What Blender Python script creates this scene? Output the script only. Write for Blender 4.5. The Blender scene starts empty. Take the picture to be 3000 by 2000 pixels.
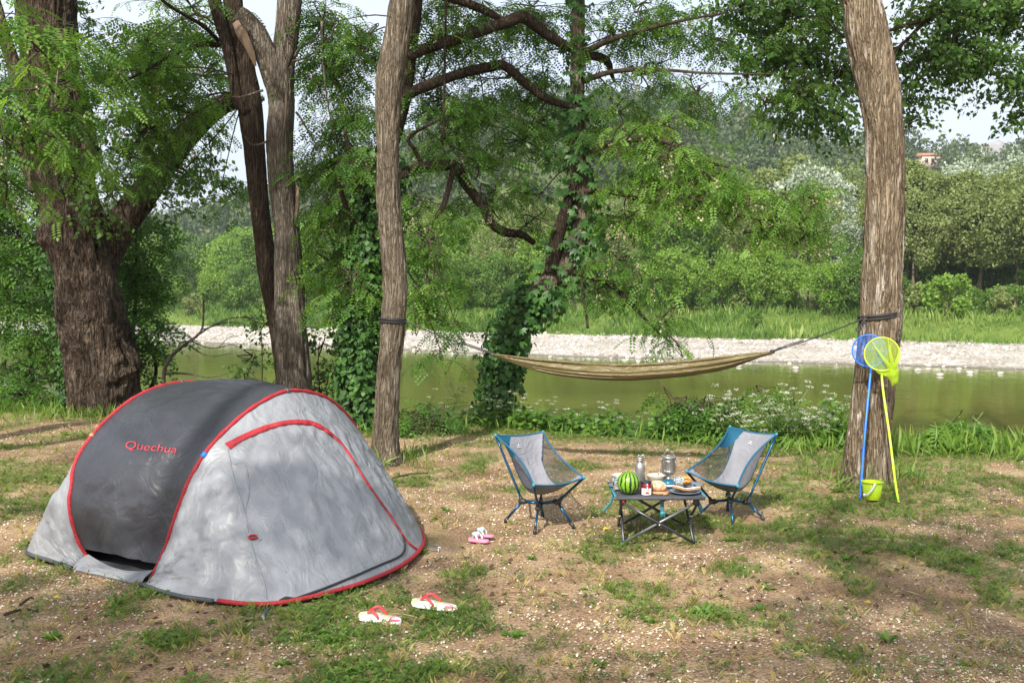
import bpy, math, random
import numpy as np
from mathutils import Vector, Matrix
from mathutils.bvhtree import BVHTree

random.seed(11)
R = np.random.default_rng(11)
sc = bpy.context.scene
COL = sc.collection

# ------------------------------------------------------------------ camera, sky, sun, exposure
FPX, CAMH = 2917.0, 1.55                      # focal length in photo pixels, eye height in metres
TH = math.atan(120 / FPX)                     # the camera looks slightly down
cam = bpy.data.objects.new('camera', bpy.data.cameras.new('camera'))
COL.objects.link(cam)
cam.location = (0, 0, CAMH)
cam.rotation_euler = (math.pi / 2 - TH, 0, 0)
cam.data.sensor_width = 36
cam.data.lens = 36 * FPX / 3000
cam.data.clip_start, cam.data.clip_end = 0.05, 3000
sc.camera = cam

TO_SUN = Vector((-0.42, -1.12, 1.0)).normalized()
world = bpy.data.worlds.new('World')
sc.world = world
world.use_nodes = True
wn, wl = world.node_tree.nodes, world.node_tree.links
wn.clear()
sky = wn.new('ShaderNodeTexSky')
sky.sky_type = 'NISHITA'
sky.sun_disc = False
sky.sun_elevation = math.asin(TO_SUN.z)
sky.sun_rotation = math.atan2(TO_SUN.x, TO_SUN.y)
sky.altitude, sky.air_density, sky.dust_density, sky.ozone_density = 100, 1.0, 6.0, 2.0
bg = wn.new('ShaderNodeBackground')
bg.inputs[1].default_value = 0.15
wo = wn.new('ShaderNodeOutputWorld')
veil = wn.new('ShaderNodeMix')                # thin high cloud over the whole sky
veil.data_type = 'RGBA'
veil.inputs['B'].default_value = (4.1, 4.35, 4.8, 1)
vt = wn.new('ShaderNodeTexCoord')
vn = wn.new('ShaderNodeTexNoise')
vn.inputs['Scale'].default_value = 2.2
vn.inputs['Detail'].default_value = 5
vr = wn.new('ShaderNodeMapRange')
vr.inputs[1].default_value, vr.inputs[2].default_value, vr.inputs[3].default_value, vr.inputs[4].default_value = 0.3, 0.7, 0.6, 0.85
wl.new(vt.outputs['Generated'], vn.inputs['Vector'])
wl.new(vn.outputs[0], vr.inputs[0])
wl.new(vr.outputs[0], veil.inputs['Factor'])
wl.new(sky.outputs[0], veil.inputs['A'])
wl.new(veil.outputs['Result'], bg.inputs[0])
wl.new(bg.outputs[0], wo.inputs[0])

sl = bpy.data.lights.new('sun', 'SUN')
sl.energy, sl.angle, sl.color = 4.3, math.radians(0.6), (1.0, 0.94, 0.84)
sun = bpy.data.objects.new('sun', sl)
COL.objects.link(sun)
sun.rotation_euler = TO_SUN.to_track_quat('Z', 'Y').to_euler()
sun.location = (-8, -20, 20)

sc.view_settings.view_transform = 'Standard'
sc.view_settings.look = 'None'
sc.view_settings.exposure = 0.88
sc.view_settings.gamma = 1.0
sc.view_settings.use_curve_mapping = False
sc.render.engine = 'CYCLES'
sc.cycles.max_bounces = 8
sc.cycles.diffuse_bounces = 2
sc.cycles.glossy_bounces = 3
sc.cycles.transmission_bounces = 6
sc.cycles.transparent_max_bounces = 8
sc.cycles.caustics_reflective = False
sc.cycles.caustics_refractive = False

# ------------------------------------------------------------------ geometry helpers
C0 = np.array([0, 0, CAMH])
FW = np.array([0, math.cos(TH), -math.sin(TH)])
UP = np.array([0, math.sin(TH), math.cos(TH)])

def ray(px, py):
    return FW + np.array([(px - 1500) / FPX, 0, 0]) + (1000 - py) / FPX * UP

def G(px, py, z=0.0):
    """point on the level z seen at that place of the photograph"""
    d = ray(px, py)
    return C0 + d * ((z - CAMH) / d[2])

def P(px, py, y):
    """point at distance y seen at that place of the photograph"""
    d = ray(px, py)
    return C0 + d * (y / d[1])

def hash3(i, j, k, s):
    n = (i * 374761393 + j * 668265263 + k * 2147483647 + s * 1274126177) & 0xFFFFFFFF
    n = ((n ^ (n >> 13)) * 1274126177) & 0xFFFFFFFF
    n = ((n ^ (n >> 16)) * 2246822519) & 0xFFFFFFFF
    return ((n ^ (n >> 15)) & 0xFFFFFF) / float(0xFFFFFF) * 2 - 1

def vnoise(p, s=0):
    p = np.asarray(p, float)
    f = np.floor(p)
    i = f.astype(np.int64)
    w = p - f
    w = w * w * (3 - 2 * w)
    out = 0
    for a in (0, 1):
        for b in (0, 1):
            for c in (0, 1):
                h = hash3(i[..., 0] + a, i[..., 1] + b, i[..., 2] + c, s)
                out = out + h * (w[..., 0] if a else 1 - w[..., 0]) * (w[..., 1] if b else 1 - w[..., 1]) * (w[..., 2] if c else 1 - w[..., 2])
    return out

def fbm(p, octaves=4, s=0):
    p = np.asarray(p, float)
    a, o, n = 1.0, 0, 0
    for q in range(octaves):
        o = o + a * vnoise(p * 2 ** q, s + q)
        n += a
        a *= 0.5
    return o / n

def nrm(a):
    a = np.asarray(a, float)
    return a / np.maximum(np.linalg.norm(a, axis=-1, keepdims=True), 1e-9)

def catmull(pts, n):
    pts = np.asarray(pts, float)
    p = np.vstack([2 * pts[0] - pts[1], pts, 2 * pts[-1] - pts[-2]])
    m = len(pts) - 1
    t = np.linspace(0, m, n)
    k = np.minimum(t.astype(int), m - 1)
    f = (t - k)[:, None]
    a, b, c, d = p[k], p[k + 1], p[k + 2], p[k + 3]
    return 0.5 * (2 * b + (c - a) * f + (2 * a - 5 * b + 4 * c - d) * f ** 2 + (3 * b - a - 3 * c + d) * f ** 3)

def resample(pts, n):
    pts = np.asarray(pts, float)
    q = catmull(pts, max(200, n * 4)) if len(pts) > 2 else np.linspace(pts[0], pts[1], 200)
    L = np.concatenate([[0], np.cumsum(np.linalg.norm(np.diff(q, axis=0), axis=1))])
    t = np.linspace(0, L[-1], n)
    return np.stack([np.interp(t, L, q[:, i]) for i in range(q.shape[1])], 1)

def grid_faces(nu, nv, wrap=False, off=0):
    i, j = np.meshgrid(np.arange(nu - 1), np.arange(nv if wrap else nv - 1), indexing='ij')
    i, j = i.ravel(), j.ravel()
    j2 = (j + 1) % nv
    return np.stack([i * nv + j, i * nv + j2, (i + 1) * nv + j2, (i + 1) * nv + j], 1) + off

def frames(path):
    path = np.asarray(path, float)
    T = nrm(np.gradient(path, axis=0))
    ref = np.array([0.0, 0, 1]) if abs(T[0][2]) < 0.9 else np.array([1.0, 0, 0])
    A = np.zeros_like(T)
    a = ref - T[0] * (ref @ T[0])
    for i in range(len(T)):
        a = a - T[i] * (a @ T[i])
        a = a / max(np.linalg.norm(a), 1e-9)
        A[i] = a
    return T, A, np.cross(T, A)

def tube(path, r, n=8, cap=True):
    path = np.asarray(path, float)
    m = len(path)
    r = np.broadcast_to(np.asarray(r, float), (m,))
    T, A, B = frames(path)
    an = np.linspace(0, 2 * math.pi, n, endpoint=False)
    V = path[:, None] + r[:, None, None] * (np.cos(an)[None, :, None] * A[:, None] + np.sin(an)[None, :, None] * B[:, None])
    V = V.reshape(-1, 3)
    F = [grid_faces(m, n, True)]
    if cap:
        F.append(np.arange(n)[None, ::-1])
        F.append((np.arange(n) + (m - 1) * n)[None])
    return V, F

def bar(a, b, r, n=8):
    return tube(np.array([a, b], float), r, n)

def lathe(prof, n=28, c=(0, 0, 0)):
    prof = np.asarray(prof, float)
    an = np.linspace(0, 2 * math.pi, n, endpoint=False)
    V = np.stack([prof[:, 0][:, None] * np.cos(an), prof[:, 0][:, None] * np.sin(an), np.repeat(prof[:, 1][:, None], n, 1)], -1).reshape(-1, 3)
    return V + np.array(c), [grid_faces(len(prof), n, True)[:, ::-1]]

def box(c, s, rot=0.0):
    c, s = np.array(c, float), np.array(s, float) / 2
    V = np.array([[x, y, z] for x in (-1, 1) for y in (-1, 1) for z in (-1, 1)], float) * s
    co, si = math.cos(rot), math.sin(rot)
    V = V @ np.array([[co, si, 0], [-si, co, 0], [0, 0, 1]])
    F = [np.array([[0, 1, 3, 2], [4, 6, 7, 5], [0, 4, 5, 1], [2, 3, 7, 6], [0, 2, 6, 4], [1, 5, 7, 3]])]
    return V + c, F

def join(parts):
    Vs, Fs, o = [], [], 0
    for V, F in parts:
        Vs.append(np.asarray(V, float))
        for f in (F if isinstance(F, list) else [F]):
            Fs.append(np.asarray(f) + o)
        o += len(V)
    return np.vstack(Vs), Fs

def blob(c, s, n=14, m=9, amp=0.0, fr=3.0, seed=0):
    """a closed lump: ellipsoid with uneven surface"""
    th = np.linspace(0.001, math.pi - 0.001, m)
    ph = np.linspace(0, 2 * math.pi, n, endpoint=False)
    V = np.stack([np.sin(th)[:, None] * np.cos(ph), np.sin(th)[:, None] * np.sin(ph), np.repeat(np.cos(th)[:, None], n, 1)], -1).reshape(-1, 3)
    if amp:
        V = V * (1 + amp * fbm(V * fr + seed * 7.3, 3, seed))[:, None]
    return V * np.array(s) + np.array(c), [grid_faces(m, n, True)[:, ::-1]]

def icolump(c, s, amp, seed):
    """cheap pebble: 14 corners"""
    V = nrm(np.array([[1, 0, 0], [-1, 0, 0], [0, 1, 0], [0, -1, 0], [0, 0, 1], [0, 0, -1]] + [[x, y, z] for x in (-1, 1) for y in (-1, 1) for z in (-1, 1)], float))
    idx = {(x, y, z): 6 + k for k, (x, y, z) in enumerate([(x, y, z) for x in (-1, 1) for y in (-1, 1) for z in (-1, 1)])}
    F = []
    for ax, sg, ce in ((0, 1, 0), (0, -1, 1), (1, 1, 2), (1, -1, 3), (2, 1, 4), (2, -1, 5)):
        o = [(1, 1), (-1, 1), (-1, -1), (1, -1)]
        if (sg < 0) ^ (ax == 1):
            o = o[::-1]
        q = []
        for a, b in o:
            k = [0, 0, 0]
            k[ax] = sg
            k[(ax + 1) % 3 if ax != 1 else 0] = a
            k[(ax + 2) % 3 if ax != 1 else 2] = b
            q.append(idx[tuple(k)])
        for i in range(4):
            F.append([q[i], q[(i + 1) % 4], ce])
    V = V * (1 + amp * vnoise(V * 1.7 + seed * 3.1, seed))[:, None]
    return V * np.array(s) + np.array(c), [np.array(F)]

# ------------------------------------------------------------------ object helpers
def mesh(name, V, F, mats, smooth=False, fm=None, var=None):
    V = np.ascontiguousarray(V, np.float32)
    Fs = F if isinstance(F, list) else [F]
    Fs = [np.asarray(f, np.int32) for f in Fs if len(f)]
    me = bpy.data.meshes.new(name)
    me.vertices.add(len(V))
    me.vertices.foreach_set('co', V.ravel())
    lv = np.concatenate([f.ravel() for f in Fs])
    lt = np.concatenate([np.full(len(f), f.shape[1], np.int32) for f in Fs])
    me.loops.add(len(lv))
    me.loops.foreach_set('vertex_index', lv)
    me.polygons.add(len(lt))
    me.polygons.foreach_set('loop_start', np.concatenate([[0], np.cumsum(lt)[:-1]]).astype(np.int32))
    for m in (mats if isinstance(mats, (list, tuple)) else [mats]):
        me.materials.append(m)
    if fm is not None:
        me.polygons.foreach_set('material_index', np.asarray(fm, np.int32))
    if smooth:
        me.polygons.foreach_set('use_smooth', np.ones(len(lt), bool))
    if var is not None:
        at = me.attributes.new('var', 'FLOAT', 'POINT')
        at.data.foreach_set('value', np.ascontiguousarray(var, np.float32))
    me.update(calc_edges=True)
    return me

def obj(name, V, F, mats, parent=None, loc=None, smooth=False, fm=None, var=None, kind=None, label=None):
    V = np.asarray(V, float)
    if parent is not None:
        base = np.array(parent['_w'])
    elif loc is None:
        base = np.array([(V[:, 0].min() + V[:, 0].max()) / 2, (V[:, 1].min() + V[:, 1].max()) / 2, V[:, 2].min()])
    else:
        base = np.array(loc, float)
    o = bpy.data.objects.new(name, mesh(name, V - base, F, mats, smooth, fm, var))
    COL.objects.link(o)
    if parent is not None:
        o.parent = parent
        o['_w'] = list(base)
    else:
        o.location = base
        o['_w'] = list(base)
    if kind:
        o['kind'] = kind
    if label:
        o['label'] = label
    return o

def tag(o, label, cat, group=None):
    o['label'], o['category'] = label, cat
    if group:
        o['group'] = group
    return o

def thing(name, loc, label, cat, group=None):
    o = bpy.data.objects.new(name, None)
    COL.objects.link(o)
    o.location = loc
    o.empty_display_size = 0.1
    o['_w'] = [float(x) for x in loc]
    return tag(o, label, cat, group)

def dup(root, loc, rz=0.0, s=1.0, label=None):
    r = root.copy()
    COL.objects.link(r)
    r.location, r.rotation_euler = loc, (0, 0, rz)
    r.scale = (s, s, s) if np.isscalar(s) else s
    if label:
        r['label'] = label
    for ch in root.children:
        c = ch.copy()
        COL.objects.link(c)
        c.parent = r
        for g in ch.children:
            d = g.copy()
            COL.objects.link(d)
            d.parent = c
    return r

def structure(o):
    o['kind'] = 'structure'
    return o

# ------------------------------------------------------------------ materials
def newmat(name):
    m = bpy.data.materials.new(name)
    m.use_nodes = True
    nt = m.node_tree
    return m, nt, nt.nodes['Principled BSDF'], nt.nodes['Material Output']

def ramp(nt, stops):
    r = nt.nodes.new('ShaderNodeValToRGB')
    while len(r.color_ramp.elements) < len(stops):
        r.color_ramp.elements.new(0.5)
    for e, (p, c) in zip(r.color_ramp.elements, stops):
        e.position = p
        e.color = (*c, 1)
    return r

def noise_node(nt, scale, stretch=(1, 1, 1), detail=4, dist=0.0, coord='Object'):
    tc = nt.nodes.new('ShaderNodeTexCoord')
    mp = nt.nodes.new('ShaderNodeMapping')
    mp.inputs['Scale'].default_value = stretch
    nz = nt.nodes.new('ShaderNodeTexNoise')
    nz.inputs['Scale'].default_value = scale
    nz.inputs['Detail'].default_value = detail
    nz.inputs['Distortion'].default_value = dist
    nt.links.new(tc.outputs[coord], mp.inputs[0])
    nt.links.new(mp.outputs[0], nz.inputs['Vector'])
    return nz

def pm(name, c1, c2=None, scale=12, rough=0.6, metal=0.0, bump=0.0, bscale=None, stretch=(1, 1, 1), detail=4, spec=0.5, lo=0.35, hi=0.65, coat=0.0, bdist=0.01):
    m, nt, b, out = newmat(name)
    b.inputs['Roughness'].default_value = rough
    b.inputs['Metallic'].default_value = metal
    b.inputs['Specular IOR Level'].default_value = spec
    b.inputs['Coat Weight'].default_value = coat
    if c2 is None:
        c2 = tuple(x * 0.82 for x in c1)
    nz = noise_node(nt, scale, stretch, detail)
    r = ramp(nt, [(lo, c2), (hi, c1)])
    nt.links.new(nz.outputs[0], r.inputs[0])
    nt.links.new(r.outputs[0], b.inputs['Base Color'])
    if bump:
        nb = noise_node(nt, bscale or scale * 3, stretch, 5)
        bp = nt.nodes.new('ShaderNodeBump')
        bp.inputs['Strength'].default_value = bump
        bp.inputs['Distance'].default_value = bdist
        nt.links.new(nb.outputs[0], bp.inputs['Height'])
        nt.links.new(bp.outputs[0], b.inputs['Normal'])
    return m

def leafmat(name, dark, mid, light, transl=0.38, rough=0.5, tint=1.35):
    """two-sided leaf: every leaf draws its own green from its 'var' value, light shines through it"""
    m, nt, b, out = newmat(name)
    at = nt.nodes.new('ShaderNodeAttribute')
    at.attribute_name = 'var'
    r = ramp(nt, [(0.0, dark), (0.5, mid), (1.0, light)])
    nt.links.new(at.outputs['Fac'], r.inputs[0])
    nt.links.new(r.outputs[0], b.inputs['Base Color'])
    b.inputs['Roughness'].default_value = rough
    b.inputs['Specular IOR Level'].default_value = 0.3
    tr = nt.nodes.new('ShaderNodeBsdfTranslucent')
    mu = nt.nodes.new('ShaderNodeMix')
    mu.data_type = 'RGBA'
    mu.blend_type = 'MULTIPLY'
    mu.inputs['Factor'].default_value = 1.0
    mu.inputs['B'].default_value = (1.25 * tint, 1.2 * tint, 0.6 * tint, 1)
    nt.links.new(r.outputs[0], mu.inputs['A'])
    nt.links.new(mu.outputs['Result'], tr.inputs[0])
    mx = nt.nodes.new('ShaderNodeMixShader')
    mx.inputs[0].default_value = transl
    nt.links.new(b.outputs[0], mx.inputs[1])
    nt.links.new(tr.outputs[0], mx.inputs[2])
    nt.links.new(mx.outputs[0], out.inputs[0])
    return m

def barkmat(name, dark, mid, light, streak=None, scale=16, stretch=(1, 1, 0.13), bump=0.9, streak_at=0.62):
    """furrowed bark: cracks where a stretched noise crosses zero, plates between them, optional pale streaks"""
    m, nt, b, out = newmat(name)
    b.inputs['Roughness'].default_value = 0.95
    b.inputs['Specular IOR Level'].default_value = 0.1
    def math_(op, x, y=None, v=None):
        q = nt.nodes.new('ShaderNodeMath')
        q.operation = op
        nt.links.new(x, q.inputs[0])
        if y is not None:
            nt.links.new(y, q.inputs[1])
        if v is not None:
            q.inputs[1].default_value = v
        return q.outputs[0]
    n1 = noise_node(nt, scale * 2.6, (stretch[0], stretch[1], stretch[2] * 0.6), 5, 0.5)
    crack = math_('MULTIPLY', math_('ABSOLUTE', math_('SUBTRACT', n1.outputs[0], v=0.5)), v=7.0)
    n2 = noise_node(nt, scale * 5, (stretch[0], stretch[1], stretch[2] * 1.6), 6, 0.3)
    n3 = noise_node(nt, 3.0, (1, 1, 0.5), 3)
    f = math_('ADD', math_('MULTIPLY', n2.outputs[0], v=0.62), math_('MULTIPLY', n3.outputs[0], v=0.5))
    r = ramp(nt, [(0.36, dark), (0.54, mid), (0.74, light)])
    nt.links.new(f, r.inputs[0])
    rc = ramp(nt, [(0.0, (0.36, 0.33, 0.31)), (0.42, (1, 1, 1))])
    nt.links.new(crack, rc.inputs[0])
    hs = nt.nodes.new('ShaderNodeMix')
    hs.data_type = 'RGBA'
    hs.blend_type = 'MULTIPLY'
    hs.inputs['Factor'].default_value = 1.0
    nt.links.new(r.outputs[0], hs.inputs['A'])
    nt.links.new(rc.outputs[0], hs.inputs['B'])
    col = hs.outputs['Result']
    if streak:
        ns = noise_node(nt, 24, (1, 1, 0.028), 2, 0.15)
        rs = ramp(nt, [(streak_at, (0, 0, 0)), (streak_at + 0.035, (1, 1, 1))])
        nt.links.new(ns.outputs[0], rs.inputs[0])
        nf = noise_node(nt, 6, (1, 1, 0.5), 4)
        rf = ramp(nt, [(0.45, (0, 0, 0)), (0.6, (1, 1, 1))])
        nt.links.new(nf.outputs[0], rf.inputs[0])
        mx = nt.nodes.new('ShaderNodeMix')
        mx.data_type = 'RGBA'
        mx.inputs['B'].default_value = (*streak, 1)
        nt.links.new(math_('MULTIPLY', rs.outputs[0], rf.outputs[0]), mx.inputs['Factor'])
        nt.links.new(col, mx.inputs['A'])
        col = mx.outputs['Result']
    nt.links.new(col, b.inputs['Base Color'])
    cl = nt.nodes.new('ShaderNodeClamp')
    nt.links.new(crack, cl.inputs[0])
    h = math_('ADD', cl.outputs[0], math_('MULTIPLY', n2.outputs[0], v=0.8))
    bp = nt.nodes.new('ShaderNodeBump')
    bp.inputs['Strength'].default_value = bump
    bp.inputs['Distance'].default_value = 0.035
    nt.links.new(h, bp.inputs['Height'])
    nt.links.new(bp.outputs[0], b.inputs['Normal'])
    return m

def netmat(name, col, opacity, rough=0.6, transl=0.3):
    """open netting: part of the light passes straight through the holes"""
    m, nt, b, out = newmat(name)
    b.inputs['Base Color'].default_value = (*col, 1)
    b.inputs['Roughness'].default_value = rough
    tr = nt.nodes.new('ShaderNodeBsdfTranslucent')
    tr.inputs[0].default_value = (*col, 1)
    m0 = nt.nodes.new('ShaderNodeMixShader')
    m0.inputs[0].default_value = transl
    nt.links.new(b.outputs[0], m0.inputs[1])
    nt.links.new(tr.outputs[0], m0.inputs[2])
    tp = nt.nodes.new('ShaderNodeBsdfTransparent')
    mx = nt.nodes.new('ShaderNodeMixShader')
    mx.inputs[0].default_value = opacity
    nt.links.new(tp.outputs[0], mx.inputs[1])
    nt.links.new(m0.outputs[0], mx.inputs[2])
    nt.links.new(mx.outputs[0], out.inputs[0])
    return m

# ------------------------------------------------------------------ the ground, the river, the far bank, the hill
def sstep(a, b, x):
    t = np.clip((np.asarray(x, float) - a) / (b - a), 0, 1)
    return t * t * (3 - 2 * t)

def edge(x, y):
    """metres past the lip of the near bank"""
    x, y = np.asarray(x, float), np.asarray(y, float)
    return (y - (12.0 - 0.36 * x + 0.35 * vnoise(np.stack([x * 0.7, x * 0 + 3, x * 0], -1), 5))) * 0.94

def gz(x, y):
    x, y = np.asarray(x, float), np.asarray(y, float)
    p = np.stack([x, y, x * 0], -1)
    z = 0.028 * fbm(p * 0.9, 2, 21) + 0.010 * fbm(p * 5, 2, 22)
    e = edge(x, y)
    return z - 2.3 * sstep(-0.2, 3.6, e)

def green(x, y):
    """how overgrown the trampled soil is, 0 to 1"""
    x, y = np.asarray(x, float), np.asarray(y, float)
    p = np.stack([x, y * 0.8, x * 0], -1)
    g = fbm(p * 1.0 + 4, 3, 31) * 0.55 + 0.75 * fbm(p * 3.1, 3, 33)
    g = g + 0.55 * sstep(-1.7, -0.2, edge(x, y)) + 0.16 * sstep(2.6, 4.6, x) * sstep(6.5, 8.5, y) + 0.08 + 0.10 * sstep(6.5, 9.5, y)
    return sstep(0.08, 0.48, g)

def ground_material():
    m, nt, b, out = newmat('trampled_soil')
    b.inputs['Roughness'].default_value = 0.95
    b.inputs['Specular IOR Level'].default_value = 0.1
    n1 = noise_node(nt, 2.2, detail=6)
    soil = ramp(nt, [(0.28, (0.19, 0.118, 0.07)), (0.48, (0.285, 0.19, 0.118)), (0.70, (0.40, 0.295, 0.185))])
    nt.links.new(n1.outputs[0], soil.inputs[0])
    n2 = noise_node(nt, 70, detail=8)
    grit = ramp(nt, [(0.30, (0.42, 0.42, 0.42)), (0.5, (0.95, 0.95, 0.95)), (0.74, (1.5, 1.45, 1.35))])
    nt.links.new(n2.outputs[0], grit.inputs[0])
    mu = nt.nodes.new('ShaderNodeMix')
    mu.data_type = 'RGBA'
    mu.blend_type = 'MULTIPLY'
    mu.inputs['Factor'].default_value = 1
    nt.links.new(soil.outputs[0], mu.inputs['A'])
    nt.links.new(grit.outputs[0], mu.inputs['B'])
    # straw litter: long thin flecks in two directions
    last = mu.outputs['Result']
    for k, (st, lo) in enumerate((((1, 7, 1), 0.66), ((6, 1.4, 1), 0.67))):
        n3 = noise_node(nt, 26, st, 3, 1.2)
        r3 = ramp(nt, [(lo, (0, 0, 0)), (lo + 0.05, (0.8, 0.8, 0.8))])
        nt.links.new(n3.outputs[0], r3.inputs[0])
        mx = nt.nodes.new('ShaderNodeMix')
        mx.data_type = 'RGBA'
        mx.inputs['B'].default_value = (0.50, 0.40, 0.25, 1)
        nt.links.new(r3.outputs[0], mx.inputs['Factor'])
        nt.links.new(last, mx.inputs['A'])
        last = mx.outputs['Result']
    at = nt.nodes.new('ShaderNodeAttribute')
    at.attribute_name = 'var'
    n4 = noise_node(nt, 14, detail=6)
    rr = ramp(nt, [(0.38, (0, 0, 0)), (0.62, (1, 1, 1))])
    nt.links.new(n4.outputs[0], rr.inputs[0])
    mm = nt.nodes.new('ShaderNodeMath')
    mm.operation = 'MULTIPLY'
    nt.links.new(at.outputs['Fac'], mm.inputs[0])
    nt.links.new(rr.outputs[0], mm.inputs[1])
    m2 = nt.nodes.new('ShaderNodeMath')
    m2.operation = 'MULTIPLY'
    m2.inputs[1].default_value = 0.85
    nt.links.new(mm.outputs[0], m2.inputs[0])
    mg = nt.nodes.new('ShaderNodeMix')
    mg.data_type = 'RGBA'
    mg.inputs['B'].default_value = (0.125, 0.155, 0.04, 1)
    nt.links.new(m2.outputs[0], mg.inputs['Factor'])
    nt.links.new(last, mg.inputs['A'])
    nt.links.new(mg.outputs['Result'], b.inputs['Base Color'])
    bp = nt.nodes.new('ShaderNodeBump')
    bp.inputs['Strength'].default_value = 0.8
    bp.inputs['Distance'].default_value = 0.02
    nt.links.new(n2.outputs[0], bp.inputs['Height'])
    nt.links.new(bp.outputs[0], b.inputs['Normal'])
    return m

def axis(lo, hi, step, far, n):
    core = np.arange(lo, hi + step / 2, step)
    g = np.geomspace(step, far, n)
    return np.concatenate([(lo - np.cumsum(g))[::-1], core, hi + np.cumsum(g)])

gx, gy = axis(-7.5, 7.5, 0.08, 160, 34), axis(3.2, 15.5, 0.08, 160, 34)
X, Y = np.meshgrid(gx, gy, indexing='ij')
GV = np.stack([X, Y, gz(X, Y)], -1).reshape(-1, 3)
ground = structure(obj('ground', GV, grid_faces(len(gx), len(gy))[:, ::-1].copy()[:, ::-1], ground_material(), loc=(0, 0, 0), smooth=True, var=green(X, Y).ravel() * (edge(X, Y).ravel() > -40)))

# river
def water_material():
    m, nt, b, out = newmat('river_water')
    nz0 = noise_node(nt, 0.12, (1, 1, 1), 3)
    r = ramp(nt, [(0.35, (0.085, 0.088, 0.020)), (0.7, (0.135, 0.130, 0.032))])
    nt.links.new(nz0.outputs[0], r.inputs[0])
    nt.links.new(r.outputs[0], b.inputs['Base Color'])
    b.inputs['Roughness'].default_value = 0.035
    b.inputs['IOR'].default_value = 1.33
    nz = noise_node(nt, 1.6, (1, 0.55, 1), 4, 0.4)
    n2 = noise_node(nt, 9, (1, 0.6, 1), 3)
    ad = nt.nodes.new('ShaderNodeMath')
    ad.operation = 'MULTIPLY_ADD'
    ad.inputs[1].default_value = 0.25
    nt.links.new(n2.outputs[0], ad.inputs[0])
    nt.links.new(nz.outputs[0], ad.inputs[2])
    bp = nt.nodes.new('ShaderNodeBump')
    bp.inputs['Strength'].default_value = 0.10
    bp.inputs['Distance'].default_value = 0.12
    nt.links.new(ad.outputs[0], bp.inputs['Height'])
    nt.links.new(bp.outputs[0], b.inputs['Normal'])
    return m

WZ = -1.3
DA = np.array([1, -0.66, 0]) / 1.198          # along the river, to the right
DS = np.array([0.66, 1, 0]) / 1.198           # across it, away from the camera
W0 = np.array([0, 53.5, 0])
def RV(a, s, z):
    a, s, z = np.broadcast_arrays(np.asarray(a, float), s, z)
    return W0 + a[..., None] * DA + s[..., None] * DS + np.stack([a * 0, a * 0, z], -1)

wa, ws = np.linspace(-600, 600, 25), np.linspace(-62, 6, 9)
A_, S_ = np.meshgrid(wa, ws, indexing='ij')
structure(obj('river', RV(A_, S_, WZ).reshape(-1, 3), grid_faces(25, 9), water_material(), loc=(0, 30, WZ)))

# gravel bank
def bankline(a):
    a = np.asarray(a, float)
    return 1.6 * vnoise(np.stack([a * 0.08, a * 0, a * 0], -1), 41) + 0.5 * vnoise(np.stack([a * 0.5, a * 0, a * 0], -1), 42)

def gravel_z(a, s):
    a, s = np.broadcast_arrays(np.asarray(a, float), np.asarray(s, float))
    q = s - bankline(a) * np.clip(1 - s / 14, 0, 1)
    z = np.where(q < 0, WZ + q * 0.12, WZ + 0.62 * (1 - np.exp(-np.maximum(q, 0) / 6.5)))
    p = np.stack([a, s, a * 0], -1)
    return z + 0.09 * fbm(p * 0.5, 3, 43) * np.clip(q / 3, 0, 1) + 0.03 * fbm(p * 2.5, 2, 44)

def gravel_material():
    m, nt, b, out = newmat('river_gravel')
    b.inputs['Roughness'].default_value = 0.9
    tc = nt.nodes.new('ShaderNodeTexCoord')
    vo = nt.nodes.new('ShaderNodeTexVoronoi')
    vo.inputs['Scale'].default_value = 9
    nt.links.new(tc.outputs['Object'], vo.inputs['Vector'])
    sp = nt.nodes.new('ShaderNodeSeparateColor')
    nt.links.new(vo.outputs['Color'], sp.inputs[0])
    r = ramp(nt, [(0.0, (0.24, 0.215, 0.18)), (0.45, (0.40, 0.37, 0.325)), (1.0, (0.56, 0.53, 0.48))])
    nt.links.new(sp.outputs[0], r.inputs[0])
    nz = noise_node(nt, 0.5, (1, 1, 1), 5)
    r2 = ramp(nt, [(0.3, (0.72, 0.68, 0.62)), (0.6, (1, 1, 1))])
    nt.links.new(nz.outputs[0], r2.inputs[0])
    mu = nt.nodes.new('ShaderNodeMix')
    mu.data_type = 'RGBA'
    mu.blend_type = 'MULTIPLY'
    mu.inputs['Factor'].default_value = 1
    nt.links.new(r.outputs[0], mu.inputs['A'])
    nt.links.new(r2.outputs[0], mu.inputs['B'])
    # stones stay dark where the river keeps them wet
    sx = nt.nodes.new('ShaderNodeSeparateXYZ')
    nt.links.new(tc.outputs['Object'], sx.inputs[0])
    wet = ramp(nt, [(0.01, (0.34, 0.32, 0.27)), (0.10, (1, 1, 1))])
    nt.links.new(sx.outputs[2], wet.inputs[0])
    mw = nt.nodes.new('ShaderNodeMix')
    mw.data_type = 'RGBA'
    mw.blend_type = 'MULTIPLY'
    mw.inputs['Factor'].default_value = 1
    nt.links.new(mu.outputs['Result'], mw.inputs['A'])
    nt.links.new(wet.outputs[0], mw.inputs['B'])
    nt.links.new(mw.outputs['Result'], b.inputs['Base Color'])
    bp = nt.nodes.new('ShaderNodeBump')
    bp.inputs['Strength'].default_value = 1.0
    bp.inputs['Distance'].default_value = 0.08
    bp.invert = True
    nt.links.new(vo.outputs['Distance'], bp.inputs['Height'])
    nt.links.new(bp.outputs[0], b.inputs['Normal'])
    return m

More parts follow.
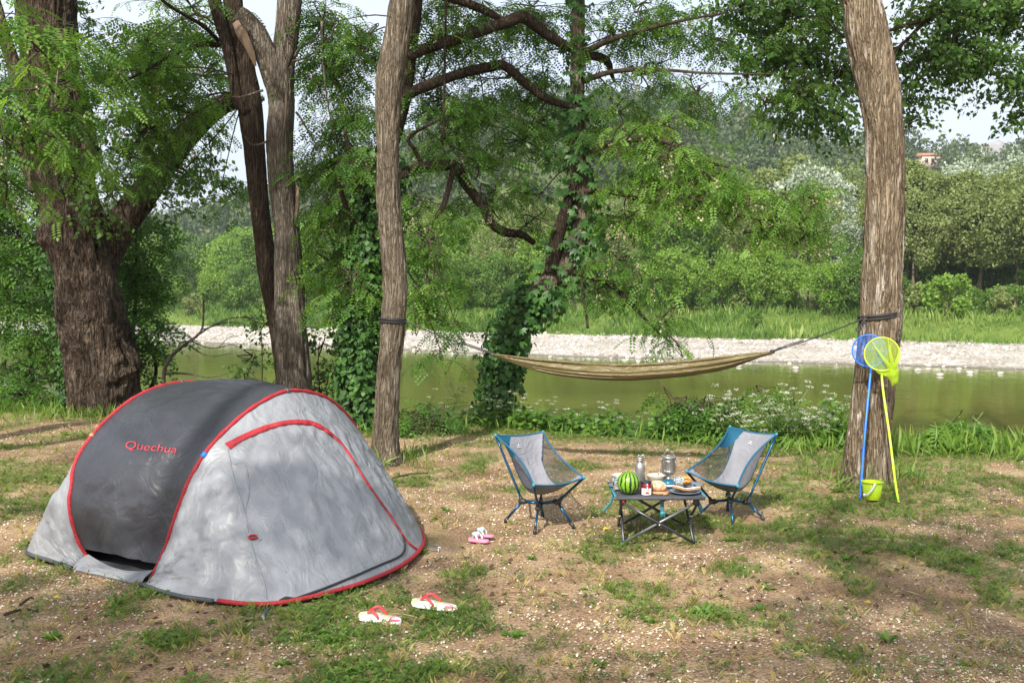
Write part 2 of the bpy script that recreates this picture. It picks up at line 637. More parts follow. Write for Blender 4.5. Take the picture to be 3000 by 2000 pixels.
M_gravel = gravel_material()
ga = np.concatenate([np.linspace(-400, -72, 20), np.linspace(-70, 60, 261), np.linspace(62, 300, 20)])
gs = np.linspace(-4, 16, 61)
A_, S_ = np.meshgrid(ga, gs, indexing='ij')
gravel = structure(obj('gravel_bank', RV(A_, S_, gravel_z(A_, S_)).reshape(-1, 3), grid_faces(len(ga), len(gs)), M_gravel, loc=(0, 53.5, WZ), smooth=True))

M_stone = pm('pale_stone', (0.50, 0.475, 0.43), (0.33, 0.305, 0.27), 3, 0.85, bump=0.4, bscale=9)
def var_stone():
    m, nt, b, out = newmat('pebble_stone')
    at = nt.nodes.new('ShaderNodeAttribute')
    at.attribute_name = 'var'
    r = ramp(nt, [(0.0, (0.20, 0.175, 0.145)), (0.35, (0.38, 0.345, 0.30)), (0.8, (0.52, 0.49, 0.45)), (1.0, (0.66, 0.64, 0.61))])
    nt.links.new(at.outputs['Fac'], r.inputs[0])
    nt.links.new(r.outputs[0], b.inputs['Base Color'])
    b.inputs['Roughness'].default_value = 0.85
    return m

pt, pf = icolump((0, 0, 0), (1, 1, 1), 0.25, 3)
NP = 6500
pa, ps = R.uniform(-48, 36, NP), R.uniform(-0.6, 15, NP) ** 1.0
sz = (0.03 + 0.13 * R.random(NP) ** 4) * (1 + 0.6 * vnoise(np.stack([pa * 0.2, ps * 0.4, pa * 0], -1), 47))
ro = R.uniform(0, 6.28, NP)
fl = R.uniform(0.4, 0.8, NP)
T = np.stack([pt[None, :, 0] * np.cos(ro)[:, None] * 1.3 - pt[None, :, 1] * np.sin(ro)[:, None], pt[None, :, 0] * np.sin(ro)[:, None] * 1.3 + pt[None, :, 1] * np.cos(ro)[:, None], np.repeat(pt[None, :, 2], NP, 0) * fl[:, None]], -1) * sz[:, None, None]
PB = RV(pa, ps, gravel_z(pa, ps) + sz * 0.15)
V = (PB[:, None] + T).reshape(-1, 3)
Fp = (pf[0][None] + (np.arange(NP) * len(pt))[:, None, None]).reshape(-1, 3)
obj('pebbles', V, Fp, var_stone(), parent=gravel, smooth=True, var=np.repeat(R.random(NP), len(pt)), kind='stuff')

stone_me = [mesh('stone', *icolump((0, 0, 0), (1, 0.75, 0.5), 0.3, k), M_stone, True) for k in range(5)]
for px, py in ((1935, 1060), (1942, 1066), (2030, 1057), (2060, 1060), (2070, 1056), (2690, 1083), (2753, 1098), (2842, 1091), (2600, 1080), (2810, 1081), (1870, 1059), (1790, 1050), (2120, 1068), (2165, 1072), (520, 997), (595, 1004), (640, 1001), (708, 1006), (729, 1009), (1500, 1042), (1612, 1046), (2330, 1078), (2930, 1093), (1330, 1036)):
    g = G(px, py, WZ + 0.03)
    o = bpy.data.objects.new('stone', random.choice(stone_me))
    COL.objects.link(o)
    o.parent = gravel
    o.location = g - np.array(gravel['_w'])
    s = random.uniform(0.10, 0.22)
    o.scale = (s, s, s)
    o.rotation_euler = (0, 0, random.uniform(0, 6))

# grassy far bank
def far_z(a, s):
    a, s = np.broadcast_arrays(np.asarray(a, float), np.asarray(s, float))
    p = np.stack([a, s, a * 0], -1)
    return -0.86 + 1.5 * sstep(13, 22, s + 1.2 * vnoise(p * 0.15, 51)) + 0.012 * np.maximum(s - 22, 0) + 0.12 * fbm(p * 0.4, 2, 52) * sstep(14, 17, s)

M_verge = pm('verge_grass', (0.15, 0.205, 0.045), (0.075, 0.125, 0.022), 0.7, 0.9, bump=0.6, bscale=9, detail=8, lo=0.3, hi=0.7, spec=0.1, bdist=0.2)
fa = np.concatenate([np.linspace(-700, -92, 18), np.linspace(-90, 80, 171), np.linspace(84, 500, 16)])
fs = np.concatenate([np.linspace(12.6, 26, 46), np.geomspace(27, 1500, 22)])
A_, S_ = np.meshgrid(fa, fs, indexing='ij')
farbank = structure(obj('far_bank', RV(A_, S_, far_z(A_, S_)).reshape(-1, 3), grid_faces(len(fa), len(fs)), M_verge, loc=(0, 75, -1), smooth=True))

# wooded hill: outline of its crest as it stands against the sky
crest_px = np.array([-3000, -1200, -200, 300, 600, 850, 1050, 1250, 1500, 1750, 1920, 2100, 2300, 2480, 2700, 2860, 3000, 3300, 4200, 6000], float)
crest_py = np.array([700, 690, 690, 690, 680, 600, 500, 430, 390, 350, 340, 400, 465, 500, 490, 515, 500, 490, 540, 640], float)
D0, D1 = 105.0, 290.0
def hill_pt(px, w):
    """w runs 0 at the foot to 1 at the crest, beyond 1 down the back"""
    px, w = np.broadcast_arrays(np.asarray(px, float), np.asarray(w, float))
    d0 = np.maximum(D0, 101.0 / np.maximum(1 + 0.66 * (px - 1500) / FPX, 0.22))     # the foot keeps clear of the river
    d = d0 + (D1 - D0) * w
    zr = CAMH + (880 - np.interp(px, crest_px, crest_py)) / FPX * (d0 + D1 - D0)
    prof = np.where(w < 1, 0.12 * w + 0.88 * sstep(0, 1.04, w) ** 0.9, 1 - 0.5 * (w - 1) ** 2)
    z = 1.0 + (zr - 1.0) * prof
    x = (px - 1500) / FPX * d
    z = z + 1.8 * fbm(np.stack([x * 0.03, d * 0.03, x * 0], -1), 3, 61) * np.clip(w * 2, 0, 1)
    return np.stack([x, d, z], -1)
hp, hw = np.linspace(-3000, 6000, 151), np.linspace(0, 2.0, 31)
A_, S_ = np.meshgrid(hp, hw, indexing='ij')
structure(obj('hill', hill_pt(A_, S_).reshape(-1, 3), grid_faces(len(hp), len(hw)), pm('hill_ground', (0.09, 0.12, 0.035), (0.05, 0.075, 0.02), 0.08, 0.95, spec=0.1), loc=(0, 200, 0), smooth=True))

# ------------------------------------------------------------------ fabrics and metals
def fabric(name, c1, rough, wr=0.5, wscale=7, c2=None, spec=0.5, stretch=(1, 1, 1), sheen=0.0):
    """woven cloth with soft creases"""
    m, nt, b, out = newmat(name)
    b.inputs['Roughness'].default_value = rough
    b.inputs['Specular IOR Level'].default_value = spec
    b.inputs['Sheen Weight'].default_value = sheen
    nz = noise_node(nt, wscale * 0.7, stretch, 5)
    r = ramp(nt, [(0.35, c2 or tuple(x * 0.9 for x in c1)), (0.65, c1)])
    nt.links.new(nz.outputs[0], r.inputs[0])
    nt.links.new(r.outputs[0], b.inputs['Base Color'])
    n1 = noise_node(nt, wscale, stretch, 6, 1.4)
    mu = nt.nodes.new('ShaderNodeMath')
    mu.operation = 'ABSOLUTE'
    su = nt.nodes.new('ShaderNodeMath')
    su.operation = 'SUBTRACT'
    su.inputs[1].default_value = 0.5
    nt.links.new(n1.outputs[0], su.inputs[0])
    nt.links.new(su.outputs[0], mu.inputs[0])
    bp = nt.nodes.new('ShaderNodeBump')
    bp.inputs['Strength'].default_value = wr
    bp.inputs['Distance'].default_value = 0.05
    nt.links.new(mu.outputs[0], bp.inputs['Height'])
    nt.links.new(bp.outputs[0], b.inputs['Normal'])
    return m

M_tgrey = fabric('tent_grey_polyester', (0.245, 0.257, 0.28), 0.40, 0.42, 8, stretch=(1, 1, 0.4))
M_tblack = fabric('tent_charcoal_polyester', (0.036, 0.039, 0.048), 0.33, 0.22, 7, (0.03, 0.032, 0.04))
M_red = fabric('red_webbing', (0.40, 0.016, 0.026), 0.55, 0.5, 40)
M_dark = pm('dark_groundsheet', (0.055, 0.06, 0.068), rough=0.6)
M_blackcord = pm('black_cord', (0.022, 0.022, 0.025), rough=0.7)
M_steel = pm('steel', (0.62, 0.62, 0.63), (0.5, 0.5, 0.5), 30, 0.3, 1.0)
M_logo = pm('red_print', (0.42, 0.03, 0.05), rough=0.6)
M_bluetab = pm('blue_tab', (0.02, 0.18, 0.75), rough=0.5)

# ------------------------------------------------------------------ the pop-up tent
TU = np.array([0.5, 0.866, 0.0])               # across the tent, away from the camera
TV = np.array([0.866, -0.5, 0.0])              # along the tent, towards its door
UM = 4.58
def TP(u, v, z):
    return np.stack(np.broadcast_arrays(u, v, z), -1) @ np.stack([TU, TV, [0, 0, 1.0]])

VF, SF = -4.42, 0.25                           # feet and lean of the front hoop
VR, SR = -5.02, -0.16                          # and of the rear hoop
fh_uz = [(3.68, 0.0), (3.75, 0.155), (3.79, 0.345), (3.845, 0.54), (3.94, 0.695), (4.06, 0.805), (4.26, 0.925), (4.52, 0.993), (4.83, 0.94), (5.05, 0.835), (5.27, 0.675), (5.45, 0.465), (5.52, 0.28), (5.53, 0.14), (5.50, 0.0)]
rh_uz = [(3.77, 0.0), (3.70, 0.15), (3.67, 0.34), (3.70, 0.465), (3.745, 0.595), (3.88, 0.735), (4.05, 0.85), (4.23, 0.935), (4.42, 0.985), (4.59, 0.997), (4.75, 0.985), (4.93, 0.93), (5.12, 0.83), (5.29, 0.71), (5.42, 0.56), (5.48, 0.40), (5.50, 0.2), (5.43, 0.0)]
NT = 121
fh, rh = resample(fh_uz, NT), resample(rh_uz, NT)
FHOOP = TP(fh[:, 0], VF + SF * fh[:, 1], fh[:, 1] + 0.012)
RHOOP = TP(rh[:, 0], VR + SR * rh[:, 1], rh[:, 1] + 0.012)
fo = resample([(3.60, -4.40), (3.555, -4.15), (3.56, -3.92), (3.66, -3.53), (4.05, -3.375), (4.42, -3.36), (4.76, -3.43), (5.10, -3.585), (5.36, -3.80), (5.50, -4.05), (5.56, -4.38)], NT)
ro_ = resample([(3.62, -5.00), (3.66, -5.25), (3.72, -5.56), (3.95, -5.70), (4.40, -5.78), (4.9, -5.72), (5.30, -5.50), (5.52, -5.02)], NT)
FOUT = TP(fo[:, 0], fo[:, 1], 0.025)
ROUT = TP(ro_[:, 0], ro_[:, 1], 0.025)

tent = thing('popup_tent', TP(UM, -4.6, 0.0), 'grey and charcoal pop-up tent with red piping standing on the grass', 'tent')

def loft(A, B, nw, sag, ease=1.0):
    w = np.linspace(0, 1, nw)[None, :, None]
    V = A[:, None] * (1 - w ** ease) + B[:, None] * w ** ease
    dA = np.gradient(A, axis=0)[:, None]
    n = nrm(np.cross(np.broadcast_to(dA, V.shape), B[:, None] - A[:, None] + V * 0))
    return V, n

def panel(name, A, B, nw, mat, sagf, wr, seed, flip=1, stretch=(1, 1)):
    V, n = loft(A, B, nw, 0)
    w = np.linspace(0, 1, nw)[None, :, None]
    t = np.linspace(0, 1, len(A))[:, None, None]
    n = n * flip
    V = V - n * sagf * (np.sin(math.pi * w) ** 0.9) * np.minimum(1, np.sin(math.pi * t) * 2.5)
    q = np.concatenate([t * 9 * stretch[0] + 0 * w, w * 3 * stretch[1] + 0 * t, 0 * t * w + seed], -1)
    env = np.sin(math.pi * np.clip(w, 0, 1)) ** 0.6
    rd = np.abs(fbm(q * 2.0 + 0.6 * fbm(q * 1.5, 2, 3)[..., None], 4, seed))[..., None]
    V = V + n * wr * (0.45 - rd) * env
    V[..., 2] = np.maximum(V[..., 2], 0.012)
    return obj(name, V.reshape(-1, 3), grid_faces(len(A), nw), mat, parent=tent, smooth=True), V

door_panel, FPV = panel('door_panel', FHOOP, FOUT, 90, M_tgrey, 0.022, 0.046, 3, 1, (2.8, 1.4))
rear_panel, RPV = panel('rear_panel', RHOOP, ROUT, 50, M_tgrey, 0.02, 0.03, 5, -1, (2.2, 1))
k0, k1 = 4, NT - 5
charcoal, MPV = panel('charcoal_panel', RHOOP[k0:k1], FHOOP[k0:k1], 50, M_tblack, 0.045, 0.030, 8, 1, (1.6, 0.8))
tentw = np.array(tent['_w'])
def bvh(o):
    return BVHTree.FromPolygons([tuple(v.co) for v in o.data.vertices], [tuple(p.vertices) for p in o.data.polygons])
BF, BM, BR_ = bvh(door_panel), bvh(charcoal), bvh(rear_panel)
def on(tree, px, py, off=0.004):
    """point on that piece of cloth, and its outward normal"""
    d = ray(px, py)
    h, n, i, dist = tree.ray_cast(Vector(C0 - tentw), Vector(d).normalized())
    if h is None:
        return None, None
    n = np.array(n)
    if n @ d > 0:
        n = -n
    return np.array(h) + tentw + n * off, n

def zz(p):
    return p[0] * 0.5527, 1050 + p[1] * 0.5527

def ribbon(pts, ns, w, th=0.004):
    """a flat strip lying on cloth, with thickness"""
    pts, ns = np.array(pts), nrm(np.array(ns))
    T = nrm(np.gradient(pts, axis=0))
    S = nrm(np.cross(T, ns))
    w = np.broadcast_to(np.asarray(w, float), (len(pts),))[:, None]
    ring = np.stack([pts - S * w / 2, pts - S * w * 0.4 + ns * th, pts + S * w * 0.4 + ns * th, pts + S * w / 2], 1)
    V = ring.reshape(-1, 3)
    return V, [grid_faces(len(pts), 4)]

def trace(tree, zpts, n, off=0.004):
    q = resample([zz(p) for p in zpts], n)
    a, b = [], []
    for x, y in q:
        h, nn = on(tree, x, y, off)
        if h is not None:
            a.append(h)
            b.append(nn)
    return a, b

# red piping along both hoops: sleeve with its slight flat edge
for H_, s_ in ((FHOOP, 1), (RHOOP, -1)):
    V, F = tube(H_, 0.0125 + 0.0015 * np.sin(np.arange(NT) * 1.3), 8)
    obj('hoop_sleeve', V, F, M_red, parent=tent, smooth=True)
# piping along the ground: red round the door, dark on the sides
V, F = tube(FOUT[22:112] + [0, 0, 0.006], 0.0125, 6)
obj('hem', V, F, M_red, parent=tent, smooth=True, label='red hem of the tent along the ground')
for E_ in (FOUT[:22], ROUT[:32]):
    V, F = tube(E_, 0.0125, 6)
    obj('groundsheet_edge', V, F, M_dark, parent=tent, smooth=True)
V, F = blob(ROUT[33] + [0, 0, 0.02], (0.035, 0.03, 0.02), 10, 6)
obj('corner_tab', V, F, M_red, parent=tent, smooth=True)
# low grey strip between the feet of the hoops, and the groundsheet under it
ft = np.linspace(0, 1, 20)
lo_ = ROUT[0] * (1 - ft)[:, None] + FOUT[0] * ft[:, None]
a_, b_ = RHOOP[6], FHOOP[6]
dipz = 0.055 - 0.045 * np.sin(ft * math.pi)
up_ = RHOOP[2] * (1 - ft)[:, None] + FHOOP[2] * ft[:, None]
up_[:, 2] = dipz + 0.02
V = np.stack([lo_ + [0, 0, -0.012], lo_ * 0.5 + up_ * 0.5 + TU * -0.01, up_], 1).reshape(-1, 3)
obj('side_strip', V, grid_faces(20, 3), M_tgrey, parent=tent, smooth=True)
fl_ = np.vstack([ROUT[::3], FOUT[::-3]]) * [1, 1, 0] + [0, 0, 0.016]
cen = fl_.mean(0)
Vf = np.vstack([fl_, cen[None]])
nf = len(fl_)
obj('groundsheet', Vf, np.array([[i, (i + 1) % nf, nf] for i in range(nf)]), M_dark, parent=tent)
# pole ends below the sleeves, with a cord
for hk, H_ in ((0, RHOOP), (0, FHOOP)):
    e0 = H_[0]
    V, F = join([tube(resample([e0 + [0, 0, 0.005], e0 + TV * 0.06 - TU * 0.03 + [0, 0, 0.012], e0 + TV * 0.15 - TU * 0.06 + [0, 0, 0.0]], 8), 0.005, 6)])
    obj('pole_cord', V, F, M_blackcord, parent=tent, smooth=True)
e0 = RHOOP[0] + TV * 0.07 - TU * 0.06
V, F = bar(e0 + [0, 0, 0.012], e0 + TV * 0.09 + [0, 0, 0.004], 0.008)
obj('pole_end', V, F, M_steel, parent=tent, smooth=True)

# red arch over the door, the seam that runs on down from it, zips
a, b = trace(BF, [(1203, 468), (1290, 420), (1400, 372), (1500, 345), (1580, 338), (1650, 345), (1720, 378), (1800, 445)], 60, 0.005)
wd = np.interp(np.linspace(0, 1, len(a)), [0, 0.1, 0.45, 0.8, 1], [0.052, 0.044, 0.032, 0.034, 0.022])
V, F = ribbon(a, b, wd, 0.006)
obj('door_arch', V, F, M_red, parent=tent, smooth=True)
a, b = trace(BF, [(1800, 445), (1850, 510), (1930, 640), (2020, 770), (2085, 860), (2130, 935), (2170, 985), (2232, 1028)], 60, 0.005)
V, F = ribbon(a, b, 0.016, 0.005)
obj('door_piping', V, F, M_red, parent=tent, smooth=True)
a, b = trace(BF, [(2128, 935), (2142, 985), (2138, 1025), (2105, 1055), (2000, 1100), (1850, 1165), (1700, 1225), (1560, 1275)], 70, 0.004)
V, F = ribbon(a, b, 0.013, 0.005)
obj('zip', V, F, M_blackcord, parent=tent, smooth=True)
a, b = trace(BF, [(1560, 1275), (1520, 1272), (1490, 1285), (1530, 1290), (1565, 1278), (1515, 1268), (1480, 1284)], 30, 0.006)
V, F = tube(np.array(a), 0.005, 6)
obj('zip_pull', V, F, M_blackcord, parent=tent, smooth=True)
a, b = trace(BF, [(1318, 948), (1330, 940), (1352, 940), (1358, 950), (1340, 958), (1322, 956), (1320, 945)], 20, 0.008)
V, F = tube(np.array(a), 0.0055, 6)
tg = obj('toggle', V, F, M_red, parent=tent, smooth=True)
a, b = trace(BF, [(1352, 952), (1368, 950), (1382, 956), (1372, 963)], 12, 0.006)
V, F = tube(np.array(a), 0.003, 5)
obj('toggle_cord', V, F, M_steel, parent=tg, smooth=True)
# stitched seam down the middle of the door panel
a, b = trace(BF, [(1205, 480), (1240, 640), (1290, 800), (1318, 940), (1360, 1080), (1400, 1190), (1412, 1270)], 60, 0.001)
V, F = ribbon(a, b, 0.010, 0.003)
obj('seam', V, F, M_tgrey, parent=tent, smooth=True)
a, b = trace(BF, [(1240, 560), (1300, 560), (1320, 700), (1300, 820), (1330, 920)], 30, 0.001)
V, F = ribbon(a, b, 0.006, 0.003)
obj('seam', V, F, M_tgrey, parent=tent, smooth=True)
# small tabs on the hoops
def tab(H_, frac, mat, w=0.02):
    k = int(frac * (NT - 1))
    T_, A_, B_ = frames(H_)
    V, F = tube(np.array([H_[k] - T_[k] * w / 2, H_[k] + T_[k] * w / 2]), 0.0165, 8)
    obj('sleeve_tab', V, F, mat, parent=tent)
def frac_at(H_, zp):
    x, y = zz(zp)
    pr = np.array([[1500 + FPX * h[0] / (h @ FW - C0 @ FW), 1000 - FPX * ((h - C0) @ UP) / ((h - C0) @ FW)] for h in H_])
    return np.argmin(np.hypot(pr[:, 0] - x, pr[:, 1] - y)) / (NT - 1)
M_darktab = pm('dark_tab', (0.09, 0.10, 0.11), rough=0.6)
M_tantab = pm('tan_tab', (0.42, 0.25, 0.12), rough=0.6)
tab(FHOOP, frac_at(FHOOP, (1095, 505)), M_bluetab, 0.03)
tab(FHOOP, frac_at(FHOOP, (1522, 180)), M_darktab, 0.014)
tab(RHOOP, frac_at(RHOOP, (962, 138)), M_darktab, 0.014)
tab(RHOOP, frac_at(RHOOP, (487, 417)), M_tantab, 0.02)
tab(FHOOP, frac_at(FHOOP, (1888, 370)), M_tantab, 0.02)
# pegs with loops
for px, py, dx, dy in ((788, 1790, 0.0, -0.10), (1251, 1608, 0.07, -0.02)):
    g = G(px, py, 0.02)
    V, F = ribbon(resample([g + [0, 0, 0.015], g + [dx * 0.5, dy * 0.5, 0.02], g + [dx, dy, 0.012]], 8), np.tile([0.5, -0.6, 0.6], (8, 1)), 0.02, 0.004)
    pg = obj('peg_loop', V, F, M_dark, parent=tent)
    V, F = join([bar(g + [dx * 1.05, dy * 1.05, -0.05], g + [dx, dy, 0.022], 0.004, 6), bar(g + [dx, dy, 0.02], g + [dx * 1.3, dy * 1.3, 0.012], 0.004, 6)])
    obj('peg', V, F, M_steel, parent=pg)

# lettering on the charcoal cloth
cu = bpy.data.curves.new('lettering', 'FONT')
cu.body = 'Quechua'
cu.shear = 0.25
cu.resolution_u = 4
tmp = bpy.data.objects.new('lettering_tmp', cu)
COL.objects.link(tmp)
bpy.context.view_layer.update()
tm = tmp.to_mesh()
tv = np.array([v.co[:] for v in tm.vertices])
tf = [list(p.vertices) for p in tm.polygons]
tmp.to_mesh_clear()
bpy.data.objects.remove(tmp)
x0, x1 = tv[:, 0].min(), tv[:, 0].max()
LV, ok = [], True
for v in tv:
    fx = (v[0] - x0) / (x1 - x0)
    zx = 668 + 268 * fx
    zy = 478 + 24 * fx - v[1] * 62 * (1 - 0.12 * fx)
    h, n = on(BM, *zz((zx, zy)), 0.004)
    if h is None:
        ok = False
        break
    LV.append(h)
if ok:
    by = {}
    for f in tf:
        by.setdefault(len(f), []).append(f)
    obj('lettering', np.array(LV), [np.array(f) for f in by.values()], M_logo, parent=tent, label='red lettering printed on the charcoal cloth')

# ------------------------------------------------------------------ camping chairs
M_cgrey = fabric('chair_grey_cloth', (0.215, 0.22, 0.25), 0.8, 0.5, 11, (0.18, 0.185, 0.21), 0.2)
M_cteal = fabric('chair_teal_cloth', (0.006, 0.075, 0.135), 0.7, 0.3, 14, spec=0.3)
M_cmesh = netmat('chair_black_mesh', (0.05, 0.052, 0.06), 0.55, 0.7, 0.15)
M_bind = pm('teal_binding', (0.008, 0.10, 0.19), rough=0.6)
M_blue = pm('blue_anodised_tube', (0.006, 0.075, 0.17), (0.005, 0.055, 0.13), 20, 0.28, 0.6)
M_joint = pm('black_plastic', (0.022, 0.022, 0.025), rough=0.5)
M_tip = pm('turquoise_plastic', (0.04, 0.24, 0.28), rough=0.5)
M_white = pm('white_print', (0.75, 0.75, 0.76), rough=0.6)
M_cunder = fabric('chair_pale_underside', (0.42, 0.40, 0.38), 0.8, 0.3, 12)

def camping_chair(label, corners, feet, joints, logo):
    """corners: back-left, back-right, front-left, front-right of the sling; feet and joints in the same order"""
    TL, TR, FL, FR = [np.array(c) for c in corners]
    cen = np.mean(feet, 0)
    ch = thing('camping_chair', (cen[0], cen[1], 0), label, 'chair', 'low camping chairs at the table')
    n = 61
    s, t = np.meshgrid(np.linspace(0, 1, n), np.linspace(0, 1, n), indexing='ij')
    s3, t3 = s[..., None], t[..., None]
    V = (TL * (1 - s3) + TR * s3) * (1 - t3) + (FL * (1 - s3) + FR * s3) * t3
    q = np.abs(2 * s - 1)
    fwd = nrm((FL + FR - TL - TR) * [1, 1, 0])
    ft_ = np.sin(math.pi * t ** 1.25) ** 0.9
    gs_ = 1 - q ** 2.6
    sag = (ft_ * gs_)[..., None]
    V = V + sag * (np.array([0, 0, -0.215]) - fwd * 0.115)
    V = V - np.array([0, 0, 1]) * (0.022 * np.sin(math.pi * s) * np.sin(math.pi * np.clip(t, 0, 1) * 0.5) ** 6)[..., None]
    V = V - np.array([0, 0, 1]) * (0.014 * np.sin(math.pi * s) * (1 - t) ** 8)[..., None]
    sd = nrm(TR - TL)
    V = V + sd * ((0.5 - s) * 0.10 * np.sin(math.pi * t) * q ** 4)[..., None]
    wr = 0.006 * fbm(np.stack([s * 14, t * 4, s * 0], -1), 3, 7)
    V = V + (wr * np.sin(math.pi * s) * np.sin(math.pi * t))[..., None] * (fwd * 0.7 + [0, 0, 0.7])
    F = grid_faces(n, n)
    sc_, tc_ = s.ravel()[F].mean(1), t.ravel()[F].mean(1)
    qc = np.abs(2 * sc_ - 1)
    blue = (qc > 0.40) & (tc_ < 0.40 * (qc - 0.40) / 0.60 + 0.015) & (sc_ < 0.5)
    lim = np.where(sc_ < 0.5, 0.60, 1 - 0.40 * np.clip(tc_ / 0.30, 0, 1))
    meshy = (qc > lim) & ~blue & (tc_ < 0.93 - 0.18 * (1 - qc))
    VV = V.reshape(-1, 3)
    def piece(name, mask, mat, **k):
        f = F[mask]
        u, inv = np.unique(f, return_inverse=True)
        return obj(name, VV[u], inv.reshape(f.shape), mat, parent=ch, smooth=True, **k)
    cloth = piece('seat_cloth', ~blue & ~meshy, M_cgrey)
    for side in (0, 1):
        m_ = (sc_ > 0.5) == bool(side)
        piece('side_mesh', meshy & m_, M_cmesh)
        if side == 0:
            piece('corner_panel', blue & m_, M_cteal, label='teal cloth corner of the backrest')
    rim = np.vstack([V[:, 0], V[-1, 1:], V[::-1, -1][1:], V[0, ::-1][1:]])
    Vt, Ft = tube(rim, 0.0065, 6, False)
    obj('binding', Vt, Ft, M_bind, parent=ch, smooth=True)
    # seams between the grey middle and the mesh
    for k, l0 in ((12, 9), (48, 20)):
        Vt, Ft = tube(V[k, l0:] + (fwd * 0.002 + [0, 0, 0.003]), 0.0022, 5)
        obj('seam', Vt, Ft, M_cteal, parent=ch, smooth=True)
    hub = np.mean(joints, 0)
    for k in range(4):
        c, f, j = np.array(corners[k]), np.array(feet[k]), np.array(joints[k])
        Vt, Ft = tube(resample([j, (j + c) / 2, c], 6), 0.0085, 8)
        po = obj('pole', Vt, Ft, M_blue, parent=ch, smooth=True)
        Vt, Ft = blob(c, (0.011, 0.011, 0.014), 8, 6)
        obj('pole_tip', Vt, Ft, M_tip, parent=po, smooth=True)
        Vt, Ft = bar(j, f + [0, 0, 0.02], 0.0085, 8)
        lg = obj('leg', Vt, Ft, M_blue, parent=ch, smooth=True)
        d = nrm(f - j)
        Vt, Ft = tube(np.array([f + [0, 0, 0.02] - d * 0.03, f + [0, 0, 0.02], f + [0, 0, 0.002]]), [0.0105, 0.0125, 0.0115], 8)
        obj('foot_cap', Vt, Ft, M_joint, parent=lg, smooth=True)
        jd = nrm((j - hub) * [1, 1, 0])
        Vt, Ft = tube(np.array([j - jd * 0.035, j - jd * 0.015, j + jd * 0.016, j + jd * 0.026]), [0.013, 0.020, 0.021, 0.012], 8)
        jo = obj('joint', Vt, Ft, M_joint, parent=ch, smooth=True)
        Vt, Ft = bar(j, j + nrm(c - j) * 0.04, 0.0125, 8)
        obj('socket', Vt, Ft, M_joint, parent=jo, smooth=True)
        Vt, Ft = bar(hub, j - jd * 0.02, 0.0105, 8)
        obj('hub_arm', Vt, Ft, M_blue, parent=ch, smooth=True)
    Vt, Ft = blob(hub, (0.022, 0.022, 0.02), 10, 6)
    obj('hub', Vt, Ft, M_joint, parent=ch, smooth=True)
    # small white mark and line of print at the top of the backrest
    s0, t0 = logo
    k, l = int(s0 * (n - 1)), int(t0 * (n - 1))
    o_ = V[k, l]
    ex = nrm(V[k + 1, l] - V[k - 1, l])
    ey = -nrm(V[k, l + 1] - V[k, l - 1])
    nn = nrm(np.cross(ex, ey))
    if nn @ (C0 - o_) < 0:
        nn = -nn
    o_ = o_ + nn * 0.006
    tri = np.array([[-0.008, 0.005], [0.008, 0.005], [0.001, 0.018], [-0.004, 0.011]])
    Vm = o_ + tri[:, :1] * ex + tri[:, 1:] * ey
    Vm = np.vstack([Vm, Vm + nn * 0.001])
    mk = obj('print_mark', Vm, [np.array([[4, 5, 6, 7]]), np.array([[0, 1, 5, 4], [1, 2, 6, 5], [2, 3, 7, 6], [3, 0, 4, 7]])], M_white, parent=ch)
    for i in range(7):
        cc = o_ + ex * (-0.0126 + 0.0042 * i) - ey * 0.003
        hh = 0.0024 if i else 0.0034
        q4 = np.array([cc - ex * 0.0015 - ey * hh, cc + ex * 0.0015 - ey * hh, cc + ex * 0.0015 + ey * hh, cc - ex * 0.0015 + ey * hh])
        obj('print_letter', np.vstack([q4, q4 + nn * 0.001]), [np.array([[4, 5, 6, 7], [0, 1, 5, 4], [1, 2, 6, 5], [2, 3, 7, 6], [3, 0, 4, 7]])], M_white, parent=mk)
    return ch

def z2(p):
    return 1400 + p[0] * 0.4039, 1200 + p[1] * 0.4039
def gr2(p):
    g = G(*z2(p))
    return np.array([g[0], g[1], 0.0])
camping_chair('low camping chair with teal left corner, nearer the tent, facing right',
              [P(*z2((128, 185)), 6.98), P(*z2((472, 162)), 7.28), P(*z2((405, 545)), 6.44), P(*z2((770, 492)), 6.68)],
              [gr2((200, 822)), gr2((470, 782)), gr2((413, 902)), gr2((690, 862))],
              [P(*z2((322, 662)), 6.86), P(*z2((457, 675)), 6.98), P(*z2((437, 712)), 6.68), P(*z2((576, 668)), 6.74)], (0.42, 0.12))
camping_chair('low camping chair with broad teal panel, between the table and the bucket, facing left',
              [P(*z2((1828, 124)), 7.42), P(*z2((2166, 178)), 7.12), P(*z2((1514, 445)), 6.86), P(*z2((1885, 552)), 6.62)],
              [gr2((1812, 738)), gr2((2070, 808)), gr2((1600, 780)), gr2((1852, 866))],
              [P(*z2((1816, 612)), 7.2), P(*z2((1956, 668)), 7.02), P(*z2((1702, 664)), 7.0), P(*z2((1834, 658)), 6.84)], (0.52, 0.12))

